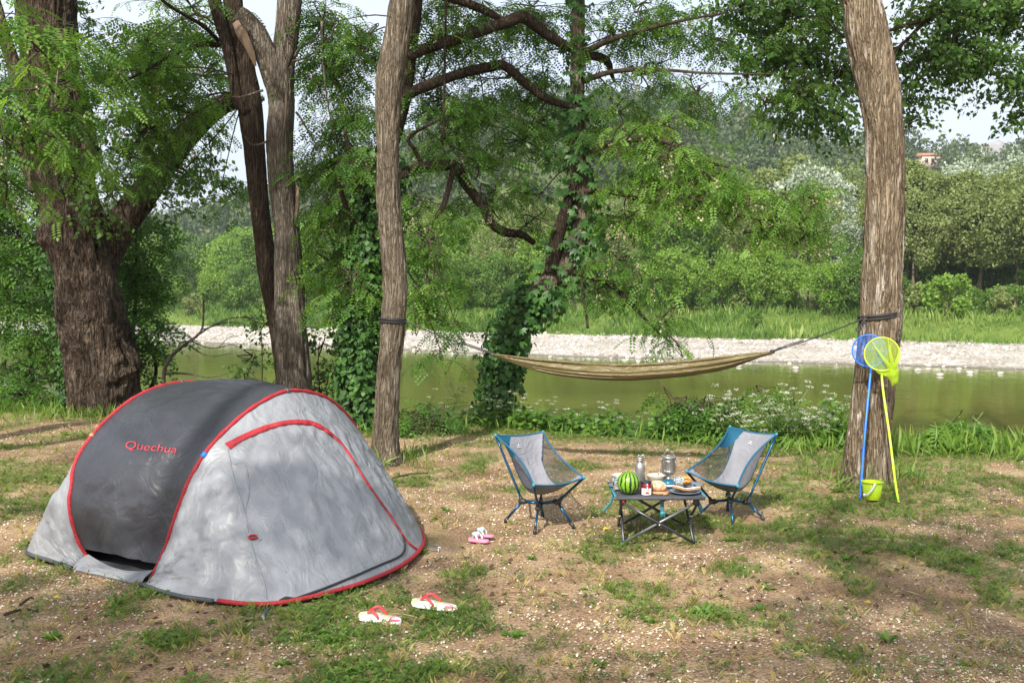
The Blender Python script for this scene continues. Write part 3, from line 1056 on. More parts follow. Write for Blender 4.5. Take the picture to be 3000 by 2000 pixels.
# ------------------------------------------------------------------ folding table
TZ = 0.318
TX0, TX1, TY0, TY1 = 0.656, 1.212, 6.20, 6.72
M_ttop = fabric('table_charcoal_cloth', (0.075, 0.078, 0.09), 0.8, 0.3, 12, (0.06, 0.062, 0.072), 0.2)
M_tub = pm('dark_steel_tube', (0.055, 0.058, 0.068), (0.045, 0.048, 0.055), 20, 0.32, 0.5)
M_tubl = pm('grey_anodised_tube', (0.20, 0.21, 0.23), (0.14, 0.145, 0.16), 20, 0.35, 0.6)
M_teal = fabric('turquoise_webbing', (0.03, 0.17, 0.22), 0.7, 0.3, 30)
M_redbtn = pm('red_button', (0.7, 0.02, 0.01), rough=0.4)
table = thing('camping_table', ((TX0 + TX1) / 2, (TY0 + TY1) / 2, 0), 'low folding camping table with charcoal cloth top, laid with breakfast', 'table')
n = 25
s, t = np.meshgrid(np.linspace(0, 1, n), np.linspace(0, 1, n), indexing='ij')
zs = TZ - 0.004 * np.sin(math.pi * s) * np.sin(math.pi * t) + 0.0005 * vnoise(np.stack([s * 9, t * 9, s * 0], -1), 4)
Vt = np.stack([TX0 + (TX1 - TX0) * s, TY0 + (TY1 - TY0) * t, zs], -1).reshape(-1, 3)
Vb = Vt - [0, 0, 0.005]
obj('tabletop', np.vstack([Vt, Vb]), [grid_faces(n, n)[:, ::-1], grid_faces(n, n, off=n * n)], M_ttop, parent=table, smooth=True)
def TC(i, j, z):
    return np.array([(TX0, TX1)[i], (TY0, TY1)[j], z])
for j in (0, 1):
    Vt, Ft = bar(TC(0, j, TZ - 0.007), TC(1, j, TZ - 0.007), 0.0115, 10)
    obj('edge_tube', Vt, Ft, M_ttop, parent=table, smooth=True)
for i in (0, 1):
    Vt, Ft = box(((TX0, TX1)[i] + (-0.004, 0.004)[i], (TY0 + TY1) / 2, TZ + 0.001), (0.014, TY1 - TY0 - 0.03, 0.008))
    obj('side_binding', Vt, Ft, M_teal, parent=table)
feet = [[np.array([0.697, 6.235, 0.0]), np.array([0.737, 6.745, 0.0])], [np.array([1.158, 6.235, 0.0]), np.array([1.178, 6.745, 0.0])]]
tops = [[np.array([0.70, 6.225, TZ - 0.04]), np.array([0.72, 6.69, TZ - 0.04])], [np.array([1.16, 6.225, TZ - 0.04]), np.array([1.16, 6.69, TZ - 0.04])]]
k = 0
for (i0, j0), (i1, j1) in (((0, 0), (1, 0)), ((0, 1), (1, 1)), ((0, 0), (0, 1)), ((1, 0), (1, 1))):
    nrm_ = np.array([0, 0.011 * (-1 if j0 == 0 else 1), 0]) if j0 == j1 else np.array([0.011 * (-1 if i0 == 0 else 1), 0, 0])
    Vt, Ft = bar(tops[i0][j0] + nrm_, feet[i1][j1] + nrm_ + [0, 0, 0.018], 0.0088, 8)
    obj('leg', Vt, Ft, M_tub, parent=table, smooth=True)
    Vt, Ft = bar(tops[i1][j1] - nrm_ * 0.8, feet[i0][j0] - nrm_ * 0.8 + [0, 0, 0.018], 0.0085, 8)
    obj('leg', Vt, Ft, M_tubl if j0 == j1 == 0 else M_tub, parent=table, smooth=True)
    m_ = (tops[i0][j0] + feet[i1][j1] + tops[i1][j1] + feet[i0][j0]) / 4
    Vt, Ft = bar(m_ - nrm_ * 2.0, m_ + nrm_ * 2.0, 0.007, 8)
    obj('pivot', Vt, Ft, M_steel, parent=table, smooth=True)
for i in (0, 1):
    for j in (0, 1):
        f, tp = feet[i][j], tops[i][j]
        Vt, Ft = blob(f + [0, 0, 0.017], (0.019, 0.019, 0.017), 10, 6)
        jt = obj('foot_joint', Vt, Ft, M_joint, parent=table, smooth=True)
        Vt, Ft = bar(f + [0, -0.021, 0.018], f + [0, 0.021, 0.018], 0.006, 8)
        obj('rivet', Vt, Ft, M_steel, parent=jt)
        Vt, Ft = box(tp + [0, 0, 0.012], (0.036, 0.030, 0.052))
        jt = obj('corner_joint', Vt, Ft, M_joint, parent=table)
        if (i, j) == (0, 0):
            Vt, Ft = blob(tp + [0.0, -0.017, 0.012], (0.008, 0.005, 0.008), 10, 6)
            obj('red_button', Vt, Ft, M_redbtn, parent=jt, smooth=True)
def strap(pts, w, name, parent=table, nv=(0, -1, 0)):
    q = resample(pts, 14)
    Vt, Ft = ribbon(q, np.tile(nv, (14, 1)), w, 0.003)
    return obj(name, Vt, Ft, M_teal, parent=parent, smooth=True)
strap([P(1939, 1464, 6.26), P(1940, 1480, 6.26), P(1941, 1500, 6.265)], 0.024, 'buckle_strap')
bc = P(1942, 1503, 6.265)
Vt, Ft = join([box(bc, (0.034, 0.010, 0.020)), box(bc + [-0.011, 0, -0.014], (0.006, 0.008, 0.022)), box(bc + [0.011, 0, -0.014], (0.006, 0.008, 0.022)), box(bc + [0, 0, -0.012], (0.005, 0.008, 0.016))])
obj('buckle', Vt, Ft, M_tip, parent=table)
strap([P(1789, 1432, 6.66), P(1795, 1446, 6.6), P(1790, 1470, 6.58), P(1778, 1485, 6.57), P(1767, 1497, 6.56)], 0.02, 'hanging_strap', nv=(0.5, -0.8, 0.2))
strap([P(2042, 1467, 6.5), P(2050, 1482, 6.5), P(2056, 1498, 6.5)], 0.03, 'hanging_strap', nv=(0.3, -0.9, 0.2))

# ------------------------------------------------------------------ things on the table
M_glass, nt_, b_, o_ = newmat('clear_glass')
b_.inputs['Transmission Weight'].default_value = 1.0
b_.inputs['Roughness'].default_value = 0.02
b_.inputs['IOR'].default_value = 1.45
b_.inputs['Base Color'].default_value = (0.95, 0.98, 0.97, 1)
M_ti = pm('brushed_titanium', (0.44, 0.425, 0.40), (0.38, 0.365, 0.345), 40, 0.38, 0.85, bump=0.1, bscale=120)
M_cream = pm('cream_melamine', (0.62, 0.55, 0.42), (0.56, 0.49, 0.37), 20, 0.5)
M_plate = pm('slate_blue_enamel', (0.17, 0.20, 0.25), (0.15, 0.18, 0.225), 20, 0.4)
M_crust = pm('bread_crust', (0.42, 0.21, 0.10), (0.62, 0.47, 0.33), 55, 0.85, bump=0.6, bscale=60, lo=0.4, hi=0.6)
M_flour = pm('floury_crust', (0.62, 0.48, 0.35), (0.5, 0.33, 0.2), 60, 0.9, bump=0.5, bscale=70)
M_wood = pm('beech_board', (0.44, 0.26, 0.13), (0.36, 0.2, 0.095), 14, 0.6, stretch=(1, 6, 1))
M_bun = pm('golden_bun', (0.55, 0.20, 0.035), (0.68, 0.34, 0.08), 35, 0.4, bump=0.3, bscale=50)
M_raisin = pm('raisin', (0.03, 0.012, 0.008), rough=0.5)
M_icing = pm('white_icing', (0.80, 0.77, 0.72), (0.72, 0.68, 0.62), 40, 0.5, bump=0.2, bscale=80)
M_biscuit = pm('biscuit', (0.50, 0.30, 0.12), (0.42, 0.22, 0.08), 50, 0.8, bump=0.4, bscale=80)
M_jam = pm('red_jam', (0.13, 0.012, 0.008), (0.09, 0.008, 0.005), 30, 0.12)
M_jam2 = pm('dark_purple_jam', (0.035, 0.012, 0.03), rough=0.15)
M_lid = pm('dark_blue_lid', (0.03, 0.035, 0.05), rough=0.35, metal=0.4)
M_label = pm('paper_label', (0.74, 0.72, 0.72), rough=0.6)
M_labred = pm('label_red', (0.6, 0.015, 0.02), rough=0.5)
M_lablue = pm('label_blue', (0.02, 0.05, 0.35), rough=0.5)
M_laborange = pm('label_orange', (0.75, 0.22, 0.03), rough=0.5)
M_labgreen = pm('label_green', (0.05, 0.25, 0.06), rough=0.5)
M_gas = pm('blue_gas_can', (0.015, 0.13, 0.22), rough=0.35, metal=0.2)

def onplate(x, y):
    return np.array([x, y, TZ + 0.001])

# watermelon
def melon_material():
    m, nt, b, out = newmat('watermelon_rind')
    tc = nt.nodes.new('ShaderNodeTexCoord')
    sp = nt.nodes.new('ShaderNodeSeparateXYZ')
    nt.links.new(tc.outputs['Object'], sp.inputs[0])
    an = nt.nodes.new('ShaderNodeMath')
    an.operation = 'ARCTAN2'
    nt.links.new(sp.outputs[0], an.inputs[0])
    nt.links.new(sp.outputs[1], an.inputs[1])
    nz = noise_node(nt, 38, (1, 1, 1), 5)
    wob = nt.nodes.new('ShaderNodeMath')
    wob.operation = 'MULTIPLY_ADD'
    wob.inputs[1].default_value = 0.34
    nt.links.new(nz.outputs[0], wob.inputs[0])
    nt.links.new(an.outputs[0], wob.inputs[2])
    mu = nt.nodes.new('ShaderNodeMath')
    mu.operation = 'MULTIPLY'
    mu.inputs[1].default_value = 14.0
    nt.links.new(wob.outputs[0], mu.inputs[0])
    si = nt.nodes.new('ShaderNodeMath')
    si.operation = 'SINE'
    nt.links.new(mu.outputs[0], si.inputs[0])
    r = ramp(nt, [(0.40, (0.16, 0.32, 0.022)), (0.60, (0.20, 0.36, 0.03)), (0.70, (0.012, 0.045, 0.008)), (0.9, (0.008, 0.03, 0.006))])
    mr = nt.nodes.new('ShaderNodeMapRange')
    mr.inputs[1].default_value = -1
    mr.inputs[2].default_value = 1
    nt.links.new(si.outputs[0], mr.inputs[0])
    nt.links.new(mr.outputs[0], r.inputs[0])
    nt.links.new(r.outputs[0], b.inputs['Base Color'])
    b.inputs['Roughness'].default_value = 0.28
    return m
wm = blob((0.742, 6.30, TZ + 0.0735), (0.0725, 0.0725, 0.0735), 40, 26)
mel = thing('watermelon', (0.742, 6.30, TZ), 'whole striped green watermelon at the front corner of the table', 'watermelon')
Vm, Fm = wm
obj('rind', Vm, Fm, melon_material(), parent=mel, smooth=True)
Vm, Fm = tube(resample([(0.742, 6.30, TZ + 0.146), (0.745, 6.298, TZ + 0.151), (0.752, 6.297, TZ + 0.155)], 6), [0.005, 0.004, 0.004, 0.0035, 0.003, 0.003], 6)
obj('stalk', Vm, Fm, pm('dry_stalk', (0.2, 0.2, 0.06), rough=0.8), parent=mel, smooth=True)

def place(prof, x, y, n=32, z=TZ + 0.001):
    return lathe(prof, n, (x, y, z))

def drinking_glass(x, y, label):
    r, h = 0.036, 0.088
    prof = [(0.001, 0.0), (r * 0.70, 0.0), (r * 0.76, 0.006), (r * 0.84, 0.035), (r, h), (r - 0.002, h + 0.001), (r * 0.84 - 0.0035, 0.04), (r * 0.72, 0.014), (0.001, 0.012)]
    an = np.linspace(0, 2 * math.pi, 40, endpoint=False)
    V, F = place(prof, x, y, 40)
    # pressed facets on the lower half
    c = np.array([x, y, 0])
    d = V - c
    rad = 1 - 0.035 * (np.cos(np.arctan2(d[:, 1], d[:, 0]) * 10) > 0.2) * (d[:, 2] < TZ + 0.05)
    V = c + d * np.stack([rad, rad, rad * 0 + 1], 1)
    o = obj('drinking_glass', V, F, M_glass, smooth=True)
    return tag(o, label, 'glass', 'drinking glasses on the table')
drinking_glass(0.682, 6.402, 'clear drinking glass half hidden behind the watermelon')
drinking_glass(1.078, 6.40, 'clear drinking glass standing in front of the golden bun')

def plate(x, y, r, label):
    prof = [(0.001, 0.004), (r * 0.62, 0.004), (r * 0.70, 0.007), (r, 0.017), (r + 0.001, 0.0155), (r * 0.70, 0.003), (r * 0.60, 0.0), (0.001, 0.0)]
    o = obj('plate', *place(prof, x, y, 44), M_plate, smooth=True)
    return tag(o, label, 'plate', 'slate blue plates on the table')
plate(0.735, 6.53, 0.098, 'slate blue plate at the left edge of the table behind the watermelon')
plate(1.165, 6.575, 0.10, 'slate blue plate carrying the golden bun')
plate(1.108, 6.325, 0.098, 'slate blue plate carrying the iced pastries')

def bowl(x, y, r, label):
    prof = [(0.001, 0.0), (r * 0.5, 0.0), (r * 0.56, 0.006), (r * 0.82, 0.032), (r, 0.058), (r + 0.002, 0.060), (r - 0.002, 0.0605), (r * 0.78, 0.034), (r * 0.5, 0.010), (0.001, 0.008)]
    b = thing('bowl', (x, y, TZ), label, 'bowl', 'cream bowls on the table')
    V, F = place(prof, x, y, 40)
    obj('bowl_shell', V, F, M_cream, parent=b, smooth=True)
    V, F = lathe([(r * 0.9 + 0.0015, 0.043), (r * 0.965 + 0.0015, 0.053), (r * 0.965, 0.0535), (r * 0.9, 0.0425)], 40, (x, y, TZ + 0.001))
    obj('rim_band', V, F, pm('warm_grey_glaze', (0.30, 0.27, 0.23), rough=0.5), parent=b, smooth=True)
    return b
bowl(0.975, 6.655, 0.070, 'cream bowl behind the bread with a fork in it')
bowl(0.742, 6.665, 0.068, 'cream bowl behind the watermelon')
# fork leaning in the bowl
fk = np.array([0.985, 6.65, TZ])
fork = thing('fork', tuple(fk), 'small metal fork standing in the cream bowl', 'fork')
V, F = join([tube(resample([fk + [-0.012, 0.0, 0.016], fk + [-0.004, -0.004, 0.05], fk + [0.003, -0.008, 0.088]], 8), [0.003] * 8, 6)])
obj('handle', V, F, M_steel, parent=fork, smooth=True)
V, F = tube(resample([fk + [0.003, -0.008, 0.086], fk + [0.001, -0.01, 0.098], fk + [0.008, -0.012, 0.098], fk + [0.009, -0.01, 0.086], fk + [0.004, -0.008, 0.08]], 14), 0.0022, 6)
obj('handle_loop', V, F, M_steel, parent=fork, smooth=True)

# titanium bottle
bx_, by_ = 0.858, 6.63
bt = thing('metal_bottle', (bx_, by_, TZ), 'tall brushed metal bottle with looped screw cap', 'bottle')
prof = [(0.001, 0), (0.031, 0.0), (0.0335, 0.004), (0.0335, 0.112), (0.032, 0.124), (0.027, 0.137), (0.0215, 0.145), (0.0205, 0.152), (0.0225, 0.154), (0.0225, 0.157), (0.0205, 0.159), (0.001, 0.159)]
obj('bottle_body', *place(prof, bx_, by_, 32), M_ti, parent=bt, smooth=True)
prof = [(0.023, 0.160), (0.0245, 0.162), (0.0245, 0.170), (0.0235, 0.171), (0.0245, 0.172), (0.0245, 0.180), (0.022, 0.184), (0.001, 0.185)]
cap = obj('screw_cap', *place(prof, bx_, by_, 28), M_ti, parent=bt, smooth=True)
cz = TZ + 0.186
V, F = tube(resample([(bx_ - 0.018, by_, cz), (bx_ - 0.010, by_, cz + 0.012), (bx_ + 0.006, by_, cz + 0.006), (bx_ + 0.020, by_, cz + 0.014), (bx_ + 0.030, by_, cz + 0.012), (bx_ + 0.031, by_, cz + 0.002), (bx_ + 0.022, by_, cz - 0.002)], 24), 0.0028, 6)
obj('cap_loop', V, F, M_ti, parent=cap, smooth=True)

# gas stove and the pot on it
gx_, gy_ = 1.035, 6.545
gs_t = thing('gas_stove', (gx_, gy_, TZ), 'small blue gas can with burner under the metal pot', 'stove')
prof = [(0.001, 0), (0.044, 0.0), (0.046, 0.003), (0.046, 0.028), (0.043, 0.038), (0.032, 0.046), (0.014, 0.049), (0.012, 0.052), (0.001, 0.052)]
obj('gas_can', *place(prof, gx_, gy_, 32), M_gas, parent=gs_t, smooth=True)
V, F = lathe([(0.0463, 0.010), (0.0465, 0.012), (0.0465, 0.018), (0.0463, 0.020)], 32, (gx_, gy_, TZ + 0.001))
obj('white_band', V, F, M_white, parent=gs_t, smooth=True)
V, F = place([(0.011, 0.052), (0.011, 0.064), (0.007, 0.066), (0.007, 0.072), (0.016, 0.076), (0.018, 0.082), (0.001, 0.083)], gx_, gy_, 16)
bn = obj('burner', V, F, M_steel, parent=gs_t, smooth=True)
for k in range(3):
    a = k * 2.094 + 0.5
    d = np.array([math.cos(a), math.sin(a), 0])
    c = np.array([gx_, gy_, TZ])
    V, F = tube(resample([c + d * 0.008 + [0, 0, 0.068], c + d * 0.028 + [0, 0, 0.072], c + d * 0.036 + [0, 0, 0.0855]], 6), 0.002, 5)
    obj('pot_support', V, F, M_steel, parent=gs_t, smooth=True)
V, F = tube(resample([(gx_ + 0.01, gy_, TZ + 0.058), (gx_ + 0.04, gy_ - 0.01, TZ + 0.058), (gx_ + 0.055, gy_ - 0.02, TZ + 0.054), (gx_ + 0.04, gy_ - 0.016, TZ + 0.052)], 12), 0.002, 5)
obj('valve_handle', V, F, M_steel, parent=bn, smooth=True)
pz = TZ + 0.0885
pot = thing('metal_pot', (gx_, gy_, pz), 'brushed metal hanging pot with lid and wire bail, on the gas burner', 'pot')
prof = [(0.001, 0), (0.040, 0), (0.0455, 0.006), (0.0465, 0.016), (0.0465, 0.108), (0.048, 0.110), (0.0465, 0.112), (0.045, 0.111)]
V, F = lathe(prof, 40, (gx_, gy_, pz))
obj('pot_body', V, F, M_ti, parent=pot, smooth=True)
V, F = lathe([(0.0485, 0.109), (0.049, 0.113), (0.047, 0.1165), (0.040, 0.118), (0.030, 0.117), (0.001, 0.117)], 40, (gx_, gy_, pz))
ld = obj('pot_lid', V, F, M_ti, parent=pot, smooth=True)
V, F = tube(resample([(gx_ - 0.009, gy_, pz + 0.117), (gx_ - 0.006, gy_, pz + 0.123), (gx_ + 0.006, gy_, pz + 0.123), (gx_ + 0.009, gy_, pz + 0.117)], 10), 0.0018, 5)
obj('lid_loop', V, F, M_steel, parent=ld, smooth=True)
bl = []
for w in np.linspace(-1, 1, 25):
    bl.append((gx_ + 0.048 * w * (1 - 0.15 * (1 - w * w)), gy_ - 0.008 * (1 - w * w), pz + 0.095 + 0.066 * (1 - abs(w) ** 2.2)))
V, F = tube(np.array(bl), 0.0019, 6)
obj('bail', V, F, M_steel, parent=pot, smooth=True)
# folded side handles lying against the front and the right side
for a0, wd in ((-1.9, 0.45), (-0.25, 0.4)):
    pts = []
    for (da, hz) in ((-wd, 0.082), (-wd, 0.05), (-wd * 0.85, 0.026), (0, 0.022), (wd * 0.85, 0.026), (wd, 0.05), (wd, 0.082), (0.6 * wd, 0.088), (-0.6 * wd, 0.088), (-wd, 0.082)):
        pts.append((gx_ + 0.0495 * math.cos(a0 + da), gy_ + 0.0495 * math.sin(a0 + da), pz + hz))
    V, F = tube(resample(pts, 50), 0.002, 6)
    obj('side_handle', V, F, M_steel, parent=pot, smooth=True)
for w in (-1, 1):
    V, F = box((gx_ + 0.0485 * w, gy_, pz + 0.094), (0.006, 0.016, 0.016))
    obj('bail_lug', V, F, M_steel, parent=pot)

# jam jar
jx, jy = 0.852, 6.285
jar = thing('jam_jar', (jx, jy, TZ), 'squat jar of red jam with dark lid and cherry label', 'jar')
V, F = place([(0.001, 0), (0.032, 0), (0.0345, 0.003), (0.0345, 0.020), (0.0355, 0.022), (0.0355, 0.058), (0.0345, 0.061), (0.034, 0.070), (0.031, 0.073), (0.001, 0.073)], jx, jy, 36)
obj('jar_glass', V, F, M_jam, parent=jar, smooth=True)
V, F = place([(0.033, 0.0725), (0.0365, 0.0735), (0.0365, 0.083), (0.034, 0.0855), (0.001, 0.086)], jx, jy, 36)
obj('jar_lid', V, F, M_lid, parent=jar, smooth=True)
def patch(a0, a1, z0, z1, r, mat, name, parent=jar, k=12):
    an = np.linspace(a0, a1, k)
    lo, hi = [], []
    for a in an:
        lo.append((jx + r * math.cos(a), jy + r * math.sin(a), TZ + z0))
        hi.append((jx + r * math.cos(a), jy + r * math.sin(a), TZ + z1))
    V = np.array(lo + hi)
    F = np.array([[i, i + 1, k + i + 1, k + i] for i in range(k - 1)])
    return obj(name, V, F, mat, parent=parent, smooth=True)
lab = patch(-2.55, -0.55, 0.004, 0.046, 0.0362, M_label, 'paper_label')
patch(-1.68, -1.58, 0.040, 0.0765, 0.0373, M_lablue, 'blue_stripe', k=4)
patch(-1.58, -1.42, 0.040, 0.0765, 0.0373, M_label, 'white_stripe', k=4)
patch(-1.42, -1.28, 0.040, 0.0765, 0.0373, M_labred, 'red_stripe', k=4)
def disc_on_jar(a, z, r, mat, name, rr=0.0378, parent=lab):
    d = np.array([math.cos(a), math.sin(a), 0])
    c = np.array([jx, jy, TZ + z]) + d * rr
    e = np.array([-math.sin(a), math.cos(a), 0])
    an = np.linspace(0, 2 * math.pi, 12, endpoint=False)
    V = c + r * (np.cos(an)[:, None] * e + np.sin(an)[:, None] * np.array([0, 0, 1.0]))
    V = np.vstack([V, V - d * 0.003])
    return obj(name, V, [np.arange(12)[None], np.array([[i, (i + 1) % 12, 12 + (i + 1) % 12, 12 + i] for i in range(12)])], mat, parent=parent)
disc_on_jar(-1.5, 0.060, 0.0055, M_laborange, 'round_seal')
for a, z, r in ((-1.62, 0.018, 0.0055), (-1.42, 0.015, 0.0052), (-1.72, 0.014, 0.0045), (-1.5, 0.021, 0.005)):
    disc_on_jar(a, z, r, M_labred, 'cherry_print')
for a, z, r in ((-1.28, 0.020, 0.0045), (-1.22, 0.014, 0.004)):
    disc_on_jar(a, z, r, M_labgreen, 'leaf_print')
for i, a in enumerate(np.linspace(-2.0, -1.15, 8)):
    disc_on_jar(a, 0.034, 0.0022, M_labgreen if i % 3 else M_labred, 'letter_print')

# round loaf on a board
bd = thing('bread_board', (0.945, 6.33, TZ), 'small wooden board under the round loaf', 'board')
an = np.linspace(0, 2 * math.pi, 36, endpoint=False)
out_ = np.stack([0.062 * np.cos(an), 0.056 * np.sin(an)], 1)
hd = np.array([[0.012, -0.058], [0.020, -0.078], [0.040, -0.082], [0.044, -0.066], [0.040, -0.045]])
ring = np.array([p for p in out_])
V = np.vstack([np.c_[ring + [0.945, 6.335], np.full(36, TZ + 0.001)], np.c_[ring + [0.945, 6.335], np.full(36, TZ + 0.013)]])
F = [np.arange(36)[None, ::-1], (np.arange(36) + 36)[None], np.array([[i, (i + 1) % 36, 36 + (i + 1) % 36, 36 + i] for i in range(36)])]
obj('board', V, F, M_wood, parent=bd)
V, F = box((0.972, 6.277, TZ + 0.007), (0.034, 0.03, 0.0115), 0.2)
obj('board_handle', V, F, M_wood, parent=bd)
V, F = blob((0.938, 6.34, TZ + 0.042), (0.056, 0.052, 0.033), 30, 18, 0.10, 2.4, 5)
V[:, 2] = np.maximum(V[:, 2], TZ + 0.014)
loaf = thing('bread_loaf', (0.938, 6.34, TZ + 0.013), 'round crusty loaf dusted with flour on the wooden board', 'bread')
obj('loaf_crust', V, F, M_crust, parent=loaf, smooth=True)
V, F = blob((0.934, 6.345, TZ + 0.066), (0.040, 0.020, 0.012), 20, 10, 0.12, 3, 6)
obj('split_crest', V, F, M_flour, parent=loaf, smooth=True)

# golden bun with raisins
V, F = blob((1.150, 6.57, TZ + 0.040), (0.043, 0.040, 0.032), 28, 16, 0.14, 1.8, 9)
V[:, 2] = np.maximum(V[:, 2], TZ + 0.0065)
bun = thing('raisin_bun', (1.150, 6.57, TZ + 0.006), 'glossy golden bun with raisins on the far plate', 'bun')
obj('dough', V, F, M_bun, parent=bun, smooth=True)
V, F = tube(resample([(1.120, 6.535, TZ + 0.045), (1.140, 6.530, TZ + 0.060), (1.165, 6.535, TZ + 0.058), (1.180, 6.55, TZ + 0.042), (1.165, 6.533, TZ + 0.035), (1.145, 6.529, TZ + 0.042)], 24), 0.007, 6)
obj('dough_swirl', V, F, M_bun, parent=bun, smooth=True)
for p in ((1.137, 6.529, TZ + 0.028), (1.150, 6.528, TZ + 0.022), (1.128, 6.535, TZ + 0.035), (1.172, 6.54, TZ + 0.028)):
    obj('raisin', *blob(p, (0.006, 0.004, 0.005), 8, 6), M_raisin, parent=bun, smooth=True)

# two iced pastries leaning on the front plate
for k, (c, s_, tl, lb) in enumerate((((1.075, 6.325, TZ + 0.034), (0.046, 0.055, 0.010), -0.25, 'rounded iced pastry with two dark eyes, beside the loaf'), ((1.147, 6.318, TZ + 0.032), (0.058, 0.040, 0.009), 0.12, 'long iced pastry hanging over the plate rim at the table corner'))):
    pa_ = thing('iced_pastry', c, lb, 'pastry', 'iced pastries on the front plate')
    an = np.linspace(0, 2 * math.pi, 36, endpoint=False)
    rr = 1 + 0.05 * np.cos(an * 2 + k)
    def slab(z0, z1, sh, mat, name, rn=0.0):
        ring = np.stack([np.cos(an) * s_[0] * sh * rr, np.sin(an) * s_[1] * sh * rr, 0 * an], 1)
        lv = [(0.97, z0), (1.0, z0 + (z1 - z0) * 0.3), (1.0, z1 - (z1 - z0) * 0.3), (0.95, z1)]
        V = np.vstack([ring * [q, q, 1] + [0, 0, z] for q, z in lv])
        V[:, 2] += V[:, 0] * tl - V[:, 1] * 0.18 - 0.0 + (0.0015 * np.sin(np.tile(an, 4) * 14) if rn else 0)
        V = V + np.array(c)
        F = [grid_faces(4, 36, True), np.arange(36)[None, ::-1], (np.arange(36) + 108)[None]]
        return obj(name, V, F, mat, parent=pa_, smooth=True)
    slab(-0.009, -0.001, 1.0, M_biscuit, 'biscuit_base', 1)
    slab(-0.001, 0.002, 0.97, M_jam2 if k else M_labred, 'jam_layer')
    ic = slab(0.002, 0.008, 0.98, M_icing, 'icing')
    for q in (-0.012, 0.014):
        obj('eye_hole', *blob((c[0] + q, c[1] - 0.012 - 0.004 * k, c[2] + 0.0095 + q * tl + 0.002), (0.0065, 0.0045, 0.0025), 10, 6), M_raisin, parent=ic, smooth=True)

# ------------------------------------------------------------------ hammock
M_ham = fabric('khaki_nylon', (0.155, 0.125, 0.048), 0.42, 0.6, 6, (0.12, 0.095, 0.036), 0.5, (0.3, 3.5, 3.5))
mid_tree, right_tree = P(1140, 1350, 9.42), P(2540, 1410, 8.53)
hl, hr = P(1442, 1037, 9.22), P(2262, 1030, 8.70)
ham = thing('hammock', tuple((hl + hr) / 2 - [0, 0, 0.35]), 'khaki nylon hammock strung between two trees on black ropes', 'hammock')
ns, ntt = 120, 41
s = np.linspace(0, 1, ns)
topz = np.interp(s, [0, 0.15, 0.33, 0.5, 0.68, 0.84, 1], [1037, 1053, 1065, 1070, 1060, 1043, 1030])
botz = np.interp(s, [0, 0.03, 0.09, 0.21, 0.35, 0.48, 0.68, 0.84, 0.96, 1], [1039, 1048, 1071, 1098, 1112, 1116, 1105, 1084, 1046, 1034])
topz = np.convolve(np.pad(topz, 6, 'edge'), np.ones(13) / 13, 'valid')
botz = np.convolve(np.pad(botz, 6, 'edge'), np.ones(13) / 13, 'valid')
cl = hl * (1 - s)[:, None] + hr * s[:, None]
pxs = 1442 + (2262 - 1442) * s
tops_ = np.array([P(pxs[i], topz[i], cl[i, 1]) for i in range(ns)])
bots_ = np.array([P(pxs[i], botz[i], cl[i, 1]) for i in range(ns)])
hh = (tops_ - bots_)[:, 2]
ac = nrm(np.array([-(hr - hl)[1], (hr - hl)[0], 0]))
th_ = np.linspace(0, 1, ntt)
V = np.zeros((ns, ntt, 3))
for j, q in enumerate(th_):
    a = (q - 0.5) * 2                                   # -1 near edge, 1 far edge
    up = np.abs(a) ** 1.7
    wid = hh * (0.62 * np.sign(a) * np.abs(a) ** 0.8 * (1 - 0.35 * np.abs(a) ** 3)) + 0.012 * a
    pl = fbm(np.stack([s * 1.3, s * 0 + q * 17, s * 0], -1), 3, 5)
    V[:, j] = bots_ + np.outer(up * hh * (1.0 if a < 0 else 1.03), [0, 0, 1]) + np.outer(wid, ac) + np.outer((0.014 + 0.22 * hh) * pl, -ac * 0.9 + [0, 0, 0.25])
obj('hammock_cloth', V.reshape(-1, 3), grid_faces(ns, ntt), M_ham, parent=ham, smooth=True)
for j, nm in ((0, 'near hem'), (-1, 'far hem')):
    Vt, Ft = tube(V[::2, j], 0.006, 6)
    obj('hem', Vt, Ft, M_ham, parent=ham, smooth=True)
cl_ = P(1150, 938, 9.42)
cr_ = P(2574, 925, 8.53)
def wrap(c, r, tilt, n=3):
    th = np.linspace(0, 2 * math.pi * n, 40 * n)
    k = np.arange(len(th))
    return np.stack([c[0] + r * np.cos(th), c[1] + r * np.sin(th), c[2] + 0.012 * np.sin(th * 0.37 + 1) * 1.4 + tilt * r * np.cos(th)], 1)
Vt, Ft = tube(wrap(cl_, 0.128, -0.08), 0.0075, 6)
obj('tree_rope', Vt, Ft, M_blackcord, parent=ham, smooth=True)
Vt, Ft = tube(wrap(cr_, 0.172, 0.12), 0.0085, 6)
obj('tree_rope', Vt, Ft, M_blackcord, parent=ham, smooth=True)
for a, b, q in ((cl_ + np.array([0.11, -0.05, -0.005]), hl, 0.0), (cr_ + np.array([-0.15, -0.08, -0.02]), hr, 0.0)):
    Vt, Ft = tube(resample([a, (a + b) / 2 + [0, 0, -0.012], b], 16), 0.006, 6)
    obj('cord', Vt, Ft, M_blackcord, parent=ham, smooth=True)
    Vt, Ft = tube(resample([b * 0.65 + a * 0.35 + [0, 0, 0.004], b * 0.9 + a * 0.1 + [0, 0, 0.01], b], 10), 0.005, 6)
    obj('cord_loop', Vt, Ft, M_blackcord, parent=ham, smooth=True)
    Vt, Ft = blob(b, (0.025, 0.02, 0.02), 8, 6, 0.2, 3, 2)
    obj('knot', Vt, Ft, M_blackcord, parent=ham, smooth=True)
kn = P(2532, 934, 8.32)
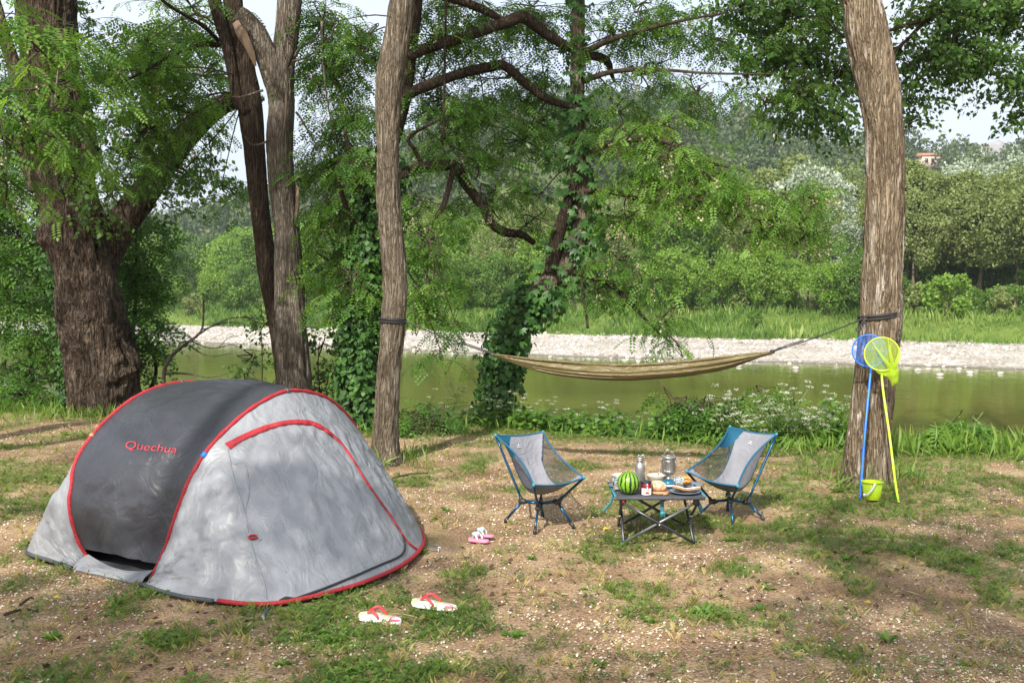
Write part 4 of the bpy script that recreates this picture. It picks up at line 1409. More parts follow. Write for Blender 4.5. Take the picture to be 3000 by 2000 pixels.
Vt, Ft = tube(resample([kn, kn + [-0.03, -0.01, -0.05], kn + [-0.075, -0.02, -0.085], kn + [-0.05, -0.02, -0.105], kn + [-0.01, -0.01, -0.05], kn], 30), 0.0055, 6)
obj('cord_tail', Vt, Ft, M_blackcord, parent=ham, smooth=True)
Vt, Ft = tube(resample([kn, kn + [0.012, -0.015, -0.07], kn + [0.008, -0.015, -0.12], kn + [-0.012, -0.012, -0.155]], 16), 0.0055, 6)
obj('cord_tail', Vt, Ft, M_blackcord, parent=ham, smooth=True)

# ------------------------------------------------------------------ two fishing nets and a bucket by the right-hand tree
def fishing_net(label, foot, stem, center, rad, col, tipc, bag, group='fishing nets against the tree'):
    """stem: points from the foot to the ring"""
    m1 = pm('net_handle', col, rough=0.35)
    m2 = netmat('net_gauze', col, 0.44, 0.6, 0.45)
    m3 = netmat('net_gauze_bunched', col, 0.55, 0.6, 0.45)
    nt_t = thing('fishing_net', tuple(foot), label, 'fishing net', group)
    q = resample([foot] + stem, 30)
    V, F = tube(q, 0.0095, 8)
    obj('handle', V, F, m1, parent=nt_t, smooth=True)
    V, F = blob(foot + [0, 0, 0.012], (0.012, 0.012, 0.012), 8, 6)
    obj('handle_end', V, F, m1, parent=nt_t, smooth=True)
    top = q[-1]
    nv = nrm(C0 - center + [0, 0, 0.2])                # the ring faces the camera, leaning back
    ex = nrm(np.cross(nv, [0, 0, 1]))
    ey = np.cross(ex, nv)
    if ey[2] < 0:
        ey = -ey
    an = np.linspace(0, 2 * math.pi, 49)
    ring = center + rad * (np.cos(an)[:, None] * ex + np.sin(an)[:, None] * ey)
    V, F = tube(ring, 0.0055, 7, False)
    obj('hoop', V, F, m1, parent=nt_t, smooth=True)
    V, F = bar(top, center - ey * rad, 0.008, 8)
    obj('ferrule', V, F, m1, parent=nt_t, smooth=True)
    # the bag: from the hoop, bunched and hanging
    nk, na = 16, 48
    an = np.linspace(0, 2 * math.pi, na, endpoint=False)
    V = np.zeros((nk, na, 3))
    for k in range(nk):
        w = k / (nk - 1)
        cc = center * (1 - w) + (center + bag) * w + np.array([0, 0, -0.06 * math.sin(math.pi * w)])
        r_ = rad * (1 - 0.82 * w ** 0.75)
        pl = 1 + 0.28 * w * vnoise(np.stack([np.cos(an) * 3.1, np.sin(an) * 3.1, an * 0 + w * 1.3], -1), 3)
        V[k] = cc + (r_ * pl)[:, None] * (np.cos(an)[:, None] * ex + np.sin(an)[:, None] * (ey * (1 - 0.35 * w)))
    obj('net_bag', V.reshape(-1, 3), grid_faces(nk, na, True), m2, parent=nt_t, smooth=True)
    # folds where the gauze lies double
    kk = V.copy()
    for j0, j1 in ((34, 44), (24, 31)):
        pv = V[3:, j0:j1] + nv * 0.004
        obj('gauze_fold', pv.reshape(-1, 3), grid_faces(nk - 3, j1 - j0), m3, parent=nt_t, smooth=True)
    for af in (1.9, 0.9, 2.9):
        e0 = center + rad * 0.98 * (math.cos(af) * ex + math.sin(af) * ey) + nv * 0.006
        e1 = center + bag + nv * 0.02
        q = resample([e0, (e0 + e1) / 2 + nv * 0.03 + [0, 0, -0.01], e1], 14)
        V, F = ribbon(q, np.tile(nv, (14, 1)), np.linspace(0.004, 0.040, 14), 0.002)
        obj('gauze_fold', V, F, m3, parent=nt_t, smooth=True)
    V, F = blob(center + bag + [0, 0, -0.03], (0.046, 0.034, 0.080), 20, 14, 0.55, 2.0, 4)
    obj('bag_tail', V, F, m3, parent=nt_t, smooth=True)
    return nt_t
fb = G(2520, 1462); fb[2] = 0
fy = G(2632, 1472); fy[2] = 0
fishing_net('blue fishing net with straight handle leaning against the tree', fb, [P(2533, 1280, 7.98), P(2552, 1078, 8.22)], P(2546, 1027, 8.24), 0.132, (0.012, 0.17, 0.72), None, np.array([0.10, 0.02, -0.06]))
fishing_net('yellow-green fishing net with bowed handle leaning against the tree', fy, [P(2620, 1390, 7.75), P(2606, 1275, 7.9), P(2588, 1150, 8.06), P(2582, 1084, 8.14)], P(2584, 1037, 8.12), 0.136, (0.50, 0.70, 0.03), None, np.array([0.085, -0.03, -0.135]))

bk = G(2555, 1466)
bx_, by_ = bk[0], bk[1]
bucket = thing('bucket', (bx_, by_, 0), 'small lime green plastic bucket with white handle at the foot of the tree', 'bucket')
M_lime = pm('lime_plastic', (0.42, 0.62, 0.02), (0.40, 0.59, 0.02), 8, 0.38, spec=0.4)
M_whitep = pm('white_plastic', (0.75, 0.76, 0.74), rough=0.4)
V, F = lathe([(0.001, 0.004), (0.058, 0.004), (0.061, 0.008), (0.078, 0.142), (0.076, 0.142), (0.060, 0.012), (0.001, 0.009)], 40, (bx_, by_, 0.008))
obj('bucket_body', V, F, M_lime, parent=bucket, smooth=True)
V, F = lathe([(0.0782, 0.134), (0.0835, 0.136), (0.0845, 0.1415), (0.083, 0.1455), (0.0765, 0.1445)], 40, (bx_, by_, 0.008))
obj('bucket_rim', V, F, M_lime, parent=bucket, smooth=True)
hp_ = []
for w in np.linspace(-1, 1, 21):
    a = w * math.pi / 2
    hp_.append((bx_ + 0.086 * math.sin(a) * 0.95 - 0.010, by_ - 0.086 * math.cos(a) * 0.55 - 0.012, 0.14 - 0.072 * math.cos(a)))
hp_ = np.array(hp_)
hp_[:, 0] = bx_ - 0.005 + (hp_[:, 0] - bx_) * 0.99
V, F = tube(resample([(bx_ - 0.012, by_ - 0.086, 0.142), (bx_ - 0.035, by_ - 0.096, 0.105), (bx_ - 0.066, by_ - 0.082, 0.065), (bx_ - 0.078, by_ - 0.058, 0.056)], 18), 0.0065, 8)
hd_ = obj('bucket_handle', V, F, M_whitep, parent=bucket, smooth=True)
V, F = blob((bx_ - 0.078, by_ - 0.056, 0.056), (0.014, 0.013, 0.013), 10, 7)
obj('handle_grip', V, F, M_whitep, parent=hd_, smooth=True)
V, F = blob((bx_ - 0.012, by_ - 0.084, 0.140), (0.011, 0.007, 0.011), 10, 7)
obj('handle_pivot', V, F, M_whitep, parent=hd_, smooth=True)

# ------------------------------------------------------------------ flip-flops
def sandal_print():
    m, nt, b, out = newmat('floral_insole')
    tc = nt.nodes.new('ShaderNodeTexCoord')
    vo = nt.nodes.new('ShaderNodeTexVoronoi')
    vo.inputs['Scale'].default_value = 22
    nt.links.new(tc.outputs['Object'], vo.inputs['Vector'])
    sp = nt.nodes.new('ShaderNodeSeparateColor')
    nt.links.new(vo.outputs['Color'], sp.inputs[0])
    r = ramp(nt, [(0.0, (0.75, 0.45, 0.48)), (0.25, (0.78, 0.76, 0.72)), (0.5, (0.52, 0.62, 0.30)), (0.72, (0.78, 0.77, 0.74)), (0.9, (0.62, 0.12, 0.16))])
    r.color_ramp.interpolation = 'CONSTANT'
    nt.links.new(sp.outputs[0], r.inputs[0])
    nt.links.new(r.outputs[0], b.inputs['Base Color'])
    b.inputs['Roughness'].default_value = 0.7
    return m
M_insole = sandal_print()
M_sole = pm('white_foam', (0.78, 0.79, 0.80), rough=0.7)
M_coral = pm('coral_rubber', (0.72, 0.03, 0.05), rough=0.4)
M_pink = pm('pink_foam', (0.72, 0.22, 0.33), (0.68, 0.18, 0.29), 30, 0.7)
M_mint = pm('mint_rubber', (0.45, 0.72, 0.68), rough=0.4)

def flip_flop(toe, heel, wid, label, mats, group, th=0.022, z0=0.012, tilt=0.0, bow=False):
    toe, heel = np.array([toe[0], toe[1], 0]), np.array([heel[0], heel[1], 0])
    L = np.linalg.norm(toe - heel)
    ax = (toe - heel) / L
    bx = np.array([-ax[1], ax[0], 0])
    c = (toe + heel) / 2
    ff = thing('flip_flop', (c[0], c[1], 0), label, 'flip-flop', group)
    t = np.linspace(0, 1, 25)
    half = wid * (0.36 + 0.14 * np.sin((t - 0.25) * math.pi * 1.15) + 0.03 * np.sin(t * 9)) * np.clip(np.minimum(t / 0.09, (1 - t) / 0.11), 0, 1) ** 0.5
    lf = np.stack([(t - 0.5) * L, half], 1)
    rt = np.stack([(t - 0.5) * L, -half], 1)[::-1]
    ring = np.vstack([lf, rt[1:-1]])
    zf = z0 + 0.010 * np.clip((ring[:, 0] / L - 0.25) * 3, 0, 1) ** 2 + tilt * ring[:, 1]
    k = len(ring)
    def lv(sc, dz):
        q = ring * sc
        return c + q[:, :1] * ax + q[:, 1:] * bx + np.stack([0 * zf, 0 * zf, zf + dz], 1)
    V = np.vstack([lv(0.97, 0), lv(1.0, 0.004), lv(1.0, th * 0.7), lv(0.985, th * 0.72)])
    obj('sole', V, [grid_faces(4, k, True), np.arange(k)[None, ::-1], (np.arange(k) + 3 * k)[None]], mats[0], parent=ff, smooth=False)
    V = np.vstack([lv(0.985, th * 0.72), lv(0.985, th * 0.94), lv(0.96, th)])
    obj('insole', V, [grid_faces(3, k, True), (np.arange(k) + 2 * k)[None]], mats[1], parent=ff)
    zt = z0 + th
    tp = c + ax * L * 0.30 + [0, 0, zt + 0.004]
    for sgn in (-1, 1):
        e = c - ax * L * 0.06 + bx * sgn * wid * 0.40 + [0, 0, zt - 0.002]
        mdl = (tp + e) / 2 + bx * sgn * wid * 0.10 + [0, 0, 0.034]
        q = resample([tp, tp * 0.7 + e * 0.3 + bx * sgn * wid * 0.06 + [0, 0, 0.028], mdl, e + ax * L * 0.05 + [0, 0, 0.016], e], 16)
        V, F = tube(q, np.interp(np.linspace(0, 1, 16), [0, 0.5, 1], [0.0045, 0.0072, 0.0055]), 8)
        obj('strap', V, F, mats[2], parent=ff, smooth=True)
    V, F = bar(tp + [0, 0, -0.006], tp + [0, 0, 0.008], 0.004, 8)
    obj('toe_post', V, F, mats[2], parent=ff, smooth=True)
    if bow:
        V, F = blob(tp + ax * -0.02 + [0, 0, 0.026], (0.024, 0.022, 0.012), 12, 7, 0.3, 2.2, 3)
        obj('rosette', V, F, mats[2], parent=ff, smooth=True)
    return ff
g = lambda px, py: G(px, py, 0.015)
flip_flop(g(1054, 1806), g(1176, 1826), 0.093, 'white flip-flop with coral straps, the one nearer the camera', (M_sole, M_insole, M_coral), 'flowered flip-flops by the tent')
flip_flop(g(1208, 1766), g(1340, 1788), 0.095, 'white flip-flop with coral straps, farther to the right of its mate', (M_sole, M_insole, M_coral), 'flowered flip-flops by the tent')
flip_flop(g(1374, 1580), g(1432, 1588), 0.070, 'pink child flip-flop with mint strap, nearer of the small pair', (M_pink, M_pink, M_mint), 'pink flip-flops between tent and chair', 0.016, bow=True)
flip_flop(g(1388, 1571), g(1448, 1576), 0.070, 'pink child flip-flop with mint strap, farther of the small pair', (M_pink, M_pink, M_mint), 'pink flip-flops between tent and chair', 0.016, z0=0.02, tilt=0.1, bow=True)

# ------------------------------------------------------------------ trees: bark, limbs, leaves
B_right = barkmat('warm_furrowed_bark', (0.125, 0.090, 0.058), (0.265, 0.207, 0.140), (0.36, 0.292, 0.205), (0.60, 0.53, 0.45), 15, streak_at=0.56)
B_mid = barkmat('grey_brown_bark', (0.100, 0.079, 0.057), (0.210, 0.174, 0.127), (0.295, 0.247, 0.186), (0.38, 0.33, 0.27), 17, streak_at=0.58)
B_grey = barkmat('ash_grey_bark', (0.098, 0.081, 0.065), (0.205, 0.174, 0.140), (0.30, 0.262, 0.218), (0.42, 0.38, 0.33), 17)
B_dark = barkmat('dark_ridged_bark', (0.028, 0.020, 0.015), (0.072, 0.053, 0.039), (0.115, 0.088, 0.065), None, 15)  # dark bark, darkened further to carry the shade over the limbs
B_poplar = barkmat('rugged_poplar_bark', (0.030, 0.022, 0.016), (0.086, 0.064, 0.047), (0.165, 0.132, 0.103), None, 7, (1, 1, 0.30), 1.0)  # brown bark with some of the trunk's shade darkened into its colour
B_twig = pm('twig_bark', (0.080, 0.062, 0.046), (0.05, 0.038, 0.028), 30, 0.9, spec=0.1)
B_far = pm('far_bark', (0.20, 0.165, 0.12), (0.12, 0.098, 0.07), 2, 0.9, spec=0.1, stretch=(1, 1, 0.2))
B_wood = pm('bare_heartwood', (0.22, 0.155, 0.105), (0.15, 0.105, 0.072), 25, 0.85, stretch=(1, 1, 0.2), bump=0.5)

L_locust = leafmat('locust_leaf', (0.047, 0.115, 0.020), (0.092, 0.200, 0.030), (0.165, 0.30, 0.050), 0.46)
L_locust_lit = leafmat('sunlit_locust_leaf', (0.075, 0.165, 0.024), (0.135, 0.265, 0.040), (0.21, 0.36, 0.07), 0.46)  # lighter copy of the locust leaf, sunlight put into its greens
L_poplar = leafmat('poplar_leaf', (0.038, 0.092, 0.018), (0.075, 0.160, 0.030), (0.13, 0.235, 0.055), 0.40, 0.42)
L_ash = leafmat('ash_leaf', (0.036, 0.095, 0.015), (0.066, 0.160, 0.022), (0.12, 0.245, 0.036), 0.40)
L_ivy = leafmat('ivy_leaf', (0.022, 0.060, 0.014), (0.038, 0.105, 0.020), (0.075, 0.175, 0.032), 0.2, 0.55)
L_creeper = leafmat('creeper_leaf', (0.035, 0.100, 0.026), (0.058, 0.150, 0.036), (0.095, 0.21, 0.055), 0.28, 0.4)
L_far = [leafmat('far_leaf_mid', (0.052, 0.110, 0.019), (0.094, 0.180, 0.028), (0.150, 0.255, 0.045), 0.34),
         leafmat('far_leaf_bright', (0.088, 0.172, 0.022), (0.150, 0.262, 0.034), (0.22, 0.34, 0.06), 0.36),
         leafmat('far_leaf_olive', (0.105, 0.150, 0.042), (0.175, 0.225, 0.072), (0.26, 0.31, 0.12), 0.34),
         leafmat('far_leaf_silver', (0.17, 0.22, 0.15), (0.30, 0.36, 0.28), (0.46, 0.52, 0.45), 0.25),
         leafmat('far_leaf_dark', (0.026, 0.062, 0.014), (0.046, 0.098, 0.020), (0.078, 0.145, 0.030), 0.25)]
M_bloom = leafmat('cream_blossom', (0.50, 0.42, 0.28), (0.62, 0.55, 0.40), (0.72, 0.66, 0.52), 0.4, tint=0.75)

def in_ball(n, rng=R):
    d = nrm(rng.normal(size=(n, 3)))
    return d * rng.random(n)[:, None] ** (1 / 2.4)

def pinnate(pairs, droop=0.28, lw=0.075, ll=0.225):
    """one feathered leaf along +x, unit length: a quad per leaflet"""
    V, F = [], []
    def leaflet(x, sy):
        z = -droop * x * x
        a = 0.30 * (1 if sy else 0)
        if sy == 0:
            d, s = np.array([1, 0, -droop * 2 * x]), np.array([0, 1, 0])
        else:
            d, s = nrm(np.array([0.42, sy, -0.10])), nrm(np.array([1, -0.42 * sy, 0.0]))
        b = np.array([x, 0.012 * sy, z])
        o = len(V)
        V.extend([b, b + d * ll * 0.5 - s * lw, b + d * ll, b + d * ll * 0.5 + s * lw])
        F.append([o, o + 1, o + 2, o + 3])
    for i in range(pairs):
        x = 0.20 + 0.72 * i / max(pairs - 1, 1)
        leaflet(x, 1)
        leaflet(x, -1)
    leaflet(0.97, 0)
    return np.array(V), np.array(F)

def scatter(tv, tf, pos, X, N, scale, var=None):
    """copies of a small leaf template as one mesh"""
    X = nrm(X)
    Y = nrm(np.cross(N, X))
    N = np.cross(X, Y)
    m, k = len(pos), len(tv)
    sc_ = np.broadcast_to(np.asarray(scale, float), (m,))[:, None, None]
    V = pos[:, None] + sc_ * (tv[None, :, 0, None] * X[:, None] + tv[None, :, 1, None] * Y[:, None] + tv[None, :, 2, None] * N[:, None])
    F = (tf[None] + (np.arange(m) * k)[:, None, None]).reshape(-1, tf.shape[1])
    if var is None:
        var = R.random(m)
    return V.reshape(-1, 3), F, np.repeat(np.clip(var, 0, 1), k)

def multi_tube(P_, r0, r1, n=3):
    """many thin twigs: P_ (N, K, 3)"""
    N, K, _ = P_.shape
    T = nrm(np.gradient(P_, axis=1))
    ref = np.where(np.abs(T[..., 2:3]) < 0.9, np.array([0, 0, 1.0]), np.array([1.0, 0, 0]))
    A = nrm(np.cross(T, ref))
    B = np.cross(T, A)
    an = np.linspace(0, 2 * math.pi, n, endpoint=False)
    r = (np.asarray(r0).reshape(-1, 1) * (1 - np.linspace(0, 1, K)) + np.asarray(r1).reshape(-1, 1) * np.linspace(0, 1, K))[..., None, None]
    V = P_[:, :, None] + r * (np.cos(an)[:, None] * A[:, :, None] + np.sin(an)[:, None] * B[:, :, None])
    g = grid_faces(K, n, True)
    F = (g[None] + (np.arange(N) * K * n)[:, None, None]).reshape(-1, 4)
    return V.reshape(-1, 3), F

def sprays(pads, leaf='locust', per=9, size=0.19, pairs=5, droop=0.55, tw=0.75, out_bias=0.6, origin=None):
    """pads: rows (x, y, z, rx, ry, rz, n). Twigs grow from within each pad and carry leaves."""
    S, D, L, CC = [], [], [], []
    for (x, y, z, rx, ry, rz, n) in pads:
        n = int(n)
        b = in_ball(n)
        S.append(np.array([x, y, z]) + b * [rx, ry, rz])
        a = R.uniform(0, 2 * math.pi, n)
        d = np.stack([np.cos(a), np.sin(a), R.uniform(-0.25, 0.35, n)], 1) + out_bias * b * [1, 1, 0.3]
        D.append(nrm(d))
        L.append(R.uniform(0.55, 1.15, n) * tw)
        CC.append(np.tile([x, y, z], (n, 1)))
    S, D, L, CC = np.vstack(S), np.vstack(D), np.concatenate(L), np.vstack(CC)
    N = len(S)
    k = np.linspace(0, 1, 5)
    g = R.uniform(0.4, 1.1, N) * droop
    path = S[:, None] + D[:, None] * (L[:, None] * k)[..., None]
    path[..., 2] -= (g * L)[:, None] * k ** 2
    TV, TF = multi_tube(path, 0.0045 * np.ones(N), 0.0015 * np.ones(N))
    # feeder branches from the heart of the pad to the twigs
    sel = R.random(N) < 0.35
    a, b = CC[sel], S[sel]
    kk = np.linspace(0, 1, 5)[None, :, None]
    feed = a[:, None] * (1 - kk) + b[:, None] * kk + (np.sin(math.pi * kk) * 0.10) * R.normal(size=(len(a), 1, 3))
    FV, FF = multi_tube(feed, 0.012 * np.ones(len(a)), 0.0045 * np.ones(len(a)))
    # leaves
    q = (np.arange(per) + 0.6) / per
    pos = S[:, None] + D[:, None] * (L[:, None] * q)[..., None]
    pos[..., 2] -= (g * L)[:, None] * q ** 2
    tan = nrm(D[:, None] + np.array([0, 0, -1.0]) * (2 * g[:, None] * q)[..., None])
    side = nrm(np.cross(tan, np.array([0, 0, 1.0])))
    sg = np.where(np.arange(per) % 2 == 0, 1, -1)[None, :, None]
    tw_var = np.clip(R.normal(0.45, 0.24, N)[:, None] + R.normal(0, 0.2, (N, per)), 0, 1)
    if leaf in ('locust', 'ash'):
        X = tan * 0.55 + side * sg * 0.85 + np.array([0, 0, -0.35]) + R.normal(size=pos.shape) * 0.28
        Nn = np.array([0, 0, 1.0]) + R.normal(size=pos.shape) * 0.45
        tv, tf = pinnate(pairs) if leaf == 'locust' else pinnate(3, 0.2, 0.095, 0.34)
        sz = size * R.uniform(0.65, 1.15, (N, per))
    else:
        X = tan * 0.3 + side * sg * 0.6 + np.array([0, 0, -0.6]) + R.normal(size=pos.shape) * 0.55
        Nn = R.normal(size=pos.shape) + np.array([0, -0.3, 0.5])
        tv = np.array([[0.0, 0, 0], [0.55, -0.46, -0.05], [1.35, 0, 0.06], [0.55, 0.46, -0.05]])
        tf = np.array([[0, 1, 2, 3]])
        sz = size * R.uniform(0.6, 1.2, (N, per))
        pos = pos + R.normal(size=pos.shape) * size * 0.6
    LV, LF, lv = scatter(tv, tf, pos.reshape(-1, 3), X.reshape(-1, 3), Nn.reshape(-1, 3), sz.ravel(), tw_var.ravel())
    return (LV, LF, lv), (TV, TF), (FV, FF), S

def blossom(points, n_each=1):
    """hanging clusters of cream flowers"""
    k = 16
    m = len(points)
    t = R.random((m, k))
    pos = points[:, None] + np.stack([R.normal(size=(m, k)) * 0.022, R.normal(size=(m, k)) * 0.022, -0.15 * t - 0.02], -1)
    tv = np.array([[0, 0, 0], [0.5, -0.5, 0], [1, 0, 0.2], [0.5, 0.5, 0]])
    return scatter(tv, np.array([[0, 1, 2, 3]]), pos.reshape(-1, 3), R.normal(size=(m * k, 3)) + [0, 0, -0.6], R.normal(size=(m * k, 3)), 0.026 * R.uniform(0.7, 1.2, m * k))

def trunk_mesh(pts, rad, nseg, nside, ridge=0.05, lump=0.06, fr=7.0, seed=0, burls=(), flare=0.0):
    """pts: control points, rad: radii at them; a tube with furrowed, uneven surface"""
    q = resample(np.c_[np.asarray(pts, float), np.asarray(rad, float)], nseg)
    path, r = q[:, :3], q[:, 3]
    T, A, B = frames(path)
    an = np.linspace(0, 2 * math.pi, nside, endpoint=False)
    dirs = np.cos(an)[None, :, None] * A[:, None] + np.sin(an)[None, :, None] * B[:, None]
    L = np.concatenate([[0], np.cumsum(np.linalg.norm(np.diff(path, axis=0), axis=1))])
    w = 0.10 * fbm(np.stack([np.repeat(L[:, None] * 2.1, nside, 1), np.cos(an)[None] * 1.5 + 0 * L[:, None], np.sin(an)[None] * 1.5 + 0 * L[:, None]], -1), 2, seed + 3)
    pr = np.stack([np.cos(an + 0)[None] * fr + 0 * L[:, None], np.sin(an)[None] * fr + 0 * L[:, None], np.repeat(L[:, None] * 1.5 / np.mean(r) * 0.22, nside, 1)], -1) + w[..., None] * fr
    rg = 0.5 - np.abs(fbm(pr, 3, seed)) * 2
    pl = np.stack([np.cos(an)[None] * 1.3 + 0 * L[:, None], np.sin(an)[None] * 1.3 + 0 * L[:, None], np.repeat(L[:, None] * 1.7, nside, 1)], -1)
    lp = fbm(pl, 3, seed + 9)
    rr = r[:, None] * (1 + ridge * rg + lump * lp)
    if flare:                                   # roots spreading at the foot
        rr = rr * (1 + flare * np.exp(-L / 0.16)[:, None] * (0.55 + 0.45 * np.cos(an * 5 + seed) + 0.3 * np.cos(an * 3 + 1.3 * seed))[None])
    V = path[:, None] + rr[..., None] * dirs
    for (bp, br, bh) in burls:
        bp = np.array(bp)
        d = V - bp
        dist = np.linalg.norm(d, axis=-1)
        f = np.exp(-(dist / br) ** 2) * bh * (1 + 0.9 * fbm(V * 9, 3, seed + 5))
        V = V + dirs * f[..., None]
    n = nside
    F = [grid_faces(nseg, n, True), np.arange(n)[None, ::-1], (np.arange(n) + (nseg - 1) * n)[None]]
    return V.reshape(-1, 3), F, path, r

def px_trunk(rows, depth, extra=()):
    """rows: (left edge, right edge, row) in the photograph"""
    pts, rad = [], []
    for (l, r_, y) in rows:
        pts.append(P((l + r_) / 2, y, depth))
        rad.append((r_ - l) / 2 / FPX * depth)
    for (p, r_) in extra:
        pts.append(np.array(p, float))
        rad.append(r_)
    return pts, rad

def limb(tree, rows, d0, d1=None, mat=None, name='limb', n=40, sides=12, ridge=0.06, lump=0.12, seed=0):
    """rows: (x, y, width) in the photograph; depth runs d0 to d1"""
    d1 = d0 if d1 is None else d1
    ds = np.linspace(d0, d1, len(rows))
    pts = [P(x, y, d) for (x, y, w), d in zip(rows, ds)]
    rad = [w / 2 / FPX * d for (x, y, w), d in zip(rows, ds)]
    V, F, path, r = trunk_mesh(pts, rad, n, sides, ridge, lump, 3.0, seed)
    o = obj(name, V, F, mat or B_twig, parent=tree, smooth=True)
    return path

def pad(x0, y0, depth, w, h, n, dd=0.8):
    """a foliage pad seen at (x0, y0), w by h photo pixels across"""
    c = P(x0, y0, depth)
    s = depth / FPX
    return (c[0], c[1], c[2], w / 2 * s, dd, h / 2 * s, n)

def leaf_part(tree, pads, kind='locust', mat=None, name='crown', blooms=0, skeleton=None, feed_r=0.011, bark=None, **k):
    (LV, LF, lv), (TV, TF), (FV, FF), S = sprays(pads, kind, **k)
    obj(name, LV, LF, mat or L_locust, parent=tree, var=lv, kind='stuff')
    parts = [(TV, TF), (FV, FF)]
    if skeleton is not None:
        sk = np.vstack(skeleton)
        feed = []
        for p in pads:
            c = np.array(p[:3])
            j = np.argmin(((sk - c) ** 2).sum(1) + 3 * np.maximum(0, sk[:, 2] - c[2] - 1.0))
            a = sk[j]
            dl = np.linalg.norm(c - a)
            mdl = (a + c) / 2 + R.normal(size=3) * min(0.12, 0.12 * dl) + [0, 0, min(0.18, 0.15 * dl)]
            feed.append(resample([a, mdl, c], 9))
        parts.append(multi_tube(np.array(feed), feed_r * np.ones(len(feed)), feed_r * 0.55 * np.ones(len(feed)), 6))
    V, F = join([(v, [f]) for v, f in parts])
    obj('twigs', V, F, bark or B_twig, parent=tree, kind='stuff')
    if blooms:
        V, F, v = blossom(S[R.permutation(len(S))[:blooms]] + [0, 0, -0.05])
        obj('blossom', V, F, M_bloom, parent=tree, var=v, kind='stuff')
    return S

def tree(name, base, label, group=None):
    return thing(name, tuple(base), label, 'tree', group)

def base_of(px, py, depth, dz=0.0):
    p = P(px, py, depth)
    return np.array([p[0], p[1], float(gz(p[0], p[1])) + dz])

# --- right-hand trunk, the one the nets lean on
RD = 8.53
t_right = tree('locust_tree', base_of(2535, 1410, RD), 'sunlit leaning tree trunk with pale streaks holding the fishing nets')
pts, rad = px_trunk([(2455, 2612, 1425), (2471, 2596, 1395), (2482, 2600, 1300), (2492, 2608, 1230), (2508, 2620, 1100), (2518, 2628, 980), (2523, 2632, 925), (2530, 2639, 800), (2538, 2645, 660), (2541, 2643, 400), (2515, 2628, 250), (2483, 2598, 100), (2474, 2575, 0), (2458, 2550, -110)], RD,
                     [((2.85, 8.7, 6.3), 0.11), ((3.0, 8.9, 8.2), 0.07), ((3.05, 9.0, 9.6), 0.03)])
V, F, rpath, rrad = trunk_mesh(pts, rad, 260, 56, 0.17, 0.06, 9, 2, flare=0.34)
obj('trunk', V, F, B_right, parent=t_right, smooth=True)
V, F, a_, b_ = trunk_mesh([P(2632, 830, RD - 0.10), P(2637, 880, RD - 0.13), P(2634, 960, RD - 0.12), P(2628, 1040, RD - 0.06)], [0.012, 0.022, 0.026, 0.01], 30, 12, 0.25, 0.2, 3, 5)
obj('bark_flap', V, F, B_grey, parent=t_right, smooth=True)
leaf_part(t_right, [(2.6, 8.6, 7.0, 1.6, 1.6, 1.0, 130), (3.6, 9.2, 8.2, 1.5, 1.5, 1.1, 130), (2.4, 8.4, 9.0, 1.4, 1.4, 1.0, 110), (4.4, 8.4, 6.6, 1.3, 1.3, 0.8, 90)], size=0.22, pairs=3, per=8, skeleton=[rpath[-60:]])

# --- middle trunk with the other end of the hammock
MD = 9.42
t_mid = tree('locust_tree', base_of(1130, 1350, MD), 'straight grey-brown trunk tied with the hammock rope, right of the tent')
pts, rad = px_trunk([(1078, 1178, 1365), (1088, 1168, 1335), (1096, 1165, 1260), (1105, 1171, 1100), (1118, 1188, 940), (1122, 1190, 800), (1105, 1173, 600), (1105, 1167, 430), (1103, 1180, 230), (1128, 1200, 100), (1143, 1212, 0), (1155, 1218, -110)], MD,
                     [((-0.9, 9.6, 6.4), 0.075), ((-0.7, 9.7, 8.2), 0.05), ((-0.6, 9.8, 9.4), 0.02)])
V, F, mpath, mrad = trunk_mesh(pts, rad, 240, 48, 0.17, 0.06, 8, 12, flare=0.34)
obj('trunk', V, F, B_mid, parent=t_mid, smooth=True)
leaf_part(t_mid, [(-1.0, 9.4, 7.0, 1.5, 1.5, 0.9, 110), (0.1, 9.8, 8.2, 1.4, 1.4, 1.0, 110), (-1.6, 9.8, 8.6, 1.4, 1.4, 1.0, 100)], size=0.22, pairs=3, per=8, skeleton=[mpath[-50:]])

# --- twin trunks behind the tent
TD = 12.3
t_stub = tree('forked_tree', base_of(866, 1230, TD), 'pale grey trunk forking into a sawn-off stub, behind the tent')
pts, rad = px_trunk([(800, 925, 1260), (818, 912, 1140), (812, 902, 1020), (808, 893, 900), (806, 884, 780), (805, 876, 670), (790, 862, 540), (783, 856, 430), (788, 860, 320), (795, 860, 210), (808, 872, 100), (815, 882, 0), (820, 884, -110)], TD,
                     [((-2.6, 12.4, 7.4), 0.11), ((-2.4, 12.5, 9.2), 0.07), ((-2.3, 12.6, 10.6), 0.03)])
V, F, spath, srad = trunk_mesh(pts, rad, 240, 48, 0.17, 0.06, 8, 22)
obj('trunk', V, F, B_grey, parent=t_stub, smooth=True)
V, F, a_, b_ = trunk_mesh([P(822, 300, TD), P(805, 230, TD - 0.05), P(783, 170, TD - 0.10), P(755, 105, TD - 0.15), P(722, 62, TD - 0.2), P(695, 40, TD - 0.24)], [0.13, 0.145, 0.135, 0.125, 0.12, 0.105], 60, 28, 0.09, 0.08, 5, 25)
sb = obj('sawn_stub', V, F, B_grey, parent=t_stub, smooth=True)
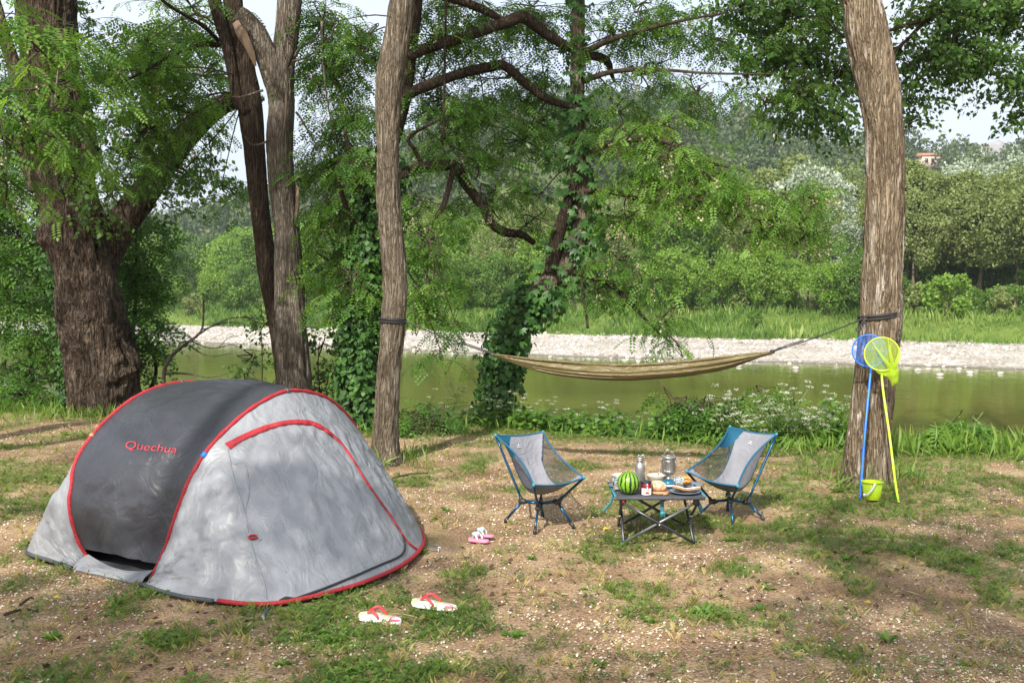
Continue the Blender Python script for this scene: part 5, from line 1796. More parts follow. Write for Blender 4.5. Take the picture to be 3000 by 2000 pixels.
# torn strip of bare wood along its underside
a = [P(690, 66, TD - 0.33), P(702, 90, TD - 0.34), P(722, 125, TD - 0.30), P(738, 160, TD - 0.26), P(750, 195, TD - 0.22)]
V, F = ribbon(resample(a, 24), np.tile(nrm(np.array([-0.35, -0.9, -0.1])), (24, 1)), np.interp(np.linspace(0, 1, 24), [0, 0.3, 0.7, 1], [0.09, 0.14, 0.10, 0.02]), 0.02)
obj('bare_wood', V, F, B_wood, parent=sb, smooth=True)
a = [P(838, 270, TD - 0.155), P(838, 310, TD - 0.158), P(834, 360, TD - 0.158), P(829, 400, TD - 0.16)]
V, F = ribbon(resample(a, 16), np.tile([0.1, -1, 0], (16, 1)), np.interp(np.linspace(0, 1, 16), [0, 0.5, 1], [0.008, 0.025, 0.008]), 0.008)
obj('bark_scar', V, F, B_wood, parent=t_stub, smooth=True)
V, F, a_, b_ = trunk_mesh([P(866, 535, TD - 0.08), P(872, 560, TD - 0.1), P(871, 610, TD - 0.1), P(868, 650, TD - 0.06)], [0.01, 0.024, 0.026, 0.01], 24, 10, 0.3, 0.3, 3, 7)
obj('bark_flap', V, F, B_wood, parent=t_stub, smooth=True)
# dead twigs on it
dead = []
for k, rows in enumerate(([(862, 170), (880, 140), (930, 110), (950, 60), (955, 0)], [(858, 180), (905, 165), (960, 120), (975, 95), (985, 40)], [(800, 400), (775, 418), (745, 425), (728, 415), (718, 400)], [(868, 330), (880, 345), (900, 380), (930, 430), (960, 460)], [(942, 60), (948, 200), (960, 300), (975, 380), (985, 405)], [(770, 265), (740, 275), (700, 285), (672, 282)])):
    pts = [P(x, y, TD - 0.1 - 0.08 * i) for i, (x, y) in enumerate(rows)]
    V, F = tube(resample(pts, 18), np.linspace(0.016, 0.006, 18), 6)
    obj('dead_twig', V, F, B_grey, parent=t_stub, smooth=True)
leaf_part(t_stub, [(-2.9, 12.2, 8.4, 1.6, 1.6, 1.0, 110), (-1.6, 12.8, 9.4, 1.5, 1.5, 1.1, 110), (-3.2, 12.9, 10.0, 1.5, 1.5, 1.0, 100)], size=0.22, pairs=3, per=8, skeleton=[spath[-50:]])

SD = 12.75
t_lean = tree('leaning_tree', base_of(855, 1215, SD), 'dark slender trunk leaning left behind the forked grey one')
pts, rad = px_trunk([(820, 905, 1240), (812, 890, 1130), (796, 866, 1000), (778, 842, 900), (757, 815, 800), (745, 800, 700), (733, 787, 600), (716, 776, 450), (695, 765, 300), (680, 742, 180), (662, 718, 60), (652, 706, -20), (640, 690, -120)], SD,
                     [((-3.9, 12.8, 7.2), 0.10), ((-4.2, 12.9, 9.0), 0.06), ((-4.3, 12.9, 10.2), 0.03)])
V, F, lpath, lrad = trunk_mesh(pts, rad, 220, 40, 0.08, 0.06, 6, 32)
obj('trunk', V, F, B_dark, parent=t_lean, smooth=True)
limb(t_lean, [(726, 330, 30), (700, 300, 32), (684, 230, 32), (664, 130, 34), (640, 50, 36), (622, -30, 36), (600, -150, 30)], SD - 0.12, SD - 0.2, B_dark, 'stem', 60, 16)
limb(t_lean, [(640, 120, 12), (600, 80, 12), (560, 55, 11), (500, 20, 9), (450, -20, 8)], SD - 0.2, SD - 1.2, B_dark)
limb(t_lean, [(640, 132, 16), (595, 130, 15), (550, 145, 12), (510, 160, 10), (440, 200, 9), (370, 235, 8), (310, 255, 6)], SD - 0.2, SD - 1.8, B_dark)
leaf_part(t_lean, tw=0.5, pads=[(-4.4, 12.6, 8.2, 1.5, 1.5, 1.0, 100), (-3.6, 13.4, 9.4, 1.5, 1.5, 1.1, 100)]
          + [pad(430, 120, 11.6, 300, 110, 36), pad(350, 210, 11.6, 220, 100, 30), pad(540, 80, 13.3, 220, 130, 36), pad(480, 240, 12.6, 220, 110, 38), pad(590, 220, 13.6, 150, 140, 28), pad(430, 370, 12.6, 220, 100, 30), pad(380, 460, 12.4, 200, 80, 18), pad(520, 320, 13.0, 180, 90, 20), pad(560, 20, 12.8, 200, 80, 20), pad(560, 370, 13.6, 140, 110, 12), pad(540, 500, 13.6, 160, 90, 9), pad(650, 540, 13.8, 130, 160, 12)],
          size=0.19, pairs=5, skeleton=[lpath[90:]], blooms=50)

# --- the big burred poplar on the left
PD = 13.7
t_pop = tree('poplar_tree', base_of(300, 1205, PD), 'massive burred old poplar trunk left of the tent')
rows = [(188, 425, 1240), (205, 405, 1195), (205, 398, 1130), (198, 394, 1060), (186, 372, 980), (178, 356, 900), (172, 335, 820), (150, 318, 740), (136, 300, 660), (122, 272, 590), (112, 264, 500), (104, 268, 420), (98, 260, 350), (80, 222, 240), (70, 212, 130), (64, 214, 0), (60, 212, -120)]
pts, rad = px_trunk(rows, PD, [((-6.3, 13.7, 7.6), 0.26), ((-6.2, 13.7, 9.6), 0.16), ((-6.1, 13.7, 11.5), 0.06)])
bl_ = [(P(384, 1065, PD - 0.25), 0.22, 0.170), (P(330, 890, PD - 0.35), 0.30, 0.119), (P(290, 640, PD - 0.3), 0.28, 0.119), (P(150, 690, PD - 0.2), 0.2, 0.136), (P(260, 440, PD - 0.2), 0.22, 0.204), (P(110, 400, PD - 0.2), 0.2, 0.136), (P(225, 930, PD - 0.4), 0.3, 0.102), (P(220, 1010, PD - 0.4), 0.25, 0.085), (P(360, 800, PD - 0.2), 0.2, 0.085)]
V, F, ppath, prad = trunk_mesh(pts, rad, 300, 72, 0.24, 0.16, 9, 42, bl_, flare=0.2)
obj('trunk', V, F, B_poplar, parent=t_pop, smooth=True)
l1 = limb(t_pop, [(285, 800, 80), (330, 700, 88), (380, 620, 84), (440, 540, 78), (500, 460, 70), (545, 400, 66), (600, 340, 70), (660, 305, 58), (715, 296, 36), (775, 290, 10)], PD + 0.1, PD + 0.9, B_poplar, 'limb', 120, 28, 0.12, 0.16, 3)
l2 = limb(t_pop, [(110, 560, 40), (85, 480, 46), (75, 420, 50), (90, 370, 40), (60, 250, 40), (20, 130, 36), (-30, -50, 30)], PD + 0.3, PD + 0.3, B_poplar, 'limb', 60, 16, 0.1, 0.14, 5)
leaf_part(t_pop, [pad(330, 560, 12.6, 200, 80, 16, 0.4), pad(250, 650, 12.9, 140, 60, 8, 0.2), pad(470, 420, 14.2, 180, 140, 40), pad(420, 520, 13.0, 160, 90, 22), pad(400, 420, 13.1, 160, 80, 20), pad(560, 520, 14.6, 160, 120, 26), pad(420, 180, 14.2, 280, 180, 70), pad(330, 320, 14.2, 120, 120, 18), pad(620, 460, 14.8, 100, 180, 14), pad(500, 610, 14.8, 120, 80, 8), pad(260, 60, 14.8, 100, 120, 10), pad(560, 130, 14.6, 160, 140, 24), pad(450, 320, 14.5, 200, 120, 24),
                  (-6.6, 13.2, 8.2, 2.0, 2.0, 1.3, 130), (-5.0, 14.2, 9.2, 2.0, 2.0, 1.3, 130), (-7.4, 14, 10.4, 1.9, 1.9, 1.3, 110)],
          'poplar', L_poplar, size=0.062, per=16, droop=0.5, tw=0.6, skeleton=[ppath, l1, l2])

# --- dense ash-like shrubs behind and beside the poplar
def ash_bush(px, py, depth, label, pads, n=3, grp='leafy shrubs round the old poplar'):
    b = base_of(px, py, depth)
    t = thing('ash_shrub', tuple(b), label, 'shrub', grp)
    sk = []
    for k in range(n):
        c = np.array(pads[k % len(pads)][:3])
        q = resample([b + R.normal(size=3) * [0.15, 0.15, 0] - [0, 0, 0.1], (b + c) / 2 + R.normal(size=3) * 0.2, c], 20)
        V, F = tube(q, np.linspace(0.05, 0.015, 20), 7)
        obj('stem', V, F, B_dark, parent=t, smooth=True)
        sk.append(q)
    leaf_part(t, pads, 'ash', L_ash, size=0.21, per=9, droop=0.6, tw=0.6, skeleton=sk)
    return t
ash_bush(130, 1190, 15.6, 'dense dark green shrub left of the old poplar', [pad(60, 720, 15.5, 260, 260, 90), pad(60, 900, 15.4, 220, 220, 75), pad(160, 1000, 15.2, 160, 160, 40), pad(20, 560, 15.6, 200, 200, 55), pad(90, 1090, 15.0, 200, 110, 36)])
ash_bush(330, 1160, 15.2, 'dark green shrub hanging over the water right of the old poplar', [pad(390, 800, 15.0, 160, 220, 70, 0.6), pad(420, 960, 14.8, 130, 180, 45, 0.5), pad(400, 680, 15.2, 150, 160, 40, 0.6), pad(340, 1010, 15.0, 120, 140, 25, 0.5)])
ash_bush(-60, 1180, 17.0, 'tall dark green shrub at the left edge of the frame', [pad(-60, 400, 17, 300, 300, 60), pad(30, 430, 16.8, 180, 260, 50), pad(-40, 700, 16.8, 260, 300, 60), pad(20, 260, 17.0, 200, 240, 45)])

# --- ivy tree right behind the middle trunk
ID = 12.0
t_ivy = tree('ivy_tree', base_of(1045, 1260, ID), 'ivy-clad tree just left behind the straight hammock trunk')
ipts = [P(1040, 1290, ID), P(1046, 1180, ID), P(1055, 1000, ID), P(1072, 820, ID), P(1090, 650, ID), P(1125, 470, ID + 0.1), P(1172, 300, ID + 0.15), P(1198, 120, ID + 0.15), P(1212, 0, ID + 0.15), P(1225, -130, ID + 0.15), np.array([-1.0, 12.2, 7.5]), np.array([-0.9, 12.3, 9.3])]
V, F, ipath, irad = trunk_mesh(ipts, [0.19, 0.17, 0.155, 0.15, 0.14, 0.13, 0.12, 0.11, 0.105, 0.1, 0.07, 0.03], 180, 28, 0.1, 0.1, 5, 52)
obj('trunk', V, F, B_dark, parent=t_ivy, smooth=True)
li = [ipath[60:],
      limb(t_ivy, [(1185, 280, 32), (1235, 258, 32), (1290, 237, 30), (1350, 216, 28), (1430, 198, 28), (1480, 194, 27), (1540, 245, 26), (1600, 288, 24), (1650, 306, 20), (1760, 330, 12)], ID, ID + 0.5, B_dark, seed=1),
      limb(t_ivy, [(1195, 165, 34), (1270, 135, 32), (1340, 115, 31), (1430, 85, 32), (1500, 60, 36), (1535, 50, 36), (1580, 85, 32), (1640, 125, 28), (1710, 157, 26), (1775, 176, 24), (1790, 215, 14), (1800, 240, 8)], ID, ID + 0.8, B_dark, seed=2),
      limb(t_ivy, [(1215, -40, 34), (1340, 0, 28), (1420, 32, 24), (1475, 62, 20)], ID + 0.1, ID + 0.3, B_dark, seed=3),
      limb(t_ivy, [(1160, 520, 34), (1230, 492, 32), (1290, 486, 32), (1335, 488, 32), (1365, 540, 30), (1410, 600, 27), (1440, 655, 26), (1480, 680, 26), (1530, 688, 22), (1565, 712, 16)], ID - 0.1, ID + 0.6, B_dark, seed=4),
      limb(t_ivy, [(1330, 490, 18), (1300, 600, 16), (1270, 645, 12), (1250, 665, 8)], ID, ID - 0.4, B_dark, seed=5),
      limb(t_ivy, [(1090, 640, 22), (1060, 560, 18), (1030, 480, 14), (1010, 380, 10)], ID, ID - 0.6, B_dark, seed=6),
      limb(t_ivy, [(1085, 720, 20), (1030, 640, 16), (1000, 560, 13), (990, 470, 9)], ID, ID - 0.8, B_dark, seed=7),
      limb(t_ivy, [(1240, 490, 14), (1215, 440, 12), (1200, 400, 10), (1290, 350, 7)], ID, ID - 0.3, B_dark, seed=8),
      limb(t_ivy, [(1300, 410, 8), (1302, 250, 8), (1305, 100, 7), (1308, -20, 6)], ID - 0.4, ID - 0.4, B_dark, seed=9)]
ip = []
for (x, y, w, h, n, dd) in ((950, 70, 170, 140, 52, 12.8), (980, 210, 170, 150, 60, 12.7), (1020, 350, 160, 140, 56, 12.3), (975, 480, 160, 140, 56, 12.7), (1020, 620, 160, 150, 54, 12.2), (975, 770, 140, 130, 44, 12.6), (1060, 120, 120, 120, 30, 12.4), (1070, 480, 80, 120, 18, 11.7), (1030, 820, 110, 110, 20, 11.6), (945, 650, 90, 160, 18, 12.8),
                            (1290, 110, 240, 110, 34, 12.4), (1290, 290, 220, 90, 32, 12.3), (1420, 330, 220, 90, 30, 12.5), (1290, 410, 200, 80, 24, 12.2), (1245, 590, 130, 90, 14, 11.9), (1400, 470, 220, 80, 18, 12.2),
                            (1240, 720, 120, 140, 24, 11.7), (1265, 840, 140, 100, 22, 11.6), (1240, 930, 90, 70, 9, 11.6), (1335, 950, 80, 40, 6, 11.5), (1295, 1040, 40, 40, 4, 11.5), (1490, 230, 250, 100, 32, 12.9), (1420, 60, 280, 100, 34, 12.8), (1590, 90, 220, 120, 30, 13.1), (1590, 350, 120, 110, 16, 13.4), (1530, 410, 220, 90, 26, 13.0), (1300, 20, 240, 70, 22, 12.6), (1560, 20, 240, 70, 20, 13.0), (1600, 250, 160, 90, 18, 13.2), (1450, 560, 220, 80, 14, 13.0), (1340, 640, 150, 80, 10, 12.6), (1430, 600, 150, 80, 7, 12.6), (1240, 230, 120, 80, 12, 12.4), (1380, 150, 150, 70, 10, 12.6)):
    ip.append(pad(x, y, dd, w, h, n, 0.5))
ip += [(-1.4, 12.0, 7.2, 1.6, 1.6, 1.0, 90), (-0.4, 12.6, 8.2, 1.6, 1.6, 1.1, 90)]
leaf_part(t_ivy, ip, size=0.185, pairs=5, droop=0.7, tw=0.5, skeleton=li, blooms=110)

ivy_t = np.array([[0, 0, 0], [0.25, -0.5, 0.03], [0.62, -0.36, 0.0], [1.0, 0, -0.08], [0.62, 0.36, 0.0], [0.25, 0.5, 0.03]])
ivy_f = np.array([[0, 1, 2, 3], [0, 3, 4, 5]])
def climbers(path, rad, k0, k1, n, off, size, spread=1.0, side=None):
    k = R.integers(k0, k1, n)
    T, A, B = frames(path)
    a = R.uniform(0, 2 * math.pi, n)
    d = np.cos(a)[:, None] * A[k] + np.sin(a)[:, None] * B[k]
    lay = off * R.random(n) ** 1.5
    ls = 1 + 0.9 * fbm(np.stack([a * 0.8, path[k, 2] * 2.2, a * 0], -1), 2, 71)
    pos = path[k] + d * (rad[k] * spread + lay * ls)[:, None] + R.normal(size=(n, 3)) * 0.015
    X = np.array([0, 0, -1.0]) + 0.35 * d + R.normal(size=(n, 3)) * 0.45
    N = d + R.normal(size=(n, 3)) * 0.35 + [0, 0, 0.35]
    return scatter(ivy_t, ivy_f, pos, X, N, size * R.uniform(0.55, 1.2, n))
V, F, v = climbers(ipath, irad, 2, 66, 6500, 0.22, 0.075)
obj('ivy', V, F, L_ivy, parent=t_ivy, var=v, kind='stuff')
V, F, v = climbers(ppath - np.array([0.30, -0.1, 0]), prad * 0.55, 2, 70, 2200, 0.16, 0.065)
obj('ivy', V, F, L_ivy, parent=t_pop, var=v, kind='stuff')

# --- creeper-covered leaning tree in the middle
ED = 12.6
t_vine = tree('creeper_tree', base_of(1440, 1240, ED), 'leaning tree trunk wrapped in five-leaved creeper, behind the hammock')
erows = [(1395, 1475, 1330), (1408, 1478, 1240), (1425, 1485, 1150), (1440, 1500, 1060), (1462, 1522, 975), (1505, 1565, 905), (1555, 1615, 845), (1625, 1690, 775), (1665, 1728, 700), (1683, 1735, 620), (1672, 1722, 520), (1664, 1712, 420), (1670, 1712, 300), (1672, 1712, 150), (1677, 1714, 0), (1685, 1715, -120)]
pts, rad = px_trunk(erows, ED, [((1.0, 12.7, 7.2), 0.07), ((1.1, 12.8, 8.8), 0.03)])
V, F, epath, erad = trunk_mesh(pts, rad, 220, 36, 0.09, 0.06, 6, 62)
obj('trunk', V, F, B_mid, parent=t_vine, smooth=True)
le = [epath,
      limb(t_vine, [(1612, 800, 40), (1625, 730, 44), (1640, 670, 40), (1668, 590, 34), (1680, 540, 20)], ED - 0.1, ED - 0.1, B_dark, 'stem', 40, 14, seed=11),
      limb(t_vine, [(1680, 800, 22), (1720, 808, 20), (1790, 835, 16), (1850, 890, 12), (1905, 950, 8), (1960, 1000, 5)], ED - 0.1, ED - 0.6, B_dark, seed=12),
      limb(t_vine, [(1700, 470, 26), (1760, 430, 22), (1850, 410, 18), (1950, 415, 14), (2060, 470, 10), (2180, 500, 7)], ED, ED - 1.2, B_twig, seed=13),
      limb(t_vine, [(1700, 160, 20), (1780, 120, 16), (1880, 90, 13), (2000, 60, 9), (2120, 40, 6)], ED, ED - 0.8, B_twig, seed=14),
      limb(t_vine, [(1700, 240, 18), (1800, 210, 14), (1930, 205, 10), (2080, 215, 7), (2260, 218, 5)], ED, ED - 0.9, B_twig, seed=15),
      limb(t_vine, [(1695, 560, 20), (1780, 560, 16), (1900, 590, 12), (2040, 610, 9), (2200, 640, 6), (2350, 650, 4)], ED, ED - 1.6, B_twig, seed=16)]
pts = [P(1704, 815, ED - 0.2), P(1708, 860, ED - 0.2), P(1716, 910, ED - 0.2), P(1722, 962, ED - 0.2)]
V, F = tube(resample(pts, 10), np.linspace(0.018, 0.016, 10), 6)
obj('dead_stick', V, F, B_twig, parent=t_vine)
vp = []
for (x, y, w, h, n, dd) in ((1800, 100, 210, 110, 32, 12.6), (1950, 70, 210, 100, 30, 12.4), (2080, 110, 180, 110, 26, 12.3), (1880, 220, 230, 90, 26, 12.4), (2040, 270, 200, 70, 15, 12.2), (1800, 320, 190, 90, 24, 12.7), (1880, 10, 260, 60, 20, 12.6), (1580, 570, 150, 80, 12, 13.5), (1540, 660, 120, 70, 8, 13.4), (1820, 640, 140, 80, 14, 12.7),
                            (1810, 760, 150, 80, 16, 12.4), (1880, 840, 140, 70, 16, 12.2), (1940, 930, 100, 60, 11, 12.0), (1980, 1000, 50, 40, 5, 11.9), (1770, 840, 100, 50, 7, 12.4), (2190, 250, 130, 70, 6, 12.1)):
    vp.append(pad(x, y, dd, w, h, n, 0.45))
vp += [(1.3, 12.3, 7.0, 1.5, 1.5, 0.9, 80), (0.6, 12.9, 8.2, 1.5, 1.5, 1.0, 80)]
leaf_part(t_vine, vp, size=0.175, pairs=5, droop=0.75, tw=0.5, skeleton=le, blooms=50)
# the sunlit, blossoming side of the same crown
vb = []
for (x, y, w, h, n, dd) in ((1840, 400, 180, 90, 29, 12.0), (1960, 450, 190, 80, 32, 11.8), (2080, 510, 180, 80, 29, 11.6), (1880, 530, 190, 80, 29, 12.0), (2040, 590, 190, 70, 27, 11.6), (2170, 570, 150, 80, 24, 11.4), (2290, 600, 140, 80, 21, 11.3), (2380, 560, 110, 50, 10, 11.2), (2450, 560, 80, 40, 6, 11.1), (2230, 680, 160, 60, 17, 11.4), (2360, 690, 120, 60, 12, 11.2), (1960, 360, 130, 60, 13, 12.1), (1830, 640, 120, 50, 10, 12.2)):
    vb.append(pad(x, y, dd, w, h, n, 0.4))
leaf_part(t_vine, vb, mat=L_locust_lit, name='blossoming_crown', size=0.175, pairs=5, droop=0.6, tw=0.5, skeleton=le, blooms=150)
# Virginia creeper: palms of five leaflets standing off the trunk
cv, cf = [], []
for a in (-1.15, -0.55, 0, 0.55, 1.15):
    o = len(cv)
    d = np.array([math.cos(a), math.sin(a), -0.15])
    s = np.array([-math.sin(a), math.cos(a), 0])
    l = 1.0 - 0.16 * abs(a)
    cv += [d * 0.05, d * l * 0.5 - s * 0.20 * l + [0, 0, 0.03], d * l * 0.95 + [0, 0, -0.10], d * l * 0.5 + s * 0.20 * l + [0, 0, 0.03]]
    cf.append([o, o + 1, o + 2, o + 3])
cv, cf = np.array(cv), np.array(cf)
def creeper(path, rad, k0, k1, n, off, size):
    k = R.integers(k0, k1, n)
    T, A, B = frames(path)
    a = R.uniform(0, 2 * math.pi, n)
    d = np.cos(a)[:, None] * A[k] + np.sin(a)[:, None] * B[k]
    ls = np.clip(1 + 1.3 * fbm(np.stack([np.cos(a) * 1.2, path[k, 2] * 1.6, np.sin(a)], -1), 2, 77), 0.15, 3)
    pos = path[k] + d * (rad[k] + off * R.random(n) * ls)[:, None]
    pos[:, 2] -= R.random(n) ** 3 * 0.25
    X = np.array([0, 0, -1.0]) + 0.5 * d + R.normal(size=(n, 3)) * 0.4
    N = d * 0.7 + R.normal(size=(n, 3)) * 0.35 + [0, -0.5, 0.5]
    return scatter(cv, cf, pos, X, N, size * R.uniform(0.6, 1.15, n))
V1, F1, v1 = creeper(epath, erad, 26, 112, 640, 0.24, 0.12)
V2, F2, v2 = creeper(epath, erad, 100, 150, 200, 0.12, 0.10)
obj('creeper', np.vstack([V1, V2]), np.vstack([F1, F2 + len(V1)]), L_creeper, parent=t_vine, var=np.r_[v1, v2], kind='stuff')
V, F, v = climbers(epath, erad, 2, 50, 2600, 0.20, 0.08)
obj('ivy', V, F, L_ivy, parent=t_vine, var=v, kind='stuff')

# --- poplar whose crown hangs in from the upper right
QD = 13.5
t_rp = tree('poplar_tree', base_of(3280, 1300, QD), 'poplar off the right edge whose dark crown hangs into the upper right corner')
qb = np.array(t_rp['_w'])
qpts = [qb - [0, 0, 0.3], qb + [0, 0, 2], qb + [-0.1, 0, 4], qb + [-0.3, 0.1, 6.5], qb + [-0.5, 0.1, 9], qb + [-0.6, 0.1, 11.5]]
V, F, qpath, qrad = trunk_mesh(qpts, [0.30, 0.26, 0.22, 0.17, 0.1, 0.03], 120, 28, 0.08, 0.06, 6, 82)
obj('trunk', V, F, B_mid, parent=t_rp, smooth=True)
lq = [qpath[40:],
      limb(t_rp, [(3250, -120, 34), (3000, -70, 28), (2820, -5, 22), (2740, 45, 18), (2660, 72, 13), (2600, 92, 9)], QD, QD - 0.4, B_twig, seed=21),
      limb(t_rp, [(2760, 30, 14), (2700, 75, 12), (2660, 115, 10), (2610, 160, 8), (2560, 210, 5)], QD - 0.2, QD - 0.2, B_twig, seed=22),
      limb(t_rp, [(3250, -160, 36), (2900, -190, 28), (2600, -140, 22), (2400, -60, 16), (2300, 40, 11), (2250, 140, 7)], QD, QD + 0.8, B_twig, seed=23)]
qp = []
for (x, y, w, h, n, dd) in ((2730, 60, 190, 130, 40, 13.2), (2850, 60, 220, 160, 70, 13.3), (2960, 90, 200, 180, 75, 13.3), (2800, 170, 200, 130, 62, 13.2), (2900, 230, 200, 110, 60, 13.2), (2980, 290, 140, 110, 40, 13.2), (2995, 375, 70, 70, 14, 13.2), (2740, 200, 120, 100, 26, 13.2), (2680, 250, 100, 90, 14, 13.4),
                            (2170, 60, 240, 150, 60, 13.6), (2300, 70, 220, 160, 72, 13.6), (2430, 70, 180, 160, 60, 13.6), (2240, 190, 220, 140, 60, 13.6), (2370, 200, 210, 140, 72, 13.5), (2450, 260, 150, 150, 50, 13.5), (2350, 320, 190, 110, 54, 13.5), (2430, 390, 150, 80, 34, 13.5), (2660, 330, 110, 140, 28, 13.5), (2660, 400, 60, 60, 10, 13.5), (2640, 180, 90, 120, 18, 13.5), (2290, 395, 90, 60, 9, 13.4), (2445, 425, 50, 50, 6, 13.4)):
    qp.append(pad(x, y - 38, dd, w * 0.9, h * 0.8, n, 0.6))
qp += [(6.2, 13.5, 7.0, 2.2, 2.0, 1.4, 170), (4.2, 13.8, 7.2, 1.8, 1.6, 1.0, 130), (7.4, 13.4, 8.6, 2.0, 2.0, 1.4, 120)]
leaf_part(t_rp, qp, 'poplar', L_poplar, size=0.062, per=16, droop=0.6, tw=0.42, skeleton=lq)
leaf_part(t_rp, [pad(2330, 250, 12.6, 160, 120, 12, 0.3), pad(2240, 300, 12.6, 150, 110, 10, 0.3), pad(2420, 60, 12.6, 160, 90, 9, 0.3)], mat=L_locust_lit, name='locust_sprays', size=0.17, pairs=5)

# --- locust whose lower sprays hang into the upper left
ND = 9.0
t_nl = tree('locust_tree', (-6.6, 9.6, 0), 'locust off the left edge whose drooping sprays cover the old poplar')
V, F, npath, nrad = trunk_mesh([(-6.6, 9.6, -0.1), (-6.5, 9.5, 2.5), (-6.2, 9.3, 5.0), (-5.9, 9.1, 7.5), (-5.8, 9.0, 9.0)], [0.2, 0.17, 0.13, 0.08, 0.03], 120, 28, 0.08, 0.06, 6, 92)
obj('trunk', V, F, B_mid, parent=t_nl, smooth=True)
ln = [npath,
      limb(t_nl, [(-300, 330, 16), (-120, 400, 13), (0, 402, 11), (80, 395, 9), (150, 330, 7), (172, 200, 5)], ND, ND - 0.2, B_mid, seed=31),
      limb(t_nl, [(-300, 200, 15), (-100, 270, 12), (0, 265, 10), (90, 262, 9), (160, 245, 7), (230, 270, 5)], ND + 0.3, ND, B_twig, seed=32)]
nl = []
for (x, y, w, h, n, dd) in ((50, 40, 140, 60, 5, 6.6), (150, 130, 90, 70, 4, 8.8), (140, 240, 150, 80, 8, 8.9), (60, 320, 160, 80, 10, 8.9), (180, 320, 110, 70, 6, 9.0), (40, 430, 150, 80, 9, 9.0), (160, 430, 120, 60, 5, 9.1), (20, 540, 130, 90, 8, 9.1), (250, 110, 100, 80, 5, 9.4), (-60, 250, 200, 300, 16, 8.9), (280, 470, 80, 60, 3, 9.6), (230, 230, 90, 60, 4, 9.2)):
    nl.append(pad(x, y, dd, w, h, n, 0.35))
nl += [(-5.6, 9.0, 5.6, 1.3, 1.3, 0.7, 60), (-4.6, 8.6, 6.4, 1.4, 1.4, 0.8, 60), (-6.4, 9.0, 7.6, 1.5, 1.5, 1.0, 80)]
leaf_part(t_nl, nl, size=0.19, pairs=6, droop=0.7, tw=0.5, skeleton=ln, blooms=26)

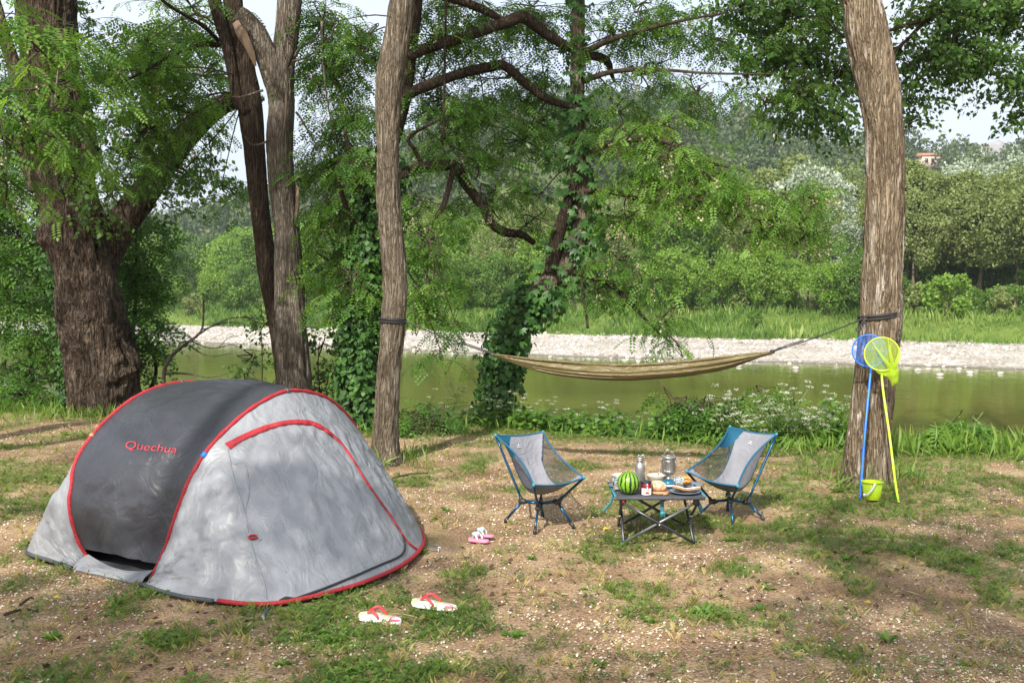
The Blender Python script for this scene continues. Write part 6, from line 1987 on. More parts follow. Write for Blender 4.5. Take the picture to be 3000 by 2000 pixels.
# ------------------------------------------------------------------ trees behind the camera that dapple the clearing
def shade_pad(px, py, zt, h, w, n):
    """leaves at height h whose shadow falls on that spot"""
    g = G(px, py, zt)
    c = g + (h - zt) / TO_SUN.z * np.array(TO_SUN)
    return (c[0], c[1], c[2], w, w * 0.8, w * 0.45, n)
for nm, bs, lb, sp in (
    ('locust_tree', (-6.2, -2.6), 'locust standing behind the camera on the tent side', [
        (870, 1330, 0.7, 6.2, 0.32, 16), (1010, 1450, 0.45, 6.4, 0.30, 9), (760, 1330, 0.8, 6.8, 0.30, 10), (620, 1350, 0.8, 6.6, 0.30, 6), (420, 1560, 0.4, 6.4, 0.25, 4),
        (120, 1700, 0, 6.0, 0.7, 26), (330, 1830, 0, 6.2, 0.7, 26), (120, 1900, 0, 5.8, 0.7, 28), (480, 1950, 0, 6.2, 0.6, 20), (80, 1480, 0, 6.8, 0.6, 16), (180, 1330, 0, 7.2, 0.6, 14), (700, 1900, 0, 6.4, 0.5, 12), (300, 1960, 0, 6.6, 0.7, 24), (900, 1980, 0, 6.0, 0.6, 14)]),
    ('locust_tree', (2.2, -4.6), 'locust standing behind the camera on the bucket side', [
        (2850, 1700, 0, 6.0, 0.7, 26), (2950, 1850, 0, 6.2, 0.7, 30), (2780, 1930, 0, 6.4, 0.7, 24), (2560, 1590, 0, 6.8, 0.6, 20), (2380, 1575, 0, 6.6, 0.4, 9), (2750, 1560, 0, 7.0, 0.6, 16), (2950, 1560, 0, 6.8, 0.7, 22), (2500, 1970, 0, 6.0, 0.6, 15), (2150, 1930, 0, 6.4, 0.5, 8), (1800, 1990, 0, 6.2, 0.6, 14), (1500, 1960, 0, 6.6, 0.5, 7), (1650, 1860, 0, 6.8, 0.4, 5), (2350, 1760, 0, 7.0, 0.4, 6), (2900, 1420, 0, 7.4, 0.5, 10), (1350, 1700, 0, 7.0, 0.35, 4), (2650, 1440, 0, 7.2, 0.4, 8)]),
    ('locust_tree', (-9.4, 3.2), 'locust standing left of the clearing outside the frame', [
        (300, 700, 2.6, 8.2, 1.1, 40), (240, 950, 1.2, 7.4, 0.9, 30), (200, 400, 4.0, 8.8, 1.1, 40), (790, 500, 3.2, 8.4, 0.8, 26), (750, 250, 4.4, 9.0, 0.9, 28), (860, 850, 1.8, 8.0, 0.5, 12), (560, 350, 4.0, 8.6, 1.2, 40), (1000, 450, 3.4, 8.6, 0.8, 22), (1000, 750, 2.0, 8.0, 0.8, 18), (1300, 250, 4, 8.8, 0.8, 26), (1480, 180, 4, 8.8, 0.8, 26), (1350, 500, 3, 8.6, 0.7, 20), (1640, 120, 4, 9.0, 0.8, 22), (1560, 650, 2.6, 8.4, 0.5, 12), (1150, 120, 4, 8.8, 0.6, 14)])):
    pads = [shade_pad(*s) for s in sp] if nm != 'x' else sp
    if bs[0] < -9:
        pads = []
        for (px, py, zt, h, w, n) in sp:
            d = 13.5 if px < 500 else 12.2
            p = P(px, py, d)
            c = p + max(h - p[2], 2.5) / TO_SUN.z * np.array(TO_SUN)
            pads.append((c[0], c[1], c[2], w, w, w * 0.5, n))
    b = np.array([bs[0], bs[1], float(gz(bs[0], bs[1]))])
    t = tree('locust_tree', b, lb)
    cm = np.mean([p[:3] for p in pads], 0)
    V, F, tp, tr_ = trunk_mesh([b - [0, 0, 0.1], b + [0.05, 0, 2.0], b * 0.75 + cm * 0.25 + [0, 0, 1.8], b * 0.45 + cm * 0.55 + [0, 0, 1.6], cm + [0, 0, 0.6], cm + [0, 0, 2.0]], [0.2, 0.17, 0.14, 0.11, 0.08, 0.03], 110, 24, 0.1, 0.06, 6, 101)
    obj('trunk', V, F, B_mid, parent=t, smooth=True)
    leaf_part(t, pads, size=0.20, pairs=4, skeleton=[tp[40:]])

# ------------------------------------------------------------------ the wood on the far bank
def far_crown(seed, h, w, lo, nq, lsz, lobes=18, tall=1.0):
    rg = np.random.default_rng(seed)
    cz, rz, rx = h * (lo + (1 - lo) / 2), h * (1 - lo) / 2, w / 2
    d = in_ball(lobes, rg)
    lc = d * [rx * 0.72, rx * 0.72, rz * 0.80] + [0, 0, cz]
    lr = rg.uniform(0.16, 0.42, lobes) * min(rx, rz) * (1.15 - 0.4 * np.abs(d[:, 2]))
    pos, nor, var = [], [], []
    per = int(nq * 1.7 / lobes)
    for i in range(lobes):
        u = nrm(rg.normal(size=(per, 3)) + [0, 0, 0.25])
        bump = 1 + 0.75 * fbm(u * 2.0 + i, 3, seed)
        p = lc[i] + u * (lr[i] * bump * rg.uniform(0.62, 1.18, per))[:, None]
        dist = np.linalg.norm(p[:, None] - lc[None], axis=2) / lr[None]
        dist[:, i] = 9
        keep = dist.min(1) > 0.72
        pos.append(p[keep])
        nor.append(u[keep])
        var.append(np.clip(rg.normal(0.5 + rg.normal() * 0.12, 0.2, keep.sum()), 0, 1))
    pos, nor, var = np.vstack(pos), np.vstack(nor), np.concatenate(var)
    sel = rg.permutation(len(pos))[:nq]
    pos, nor, var = pos[sel], nor[sel], var[sel]
    m = len(pos)
    tv = np.array([[-0.6, 0, 0], [0, -0.42, 0.08], [0.7, 0.0, -0.05], [0, 0.42, 0.08]])
    return scatter(tv, np.array([[0, 1, 2, 3]]), pos, rg.normal(size=(m, 3)) + [0, 0, -0.4], nor + rg.normal(size=(m, 3)) * 0.55, lsz * rg.uniform(0.6, 1.3, m), var), lc

def far_tree(seed, h, w, lo, nq, lsz, lmat, label, name='bank_tree', lobes=18, tr=0.14):
    t = thing(name, (0, 0, 0), label, 'tree', 'trees of the wood on the far bank')
    (V, F, v), lc = far_crown(seed, h, w, lo, nq, lsz, lobes)
    obj('crown', V, F, lmat, parent=t, var=v, kind='stuff')
    rg = np.random.default_rng(seed + 1)
    top = np.array([rg.normal() * 0.3, rg.normal() * 0.3, h * 0.82])
    V, F = tube(resample([(0, 0, -0.5), (rg.normal() * 0.15, rg.normal() * 0.15, h * 0.3), top], 14), np.linspace(tr, 0.03, 14), 7)
    obj('trunk', V, F, B_far, parent=t, smooth=True)
    br = []
    for k in range(7):
        a = top * rg.uniform(0.35, 0.85)
        c = lc[k % len(lc)]
        br.append(resample([a, (a + c) / 2 + [0, 0, 0.2], c], 6))
    V, F = multi_tube(np.array(br), tr * 0.45 * np.ones(7), 0.02 * np.ones(7), 4)
    obj('branches', V, F, B_far, parent=t, kind='stuff')
    return t

def far_at(px, s):
    k = (px - 1500) / FPX
    t = (1.198 * s + 53.5) / (1 + 0.66 * k)
    x, y = k * t, t
    a = (x - 0) * DA[0] + (y - 53.5) * DA[1]
    return np.array([x, y, float(far_z(a, s))])

def wood(protos, row, lo_px, hi_px, step, s0, s1, hfun, kindfun, what):
    px, k = lo_px, 0
    pts = []
    while px < hi_px:
        pts.append(px)
        px += step * random.uniform(0.7, 1.3)
    ords = {}
    for px in pts:
        s = random.uniform(s0, s1)
        p = far_at(px, s)
        kd = kindfun(px)
        pr = random.choice([q for q in protos if q[1] == kd])
        want = hfun(px, p[1]) * random.uniform(0.88, 1.12)
        sc_ = want / pr[2]
        wsc = sc_ * random.uniform(0.85, 1.2)
        ords[kd] = ords.get(kd, 0) + 1
        n = ords[kd]
        od = {1: 'first', 2: 'second', 3: 'third'}.get(n, f'{n}th')
        lb = f'{kd} tree, {row} of the far wood, {od} from the left'
        o = dup(pr[0], p, random.uniform(0, 6.28), (wsc, wsc, sc_), lb)

protos = []
spec = [('mid-green', 0, 7, 5.5, 0.05, 13000, 0.165), ('mid-green', 0, 7, 6.5, 0.03, 13000, 0.165), ('bright green', 1, 6, 5.2, 0.02, 12000, 0.16), ('bright green', 1, 7, 5.0, 0.05, 12000, 0.16), ('olive', 2, 10, 6.4, 0.24, 15000, 0.165), ('olive', 2, 11, 5.8, 0.28, 15000, 0.165), ('silvery', 3, 9, 6.5, 0.15, 13000, 0.16), ('dark green', 4, 10, 6.5, 0.10, 12000, 0.18)]
for i, (kd, mi, h, w, lo, nq, ls) in enumerate(spec):
    t = far_tree(300 + i, h, w, lo, nq, ls, L_far[mi], kd, tr=0.13 if lo < 0.2 else 0.17, lobes=44)
    protos.append((t, kd, h))
def top_h(pxs, pys):
    return lambda px, d: 1.0 + (880 - np.interp(px, pxs, pys)) / FPX * d
def kind_front(px):
    if px > 2600:
        return random.choice(['olive', 'olive', 'mid-green'])
    if px < 900:
        return random.choice(['bright green', 'bright green', 'mid-green'])
    return random.choice(['mid-green', 'bright green', 'mid-green'])
def kind_mid(px):
    if px > 2620:
        return random.choice(['olive', 'olive', 'dark green', 'silvery'])
    if px > 2200:
        return random.choice(['silvery', 'olive', 'olive'])
    if px < 1000:
        return random.choice(['mid-green', 'bright green', 'dark green'])
    if px < 1800:
        return random.choice(['olive', 'bright green', 'olive'])
    return random.choice(['olive', 'bright green', 'mid-green', 'dark green'])
wood(protos, 'front row', -150, 2600, 95, 21, 25, top_h([0, 500, 900, 1500, 2000, 2600, 3000], [780, 790, 770, 740, 720, 740, 760]), kind_front, '')
wood(protos, 'right-hand row', 2640, 3150, 62, 26, 34, top_h([2600, 2660, 2712, 2770, 3000], [500, 510, 525, 505, 480]), lambda px: 'olive', '')
wood(protos, 'low right-hand row', 2640, 3150, 90, 30, 37, top_h([2600, 3000], [720, 720]), lambda px: random.choice(['mid-green', 'dark green']), '')
wood(protos, 'second row', -350, 2650, 105, 29, 36, top_h([0, 400, 700, 1100, 1500, 2000, 2300, 2500], [720, 690, 680, 660, 650, 630, 560, 600]), kind_mid, '')
wood(protos, 'third row', -450, 3200, 120, 42, 55, top_h([0, 400, 700, 900, 1300, 1800, 2300, 2700, 3100], [690, 670, 668, 640, 590, 560, 500, 500, 470]), kind_mid, '')
for (px, s_, py_, lb) in ((2365, 40, 470, 'pale silvery poplar rising left of the leaning trunk'), (2440, 46, 510, 'second silvery poplar, half behind the leaning trunk'), (2965, 46, 440, 'silvery poplar at the right edge above the olive trees'), (2475, 34, 640, 'low silvery tree just left of the leaning trunk'), (2535, 38, 660, 'low silvery tree hidden mostly by the leaning trunk')):
    p = far_at(px, s_)
    k_ = (1.0 + (880 - py_) / FPX * p[1]) / 9
    dup(protos[6][0], p, px, (k_ * 0.9, k_ * 0.9, k_), lb)
used = {c.data for o in bpy.data.objects for c in [o] if o.type == 'MESH'}
for t, kd, h in protos:                        # the first of each kind stands in the last row of the wood
    px = random.uniform(1000, 3000)
    p = far_at(px, 64)
    t.location = p
    t['label'] = f'{("broad" if protos.index((t, kd, h)) % 2 else "narrow")} {kd} tree at the very back of the far wood'

# low bushes on the verge
bush_p = []
for k, mi in enumerate((1, 0, 2)):
    t = thing('bank_bush', (0, 0, 0), 'bush', 'bush', 'bushes on the grassy verge')
    (V, F, v), lc = far_crown(400 + k, 2.0, 2.6, -0.15, 2600, 0.13, 10)
    obj('foliage', V, F, L_far[mi], parent=t, var=v, kind='stuff')
    br = np.array([resample([(0, 0, -0.1), c * 0.5 + [0, 0, 0.1], c], 5) for c in lc[:6]])
    V, F = multi_tube(br, 0.04 * np.ones(6), 0.012 * np.ones(6), 4)
    obj('stems', V, F, B_far, parent=t, kind='stuff')
    bush_p.append(t)
spots = [(2775, 20.5, 1.5, 'bright round bush on the verge right of the leaning trunk'), (2210, 17.5, 0.55, 'small upright bush at the edge of the gravel below the blossoming branch'), (2690, 24, 1.1, 'bush under the olive trees just right of the leaning trunk'), (2450, 22.5, 0.9, 'bush at the foot of the wood just left of the leaning trunk'), (560, 19, 1.1, 'bush on the verge above the gravel behind the bare branch'), (690, 20, 1.3, 'yellow-green bush on the verge left of the leaning dark trunk'), (1980, 22, 1.0, 'bush behind the hammock at the foot of the wood'), (1330, 21, 1.1, 'bush on the verge left of the creeper-clad trunk'), (1580, 20.5, 1.0, 'bush on the verge seen right of the creeper-clad trunk'), (2930, 22, 0.9, 'low bush on the verge at the right edge'), (470, 20, 1.4, 'large bush on the verge right of the old poplar'), (620, 23, 1.6, 'tall bush behind the verge bushes left of the twin trunks')]
for k, (px, s, sz_, lb) in enumerate(spots):
    p = far_at(px, s)
    if k < 3:
        o = bush_p[k]
        o.location, o.scale, o['label'] = p, (sz_,) * 3, lb
    else:
        dup(bush_p[random.choice((0, 0, 1, 2))], p, random.uniform(0, 6), sz_, lb)

# scrub at the foot of the wood
px, k = 1150, 0
while px < 3080:
    if not 2540 < px < 2640:
        k += 1
        od = {1: 'first', 2: 'second', 3: 'third'}.get(k, f'{k}th')
        dup(bush_p[random.choice((0, 1, 1, 2))], far_at(px, random.uniform(22.5, 25.5)), random.uniform(0, 6.28), random.uniform(0.55, 1.15), f'scrub bush along the foot of the far wood, {od} from the left')
    px += random.uniform(45, 90)

# tall grass of the verge
n = 34000
a, s = R.uniform(-62, 42, n), 12.8 + 13 * R.random(n) ** 1.3
keep = (s + 1.2 * vnoise(np.stack([a * 0.4, s * 0.0, a * 0], -1), 91)) > 13.4
a, s = a[keep], s[keep]
pos = RV(a, s, np.maximum(far_z(a, s), gravel_z(a, np.minimum(s, 16)) * (s < 15) + (s >= 15) * -9))
tv = np.array([[0, -0.10, 0], [0.5, -0.07, 0.05], [1, 0, 0.2], [0.5, 0.07, 0.05]])
m = len(pos)
V, F, v = scatter(tv, np.array([[0, 1, 2, 3]]), pos, np.array([0, 0, 1.0]) + R.normal(size=(m, 3)) * 0.35, R.normal(size=(m, 3)), R.uniform(0.25, 0.75, m) * np.clip(0.95 + 1.1 * fbm(pos * [0.35, 0.35, 0], 3, 95), 0.35, 2), np.clip(0.36 + 1.0 * fbm(pos * [0.3, 0.3, 0], 3, 93) + R.normal(size=m) * 0.18, 0, 1))
L_verge = leafmat('verge_blade', (0.060, 0.125, 0.020), (0.115, 0.205, 0.034), (0.25, 0.31, 0.09), 0.34)
o = obj('verge_grass', V, F, L_verge, loc=(0, 70, -1), var=v, kind='stuff')
tag(o, 'tall green grass on the verge above the gravel', 'grass')

# ------------------------------------------------------------------ the wooded hill
def hill_find(px, py):
    w = np.linspace(0.05, 1.0, 400)
    h = hill_pt(np.full(400, px), w)
    pr = 1000 - FPX * ((h - C0) @ UP) / ((h - C0) @ FW)
    return h[np.argmin(np.abs(pr - py))]
NH = 500
hx, hw_ = R.uniform(150, 3250, NH), 0.36 + R.random(NH) * 0.69
hb = hill_pt(hx, hw_)
hh_ = hill_find(2712, 492)
hwh = (hh_[1] - D0) / (D1 - D0)
hx[:9], hw_[:9] = [2655, 2672, 2690, 2735, 2752, 2770, 2640, 2785, 2715], [hwh + 0.02, hwh - 0.06, hwh + 0.06, hwh + 0.05, hwh - 0.05, hwh + 0.01, hwh - 0.03, hwh - 0.04, hwh + 0.07]
hk = ~((np.abs(hx - 2706) < np.where(hw_ < hwh - 0.10, 95, 58)) & (hw_ < hwh + 0.03))
hb, hw_, hx = hb[hk], hw_[hk], hx[hk]
NH = len(hb)
cr = []
for k in range(4):
    (V, F, v), lc = far_crown(500 + k, 8.0, 7.4, -0.05, 400, 0.60, 24)
    cr.append((V.reshape(-1, 4, 3), v.reshape(-1, 4)))
VV, vv = [], []
for i in range(NH):
    A_, v = cr[i % 4]
    s_ = random.uniform(0.7, 1.35)
    ra = random.uniform(0, 6.28)
    co, si = math.cos(ra), math.sin(ra)
    M_ = np.array([[co, si, 0], [-si, co, 0], [0, 0, random.uniform(0.85, 1.25)]]) * s_
    VV.append(A_ @ M_ + hb[i])
    vv.append(np.clip(v * 0.5 + random.uniform(0.0, 0.55), 0, 1))
V = np.vstack([x.reshape(-1, 3) for x in VV])
v = np.concatenate([x.ravel() for x in vv])
F = np.arange(len(V)).reshape(-1, 4)
L_hill = leafmat('hill_leaf', (0.028, 0.060, 0.018), (0.058, 0.100, 0.030), (0.125, 0.155, 0.058), 0.2)
o = obj('hill_forest', V, F, L_hill, loc=(0, 200, 0), var=v, kind='stuff')
tag(o, 'mixed green forest covering the hill behind the river', 'forest')

# house showing between the trees of the hill
hp_ = hill_find(2712, 492)
ho = thing('hill_house', tuple(hp_), 'pinkish house wall showing between trees high on the hill', 'house')
M_pink_w = pm('pink_render', (0.46, 0.37, 0.32), (0.38, 0.30, 0.26), 1.5, 0.9)
M_tiles = pm('clay_tiles', (0.36, 0.19, 0.12), (0.28, 0.14, 0.09), 3, 0.9)
M_pane = pm('dark_window', (0.03, 0.035, 0.04), rough=0.2)
W_, D_, H_ = 5.2, 5.0, 3.4
c = hp_
obj('wall', *box(c + [0, 0, H_ / 2 - 0.6], (W_, D_, H_)), M_pink_w, parent=ho)
V = np.array([[-W_ / 2 - 0.3, -D_ / 2 - 0.3, 0], [W_ / 2 + 0.3, -D_ / 2 - 0.3, 0], [W_ / 2 + 0.3, D_ / 2 + 0.3, 0], [-W_ / 2 - 0.3, D_ / 2 + 0.3, 0], [-W_ / 2 - 0.3, 0, 1.0], [W_ / 2 + 0.3, 0, 1.0]]) + c + [0, 0, H_ - 0.6]
obj('roof', V, [np.array([[0, 1, 5, 4], [2, 3, 4, 5], [0, 3, 2, 1]]), np.array([[0, 4, 3], [1, 2, 5]])], M_tiles, parent=ho)
for x in (-1.5, 0.1, 1.6):
    wdw = obj('window', *box(c + [x, -D_ / 2 - 0.03, 1.5], (0.75, 0.10, 1.1)), M_pane, parent=ho)
    obj('sill', *box(c + [x, -D_ / 2 - 0.08, 0.9], (0.9, 0.16, 0.08)), M_pink_w, parent=wdw)
pp = hill_find(2261, 500)
V, F = tube(resample([pp, pp + [0, 0, 4], pp + [0.05, 0, 8.0]], 8), np.linspace(0.2, 0.14, 8), 8)
po = thing('wooden_pole', tuple(pp), 'bare pale wooden pole among the trees on the hillside', 'pole')
obj('shaft', V, F, pm('weathered_pole', (0.45, 0.36, 0.24), rough=0.9), parent=po, smooth=True)
obj('crossbar', *box(pp + [0, 0, 7.4], (1.1, 0.1, 0.12)), pm('pole_iron', (0.1, 0.09, 0.08), rough=0.7), parent=po)
rk = hill_pt(2892, 1.0)
V, F = blob(rk + [0, 0, 3.0], (6.5, 4, 6.0), 22, 12, 0.35, 1.6, 8)
tag(obj('rock_outcrop', V, F, pm('grey_rock', (0.26, 0.26, 0.27), (0.18, 0.18, 0.19), 0.4, 0.9, bump=0.8, bscale=1.2)), 'bare grey rock standing on the crest at the far right', 'rock')

# ------------------------------------------------------------------ plants of the near bank
def sample_edge(n, e0, e1, x0=-8.5, x1=8.5):
    x = R.uniform(x0, x1, n)
    e = R.uniform(e0, e1, n)
    y = e / 0.94 + 12.0 - 0.36 * x + 0.35 * vnoise(np.stack([x * 0.7, x * 0 + 3, x * 0], -1), 5)
    return np.stack([x, y, gz(x, y)], 1), e

L_herb = leafmat('herb_leaf', (0.050, 0.120, 0.018), (0.105, 0.210, 0.030), (0.185, 0.300, 0.055), 0.38)
L_grass = leafmat('grass_blade', (0.060, 0.130, 0.018), (0.120, 0.215, 0.030), (0.25, 0.32, 0.085), 0.35)
M_stem = pm('green_stem', (0.13, 0.20, 0.05), (0.09, 0.15, 0.035), 20, 0.8)
quad = np.array([[0.0, 0, 0], [0.5, -0.30, 0.04], [1.0, 0, -0.06], [0.5, 0.30, 0.04]])
qf = np.array([[0, 1, 2, 3]])

# leafy undergrowth along the lip of the bank
pos, e = sample_edge(15000, -0.35, 2.2)
hh = np.clip(0.16 + 0.34 * (fbm(pos * [0.55, 0.55, 0] + 9, 3, 111) + 0.25), 0.03, 0.75) * sstep(-0.5, 0.5, e) + 0.05
z = R.random(len(pos)) ** 0.7 * hh
pos = pos + np.stack([R.normal(size=len(pos)) * 0.05, R.normal(size=len(pos)) * 0.05, z], 1)
x = np.r_[R.uniform(1.7, 3.7, 5200), R.uniform(0.0, 1.7, 2000)]
yy = 12.0 - 0.36 * x + R.uniform(-0.25, 0.9, len(x))
zz_ = R.random(len(x)) ** 0.8 * np.clip(0.42 + 0.5 * fbm(np.stack([x * 1.5, yy * 1.5, x * 0], -1), 2, 119), 0.1, 0.8) * np.where(x > 1.7, 1, 0.6)
pos = np.vstack([pos, np.stack([x, yy, gz(x, yy) + zz_], 1)])
n = len(pos)
V, F, v = scatter(quad, qf, pos, R.normal(size=(n, 3)) * [1, 1, 0.4], np.array([0, -0.25, 1.0]) + R.normal(size=(n, 3)) * 0.5, R.uniform(0.05, 0.12, n), np.clip(0.45 + 0.5 * fbm(pos * 1.2, 2, 113) + R.normal(size=n) * 0.16, 0, 1))
o = obj('undergrowth', V, F, L_herb, loc=(0, 12, 0), var=v, kind='stuff')
tag(o, 'low leafy undergrowth along the river bank', 'undergrowth')

# long grass on the bank and round the trunks
blade = np.array([[0, -0.018, 0], [0, 0.018, 0], [0.55, 0.013, 0.05], [1.0, 0.0, 0.22], [0.55, -0.013, 0.05]])
bf = np.array([[0, 1, 2, 4]])
bt = np.array([[4, 2, 3, 3]])
blade = np.array([[0, -0.008, 0], [0, 0.008, 0], [0.6, 0.007, 0.06], [1.0, 0.0, 0.24]])
bfq = np.array([[0, 1, 2, 3]])
pos, e = sample_edge(9000, -0.9, 1.2)
kp = R.random(len(pos)) < 0.12 + 1.1 * np.clip(fbm(pos * [0.9, 0.9, 0], 3, 117) * 2.5, 0, 1)
pos = pos[kp]
def around(px, py, d, r, n):
    b = base_of(px, py, d)
    a, q = R.uniform(0, 6.28, n), r * (0.5 + R.random(n))
    x, y = b[0] + np.cos(a) * q, b[1] + np.sin(a) * q
    return np.stack([x, y, gz(x, y)], 1)
pos = np.vstack([pos, around(290, 1205, PD, 0.75, 900), around(2930, 1290, 10.3, 0.6, 500), around(2720, 1300, 10.4, 0.5, 160), around(1130, 1350, MD, 0.3, 140), around(2535, 1405, RD, 0.4, 160), around(1000, 1270, 11.6, 0.6, 500), around(560, 1240, 13.0, 0.9, 500), around(90, 1235, 13.2, 0.8, 500)])
pos = pos[(pos[:, 0] - bx_) ** 2 + (pos[:, 1] - by_) ** 2 > 0.16 ** 2]
n = len(pos)
big = sstep(2.9, 4.4, pos[:, 0]) * sstep(9.4, 10.0, pos[:, 1])
V, F, v = scatter(blade * [1, 1.0, 1], bfq, pos, np.array([0, 0, 1.0]) + R.normal(size=(n, 3)) * 0.5, R.normal(size=(n, 3)), R.uniform(0.07, 0.24, n) * (1 + 0.45 * big), np.clip(0.5 + R.normal(size=n) * 0.25, 0, 1))
o = obj('bank_grass', V, F, L_grass, loc=(0, 12, 0), var=v, kind='stuff')
tag(o, 'long grass growing along the bank and round the trunks', 'grass')

# cow parsley with white umbels
M_umbel = leafmat('white_umbel', (0.50, 0.52, 0.42), (0.62, 0.64, 0.55), (0.72, 0.73, 0.66), 0.35, tint=0.7)
def cow_parsley(seed, h, label):
    rg = np.random.default_rng(seed)
    t = thing('cow_parsley', (0, 0, 0), label, 'wildflower', 'cow parsley along the bank')
    stems, heads = [], []
    main = resample([(0, 0, -0.05), (rg.normal() * 0.05, rg.normal() * 0.05, h * 0.5), (rg.normal() * 0.12, rg.normal() * 0.12, h)], 8)
    stems.append(main)
    heads.append(main[-1])
    for k in range(rg.integers(7, 11)):
        a = main[rg.integers(2, 7)]
        d = rg.uniform(0, 6.28)
        l = rg.uniform(0.12, 0.30)
        e = a + np.array([math.cos(d) * l, math.sin(d) * l, l * rg.uniform(0.7, 1.3)])
        stems.append(resample([a, (a + e) / 2 + [math.cos(d) * 0.03, math.sin(d) * 0.03, -0.01], e], 8))
        heads.append(e)
    rays, fl = [], []
    for hd in heads:
        for k in range(9):
            a = rg.uniform(0, 6.28)
            q = hd + np.array([math.cos(a), math.sin(a), 0]) * 0.050 * rg.uniform(0.2, 1.1) + [0, 0, 0.03]
            rays.append(np.linspace(hd, q, 8))
            for j in range(4):
                fl.append(q + rg.normal(size=3) * [0.010, 0.010, 0.008])
    V, F = multi_tube(np.array(stems + rays), np.r_[0.008 * np.ones(len(stems)), 0.002 * np.ones(len(rays))], np.r_[0.004 * np.ones(len(stems)), 0.0015 * np.ones(len(rays))], 3)
    obj('stems', V, F, M_stem, parent=t, kind='stuff')
    fl = np.array(fl)
    m = len(fl)
    V, F, v = scatter(quad - [0.5, 0, 0], qf, fl, rg.normal(size=(m, 3)) * [1, 1, 0.2], np.array([0, -0.4, 0.6]) + rg.normal(size=(m, 3)) * 0.7, 0.018)
    obj('flowers', V, F, M_umbel, parent=t, var=v, kind='stuff')
    tv, tf = pinnate(5, 0.2, 0.05, 0.26)
    m = 34
    a = rg.uniform(0, 6.28, m)
    zz_ = rg.uniform(0.05, 0.8, m) * h
    ps = np.stack([np.interp(zz_, main[:, 2], main[:, 0]), np.interp(zz_, main[:, 2], main[:, 1]), zz_], 1)
    V, F, v = scatter(tv, tf, ps, np.stack([np.cos(a), np.sin(a), rg.uniform(0.0, 0.5, m)], 1), np.array([0, 0, 1.0]) + rg.normal(size=(m, 3)) * 0.2, rg.uniform(0.14, 0.26, m))
    obj('leaves', V, F, L_herb, parent=t, var=v, kind='stuff')
    return t
cps = [cow_parsley(600 + k, h, 'x') for k, h in enumerate((0.50, 0.62, 0.72, 0.42))]
cpn = [(2080, 10.9), (2120, 11.25), (2175, 10.95), (2205, 10.7), (2262, 10.75), (2275, 11.0), (2330, 11.05), (2362, 10.8), (2395, 10.65), (2425, 10.75), (2448, 11.05), (2372, 11.05), (2308, 10.75), (2242, 11.15), (1330, 12.2), (1385, 12.4), (1510, 12.1), (1560, 12.4), (1600, 11.9), (1645, 12.2), (1690, 12.5), (1735, 12.0), (1770, 12.6), (1815, 12.3), (1850, 12.0), (1890, 12.4), (1790, 11.8), (1700, 11.8), (1930, 11.7), (2060, 11.3), (2110, 11.1), (2150, 11.4), (2190, 11.0), (2215, 11.3), (2250, 10.9), (2285, 11.2), (2320, 10.9), (2350, 11.2), (2385, 10.9), (2410, 11.1), (2440, 10.8), (2470, 11.0), (2300, 11.5), (2230, 11.6), (2140, 10.9), (2400, 11.4), (2345, 10.7), (2460, 11.3), (1455, 12.0), (1260, 12.0)]
used4 = [False] * 4
for i, (px, d) in enumerate(cpn):
    x = (px - 1500) / FPX * d
    p = (x, d, float(gz(x, d)) - 0.02)
    k = i % 4
    zone = [(q0, q1) for q0, q1 in ((0, 1480), (1480, 2000), (2000, 4000)) if q0 <= px < q1][0]
    rk_ = sorted(q for q in cpn if zone[0] <= q[0] < zone[1]).index((px, d)) + 1
    od = {1: 'first', 2: 'second', 3: 'third'}.get(rk_, f'{rk_}th')
    if px < 1480:
        lb = f'cow parsley by the foot of the creeper-clad tree, {od} from the left'
    elif px < 2000:
        lb = f'cow parsley flowering on the bank under the hammock, {od} from the left'
    else:
        lb = f'cow parsley in the white patch beside the leaning trunk, {od} from the left'
    s_ = random.uniform(0.8, 1.25) * (0.62 if px < 2000 else 0.76)
    if not used4[k]:
        used4[k] = True
        cps[k].location, cps[k].scale, cps[k]['label'] = p, (s_,) * 3, lb
    else:
        dup(cps[k], p, random.uniform(0, 6.28), s_, lb)

# shrubs of the bank
def bank_shrub(name, px, py, d, label, pads, leaf, mat, size, stems=4, grp='shrubs on the near bank', bark=None, **k):
    b = base_of(px, py, d)
    t = thing(name, tuple(b), label, 'shrub', grp)
    sk = []
    for j in range(stems):
        c = np.array(pads[j % len(pads)][:3]) + R.normal(size=3) * 0.05
        q = resample([b + R.normal(size=3) * [0.08, 0.08, 0] - [0, 0, 0.15], (b + c) / 2 + R.normal(size=3) * 0.06, c], 12)
        V, F = tube(q, np.linspace(0.014, 0.005, 12), 6)
        obj('stem', V, F, bark or B_twig, parent=t, smooth=True)
        sk.append(q)
    leaf_part(t, pads, leaf, mat, name='foliage', size=size, skeleton=sk, bark=bark, **k)
    return t
bank_shrub('bank_shrub', 2010, 1280, 11.3, 'leafy elder-like shrub on the bank between the hammock and the flowers', [pad(1985, 1180, 11.4, 110, 70, 16, 0.3), pad(2060, 1200, 11.2, 130, 70, 18, 0.3), pad(2130, 1180, 11.3, 90, 70, 12, 0.3), pad(1960, 1240, 11.3, 110, 60, 12, 0.3), pad(2240, 1160, 11.4, 70, 60, 7, 0.25)], 'ash', L_ash, 0.17, 5, tw=0.3, per=7, feed_r=0.005)
bank_shrub('bank_shrub', 1230, 1290, 11.4, 'dark leafy shrub between the hammock trunk and the creeper tree', [pad(1220, 1210, 11.5, 110, 60, 16, 0.3), pad(1290, 1235, 11.5, 100, 50, 12, 0.3), pad(1200, 1260, 11.2, 80, 50, 8, 0.3)], 'ash', L_ash, 0.15, 4, tw=0.25, per=7, feed_r=0.005)
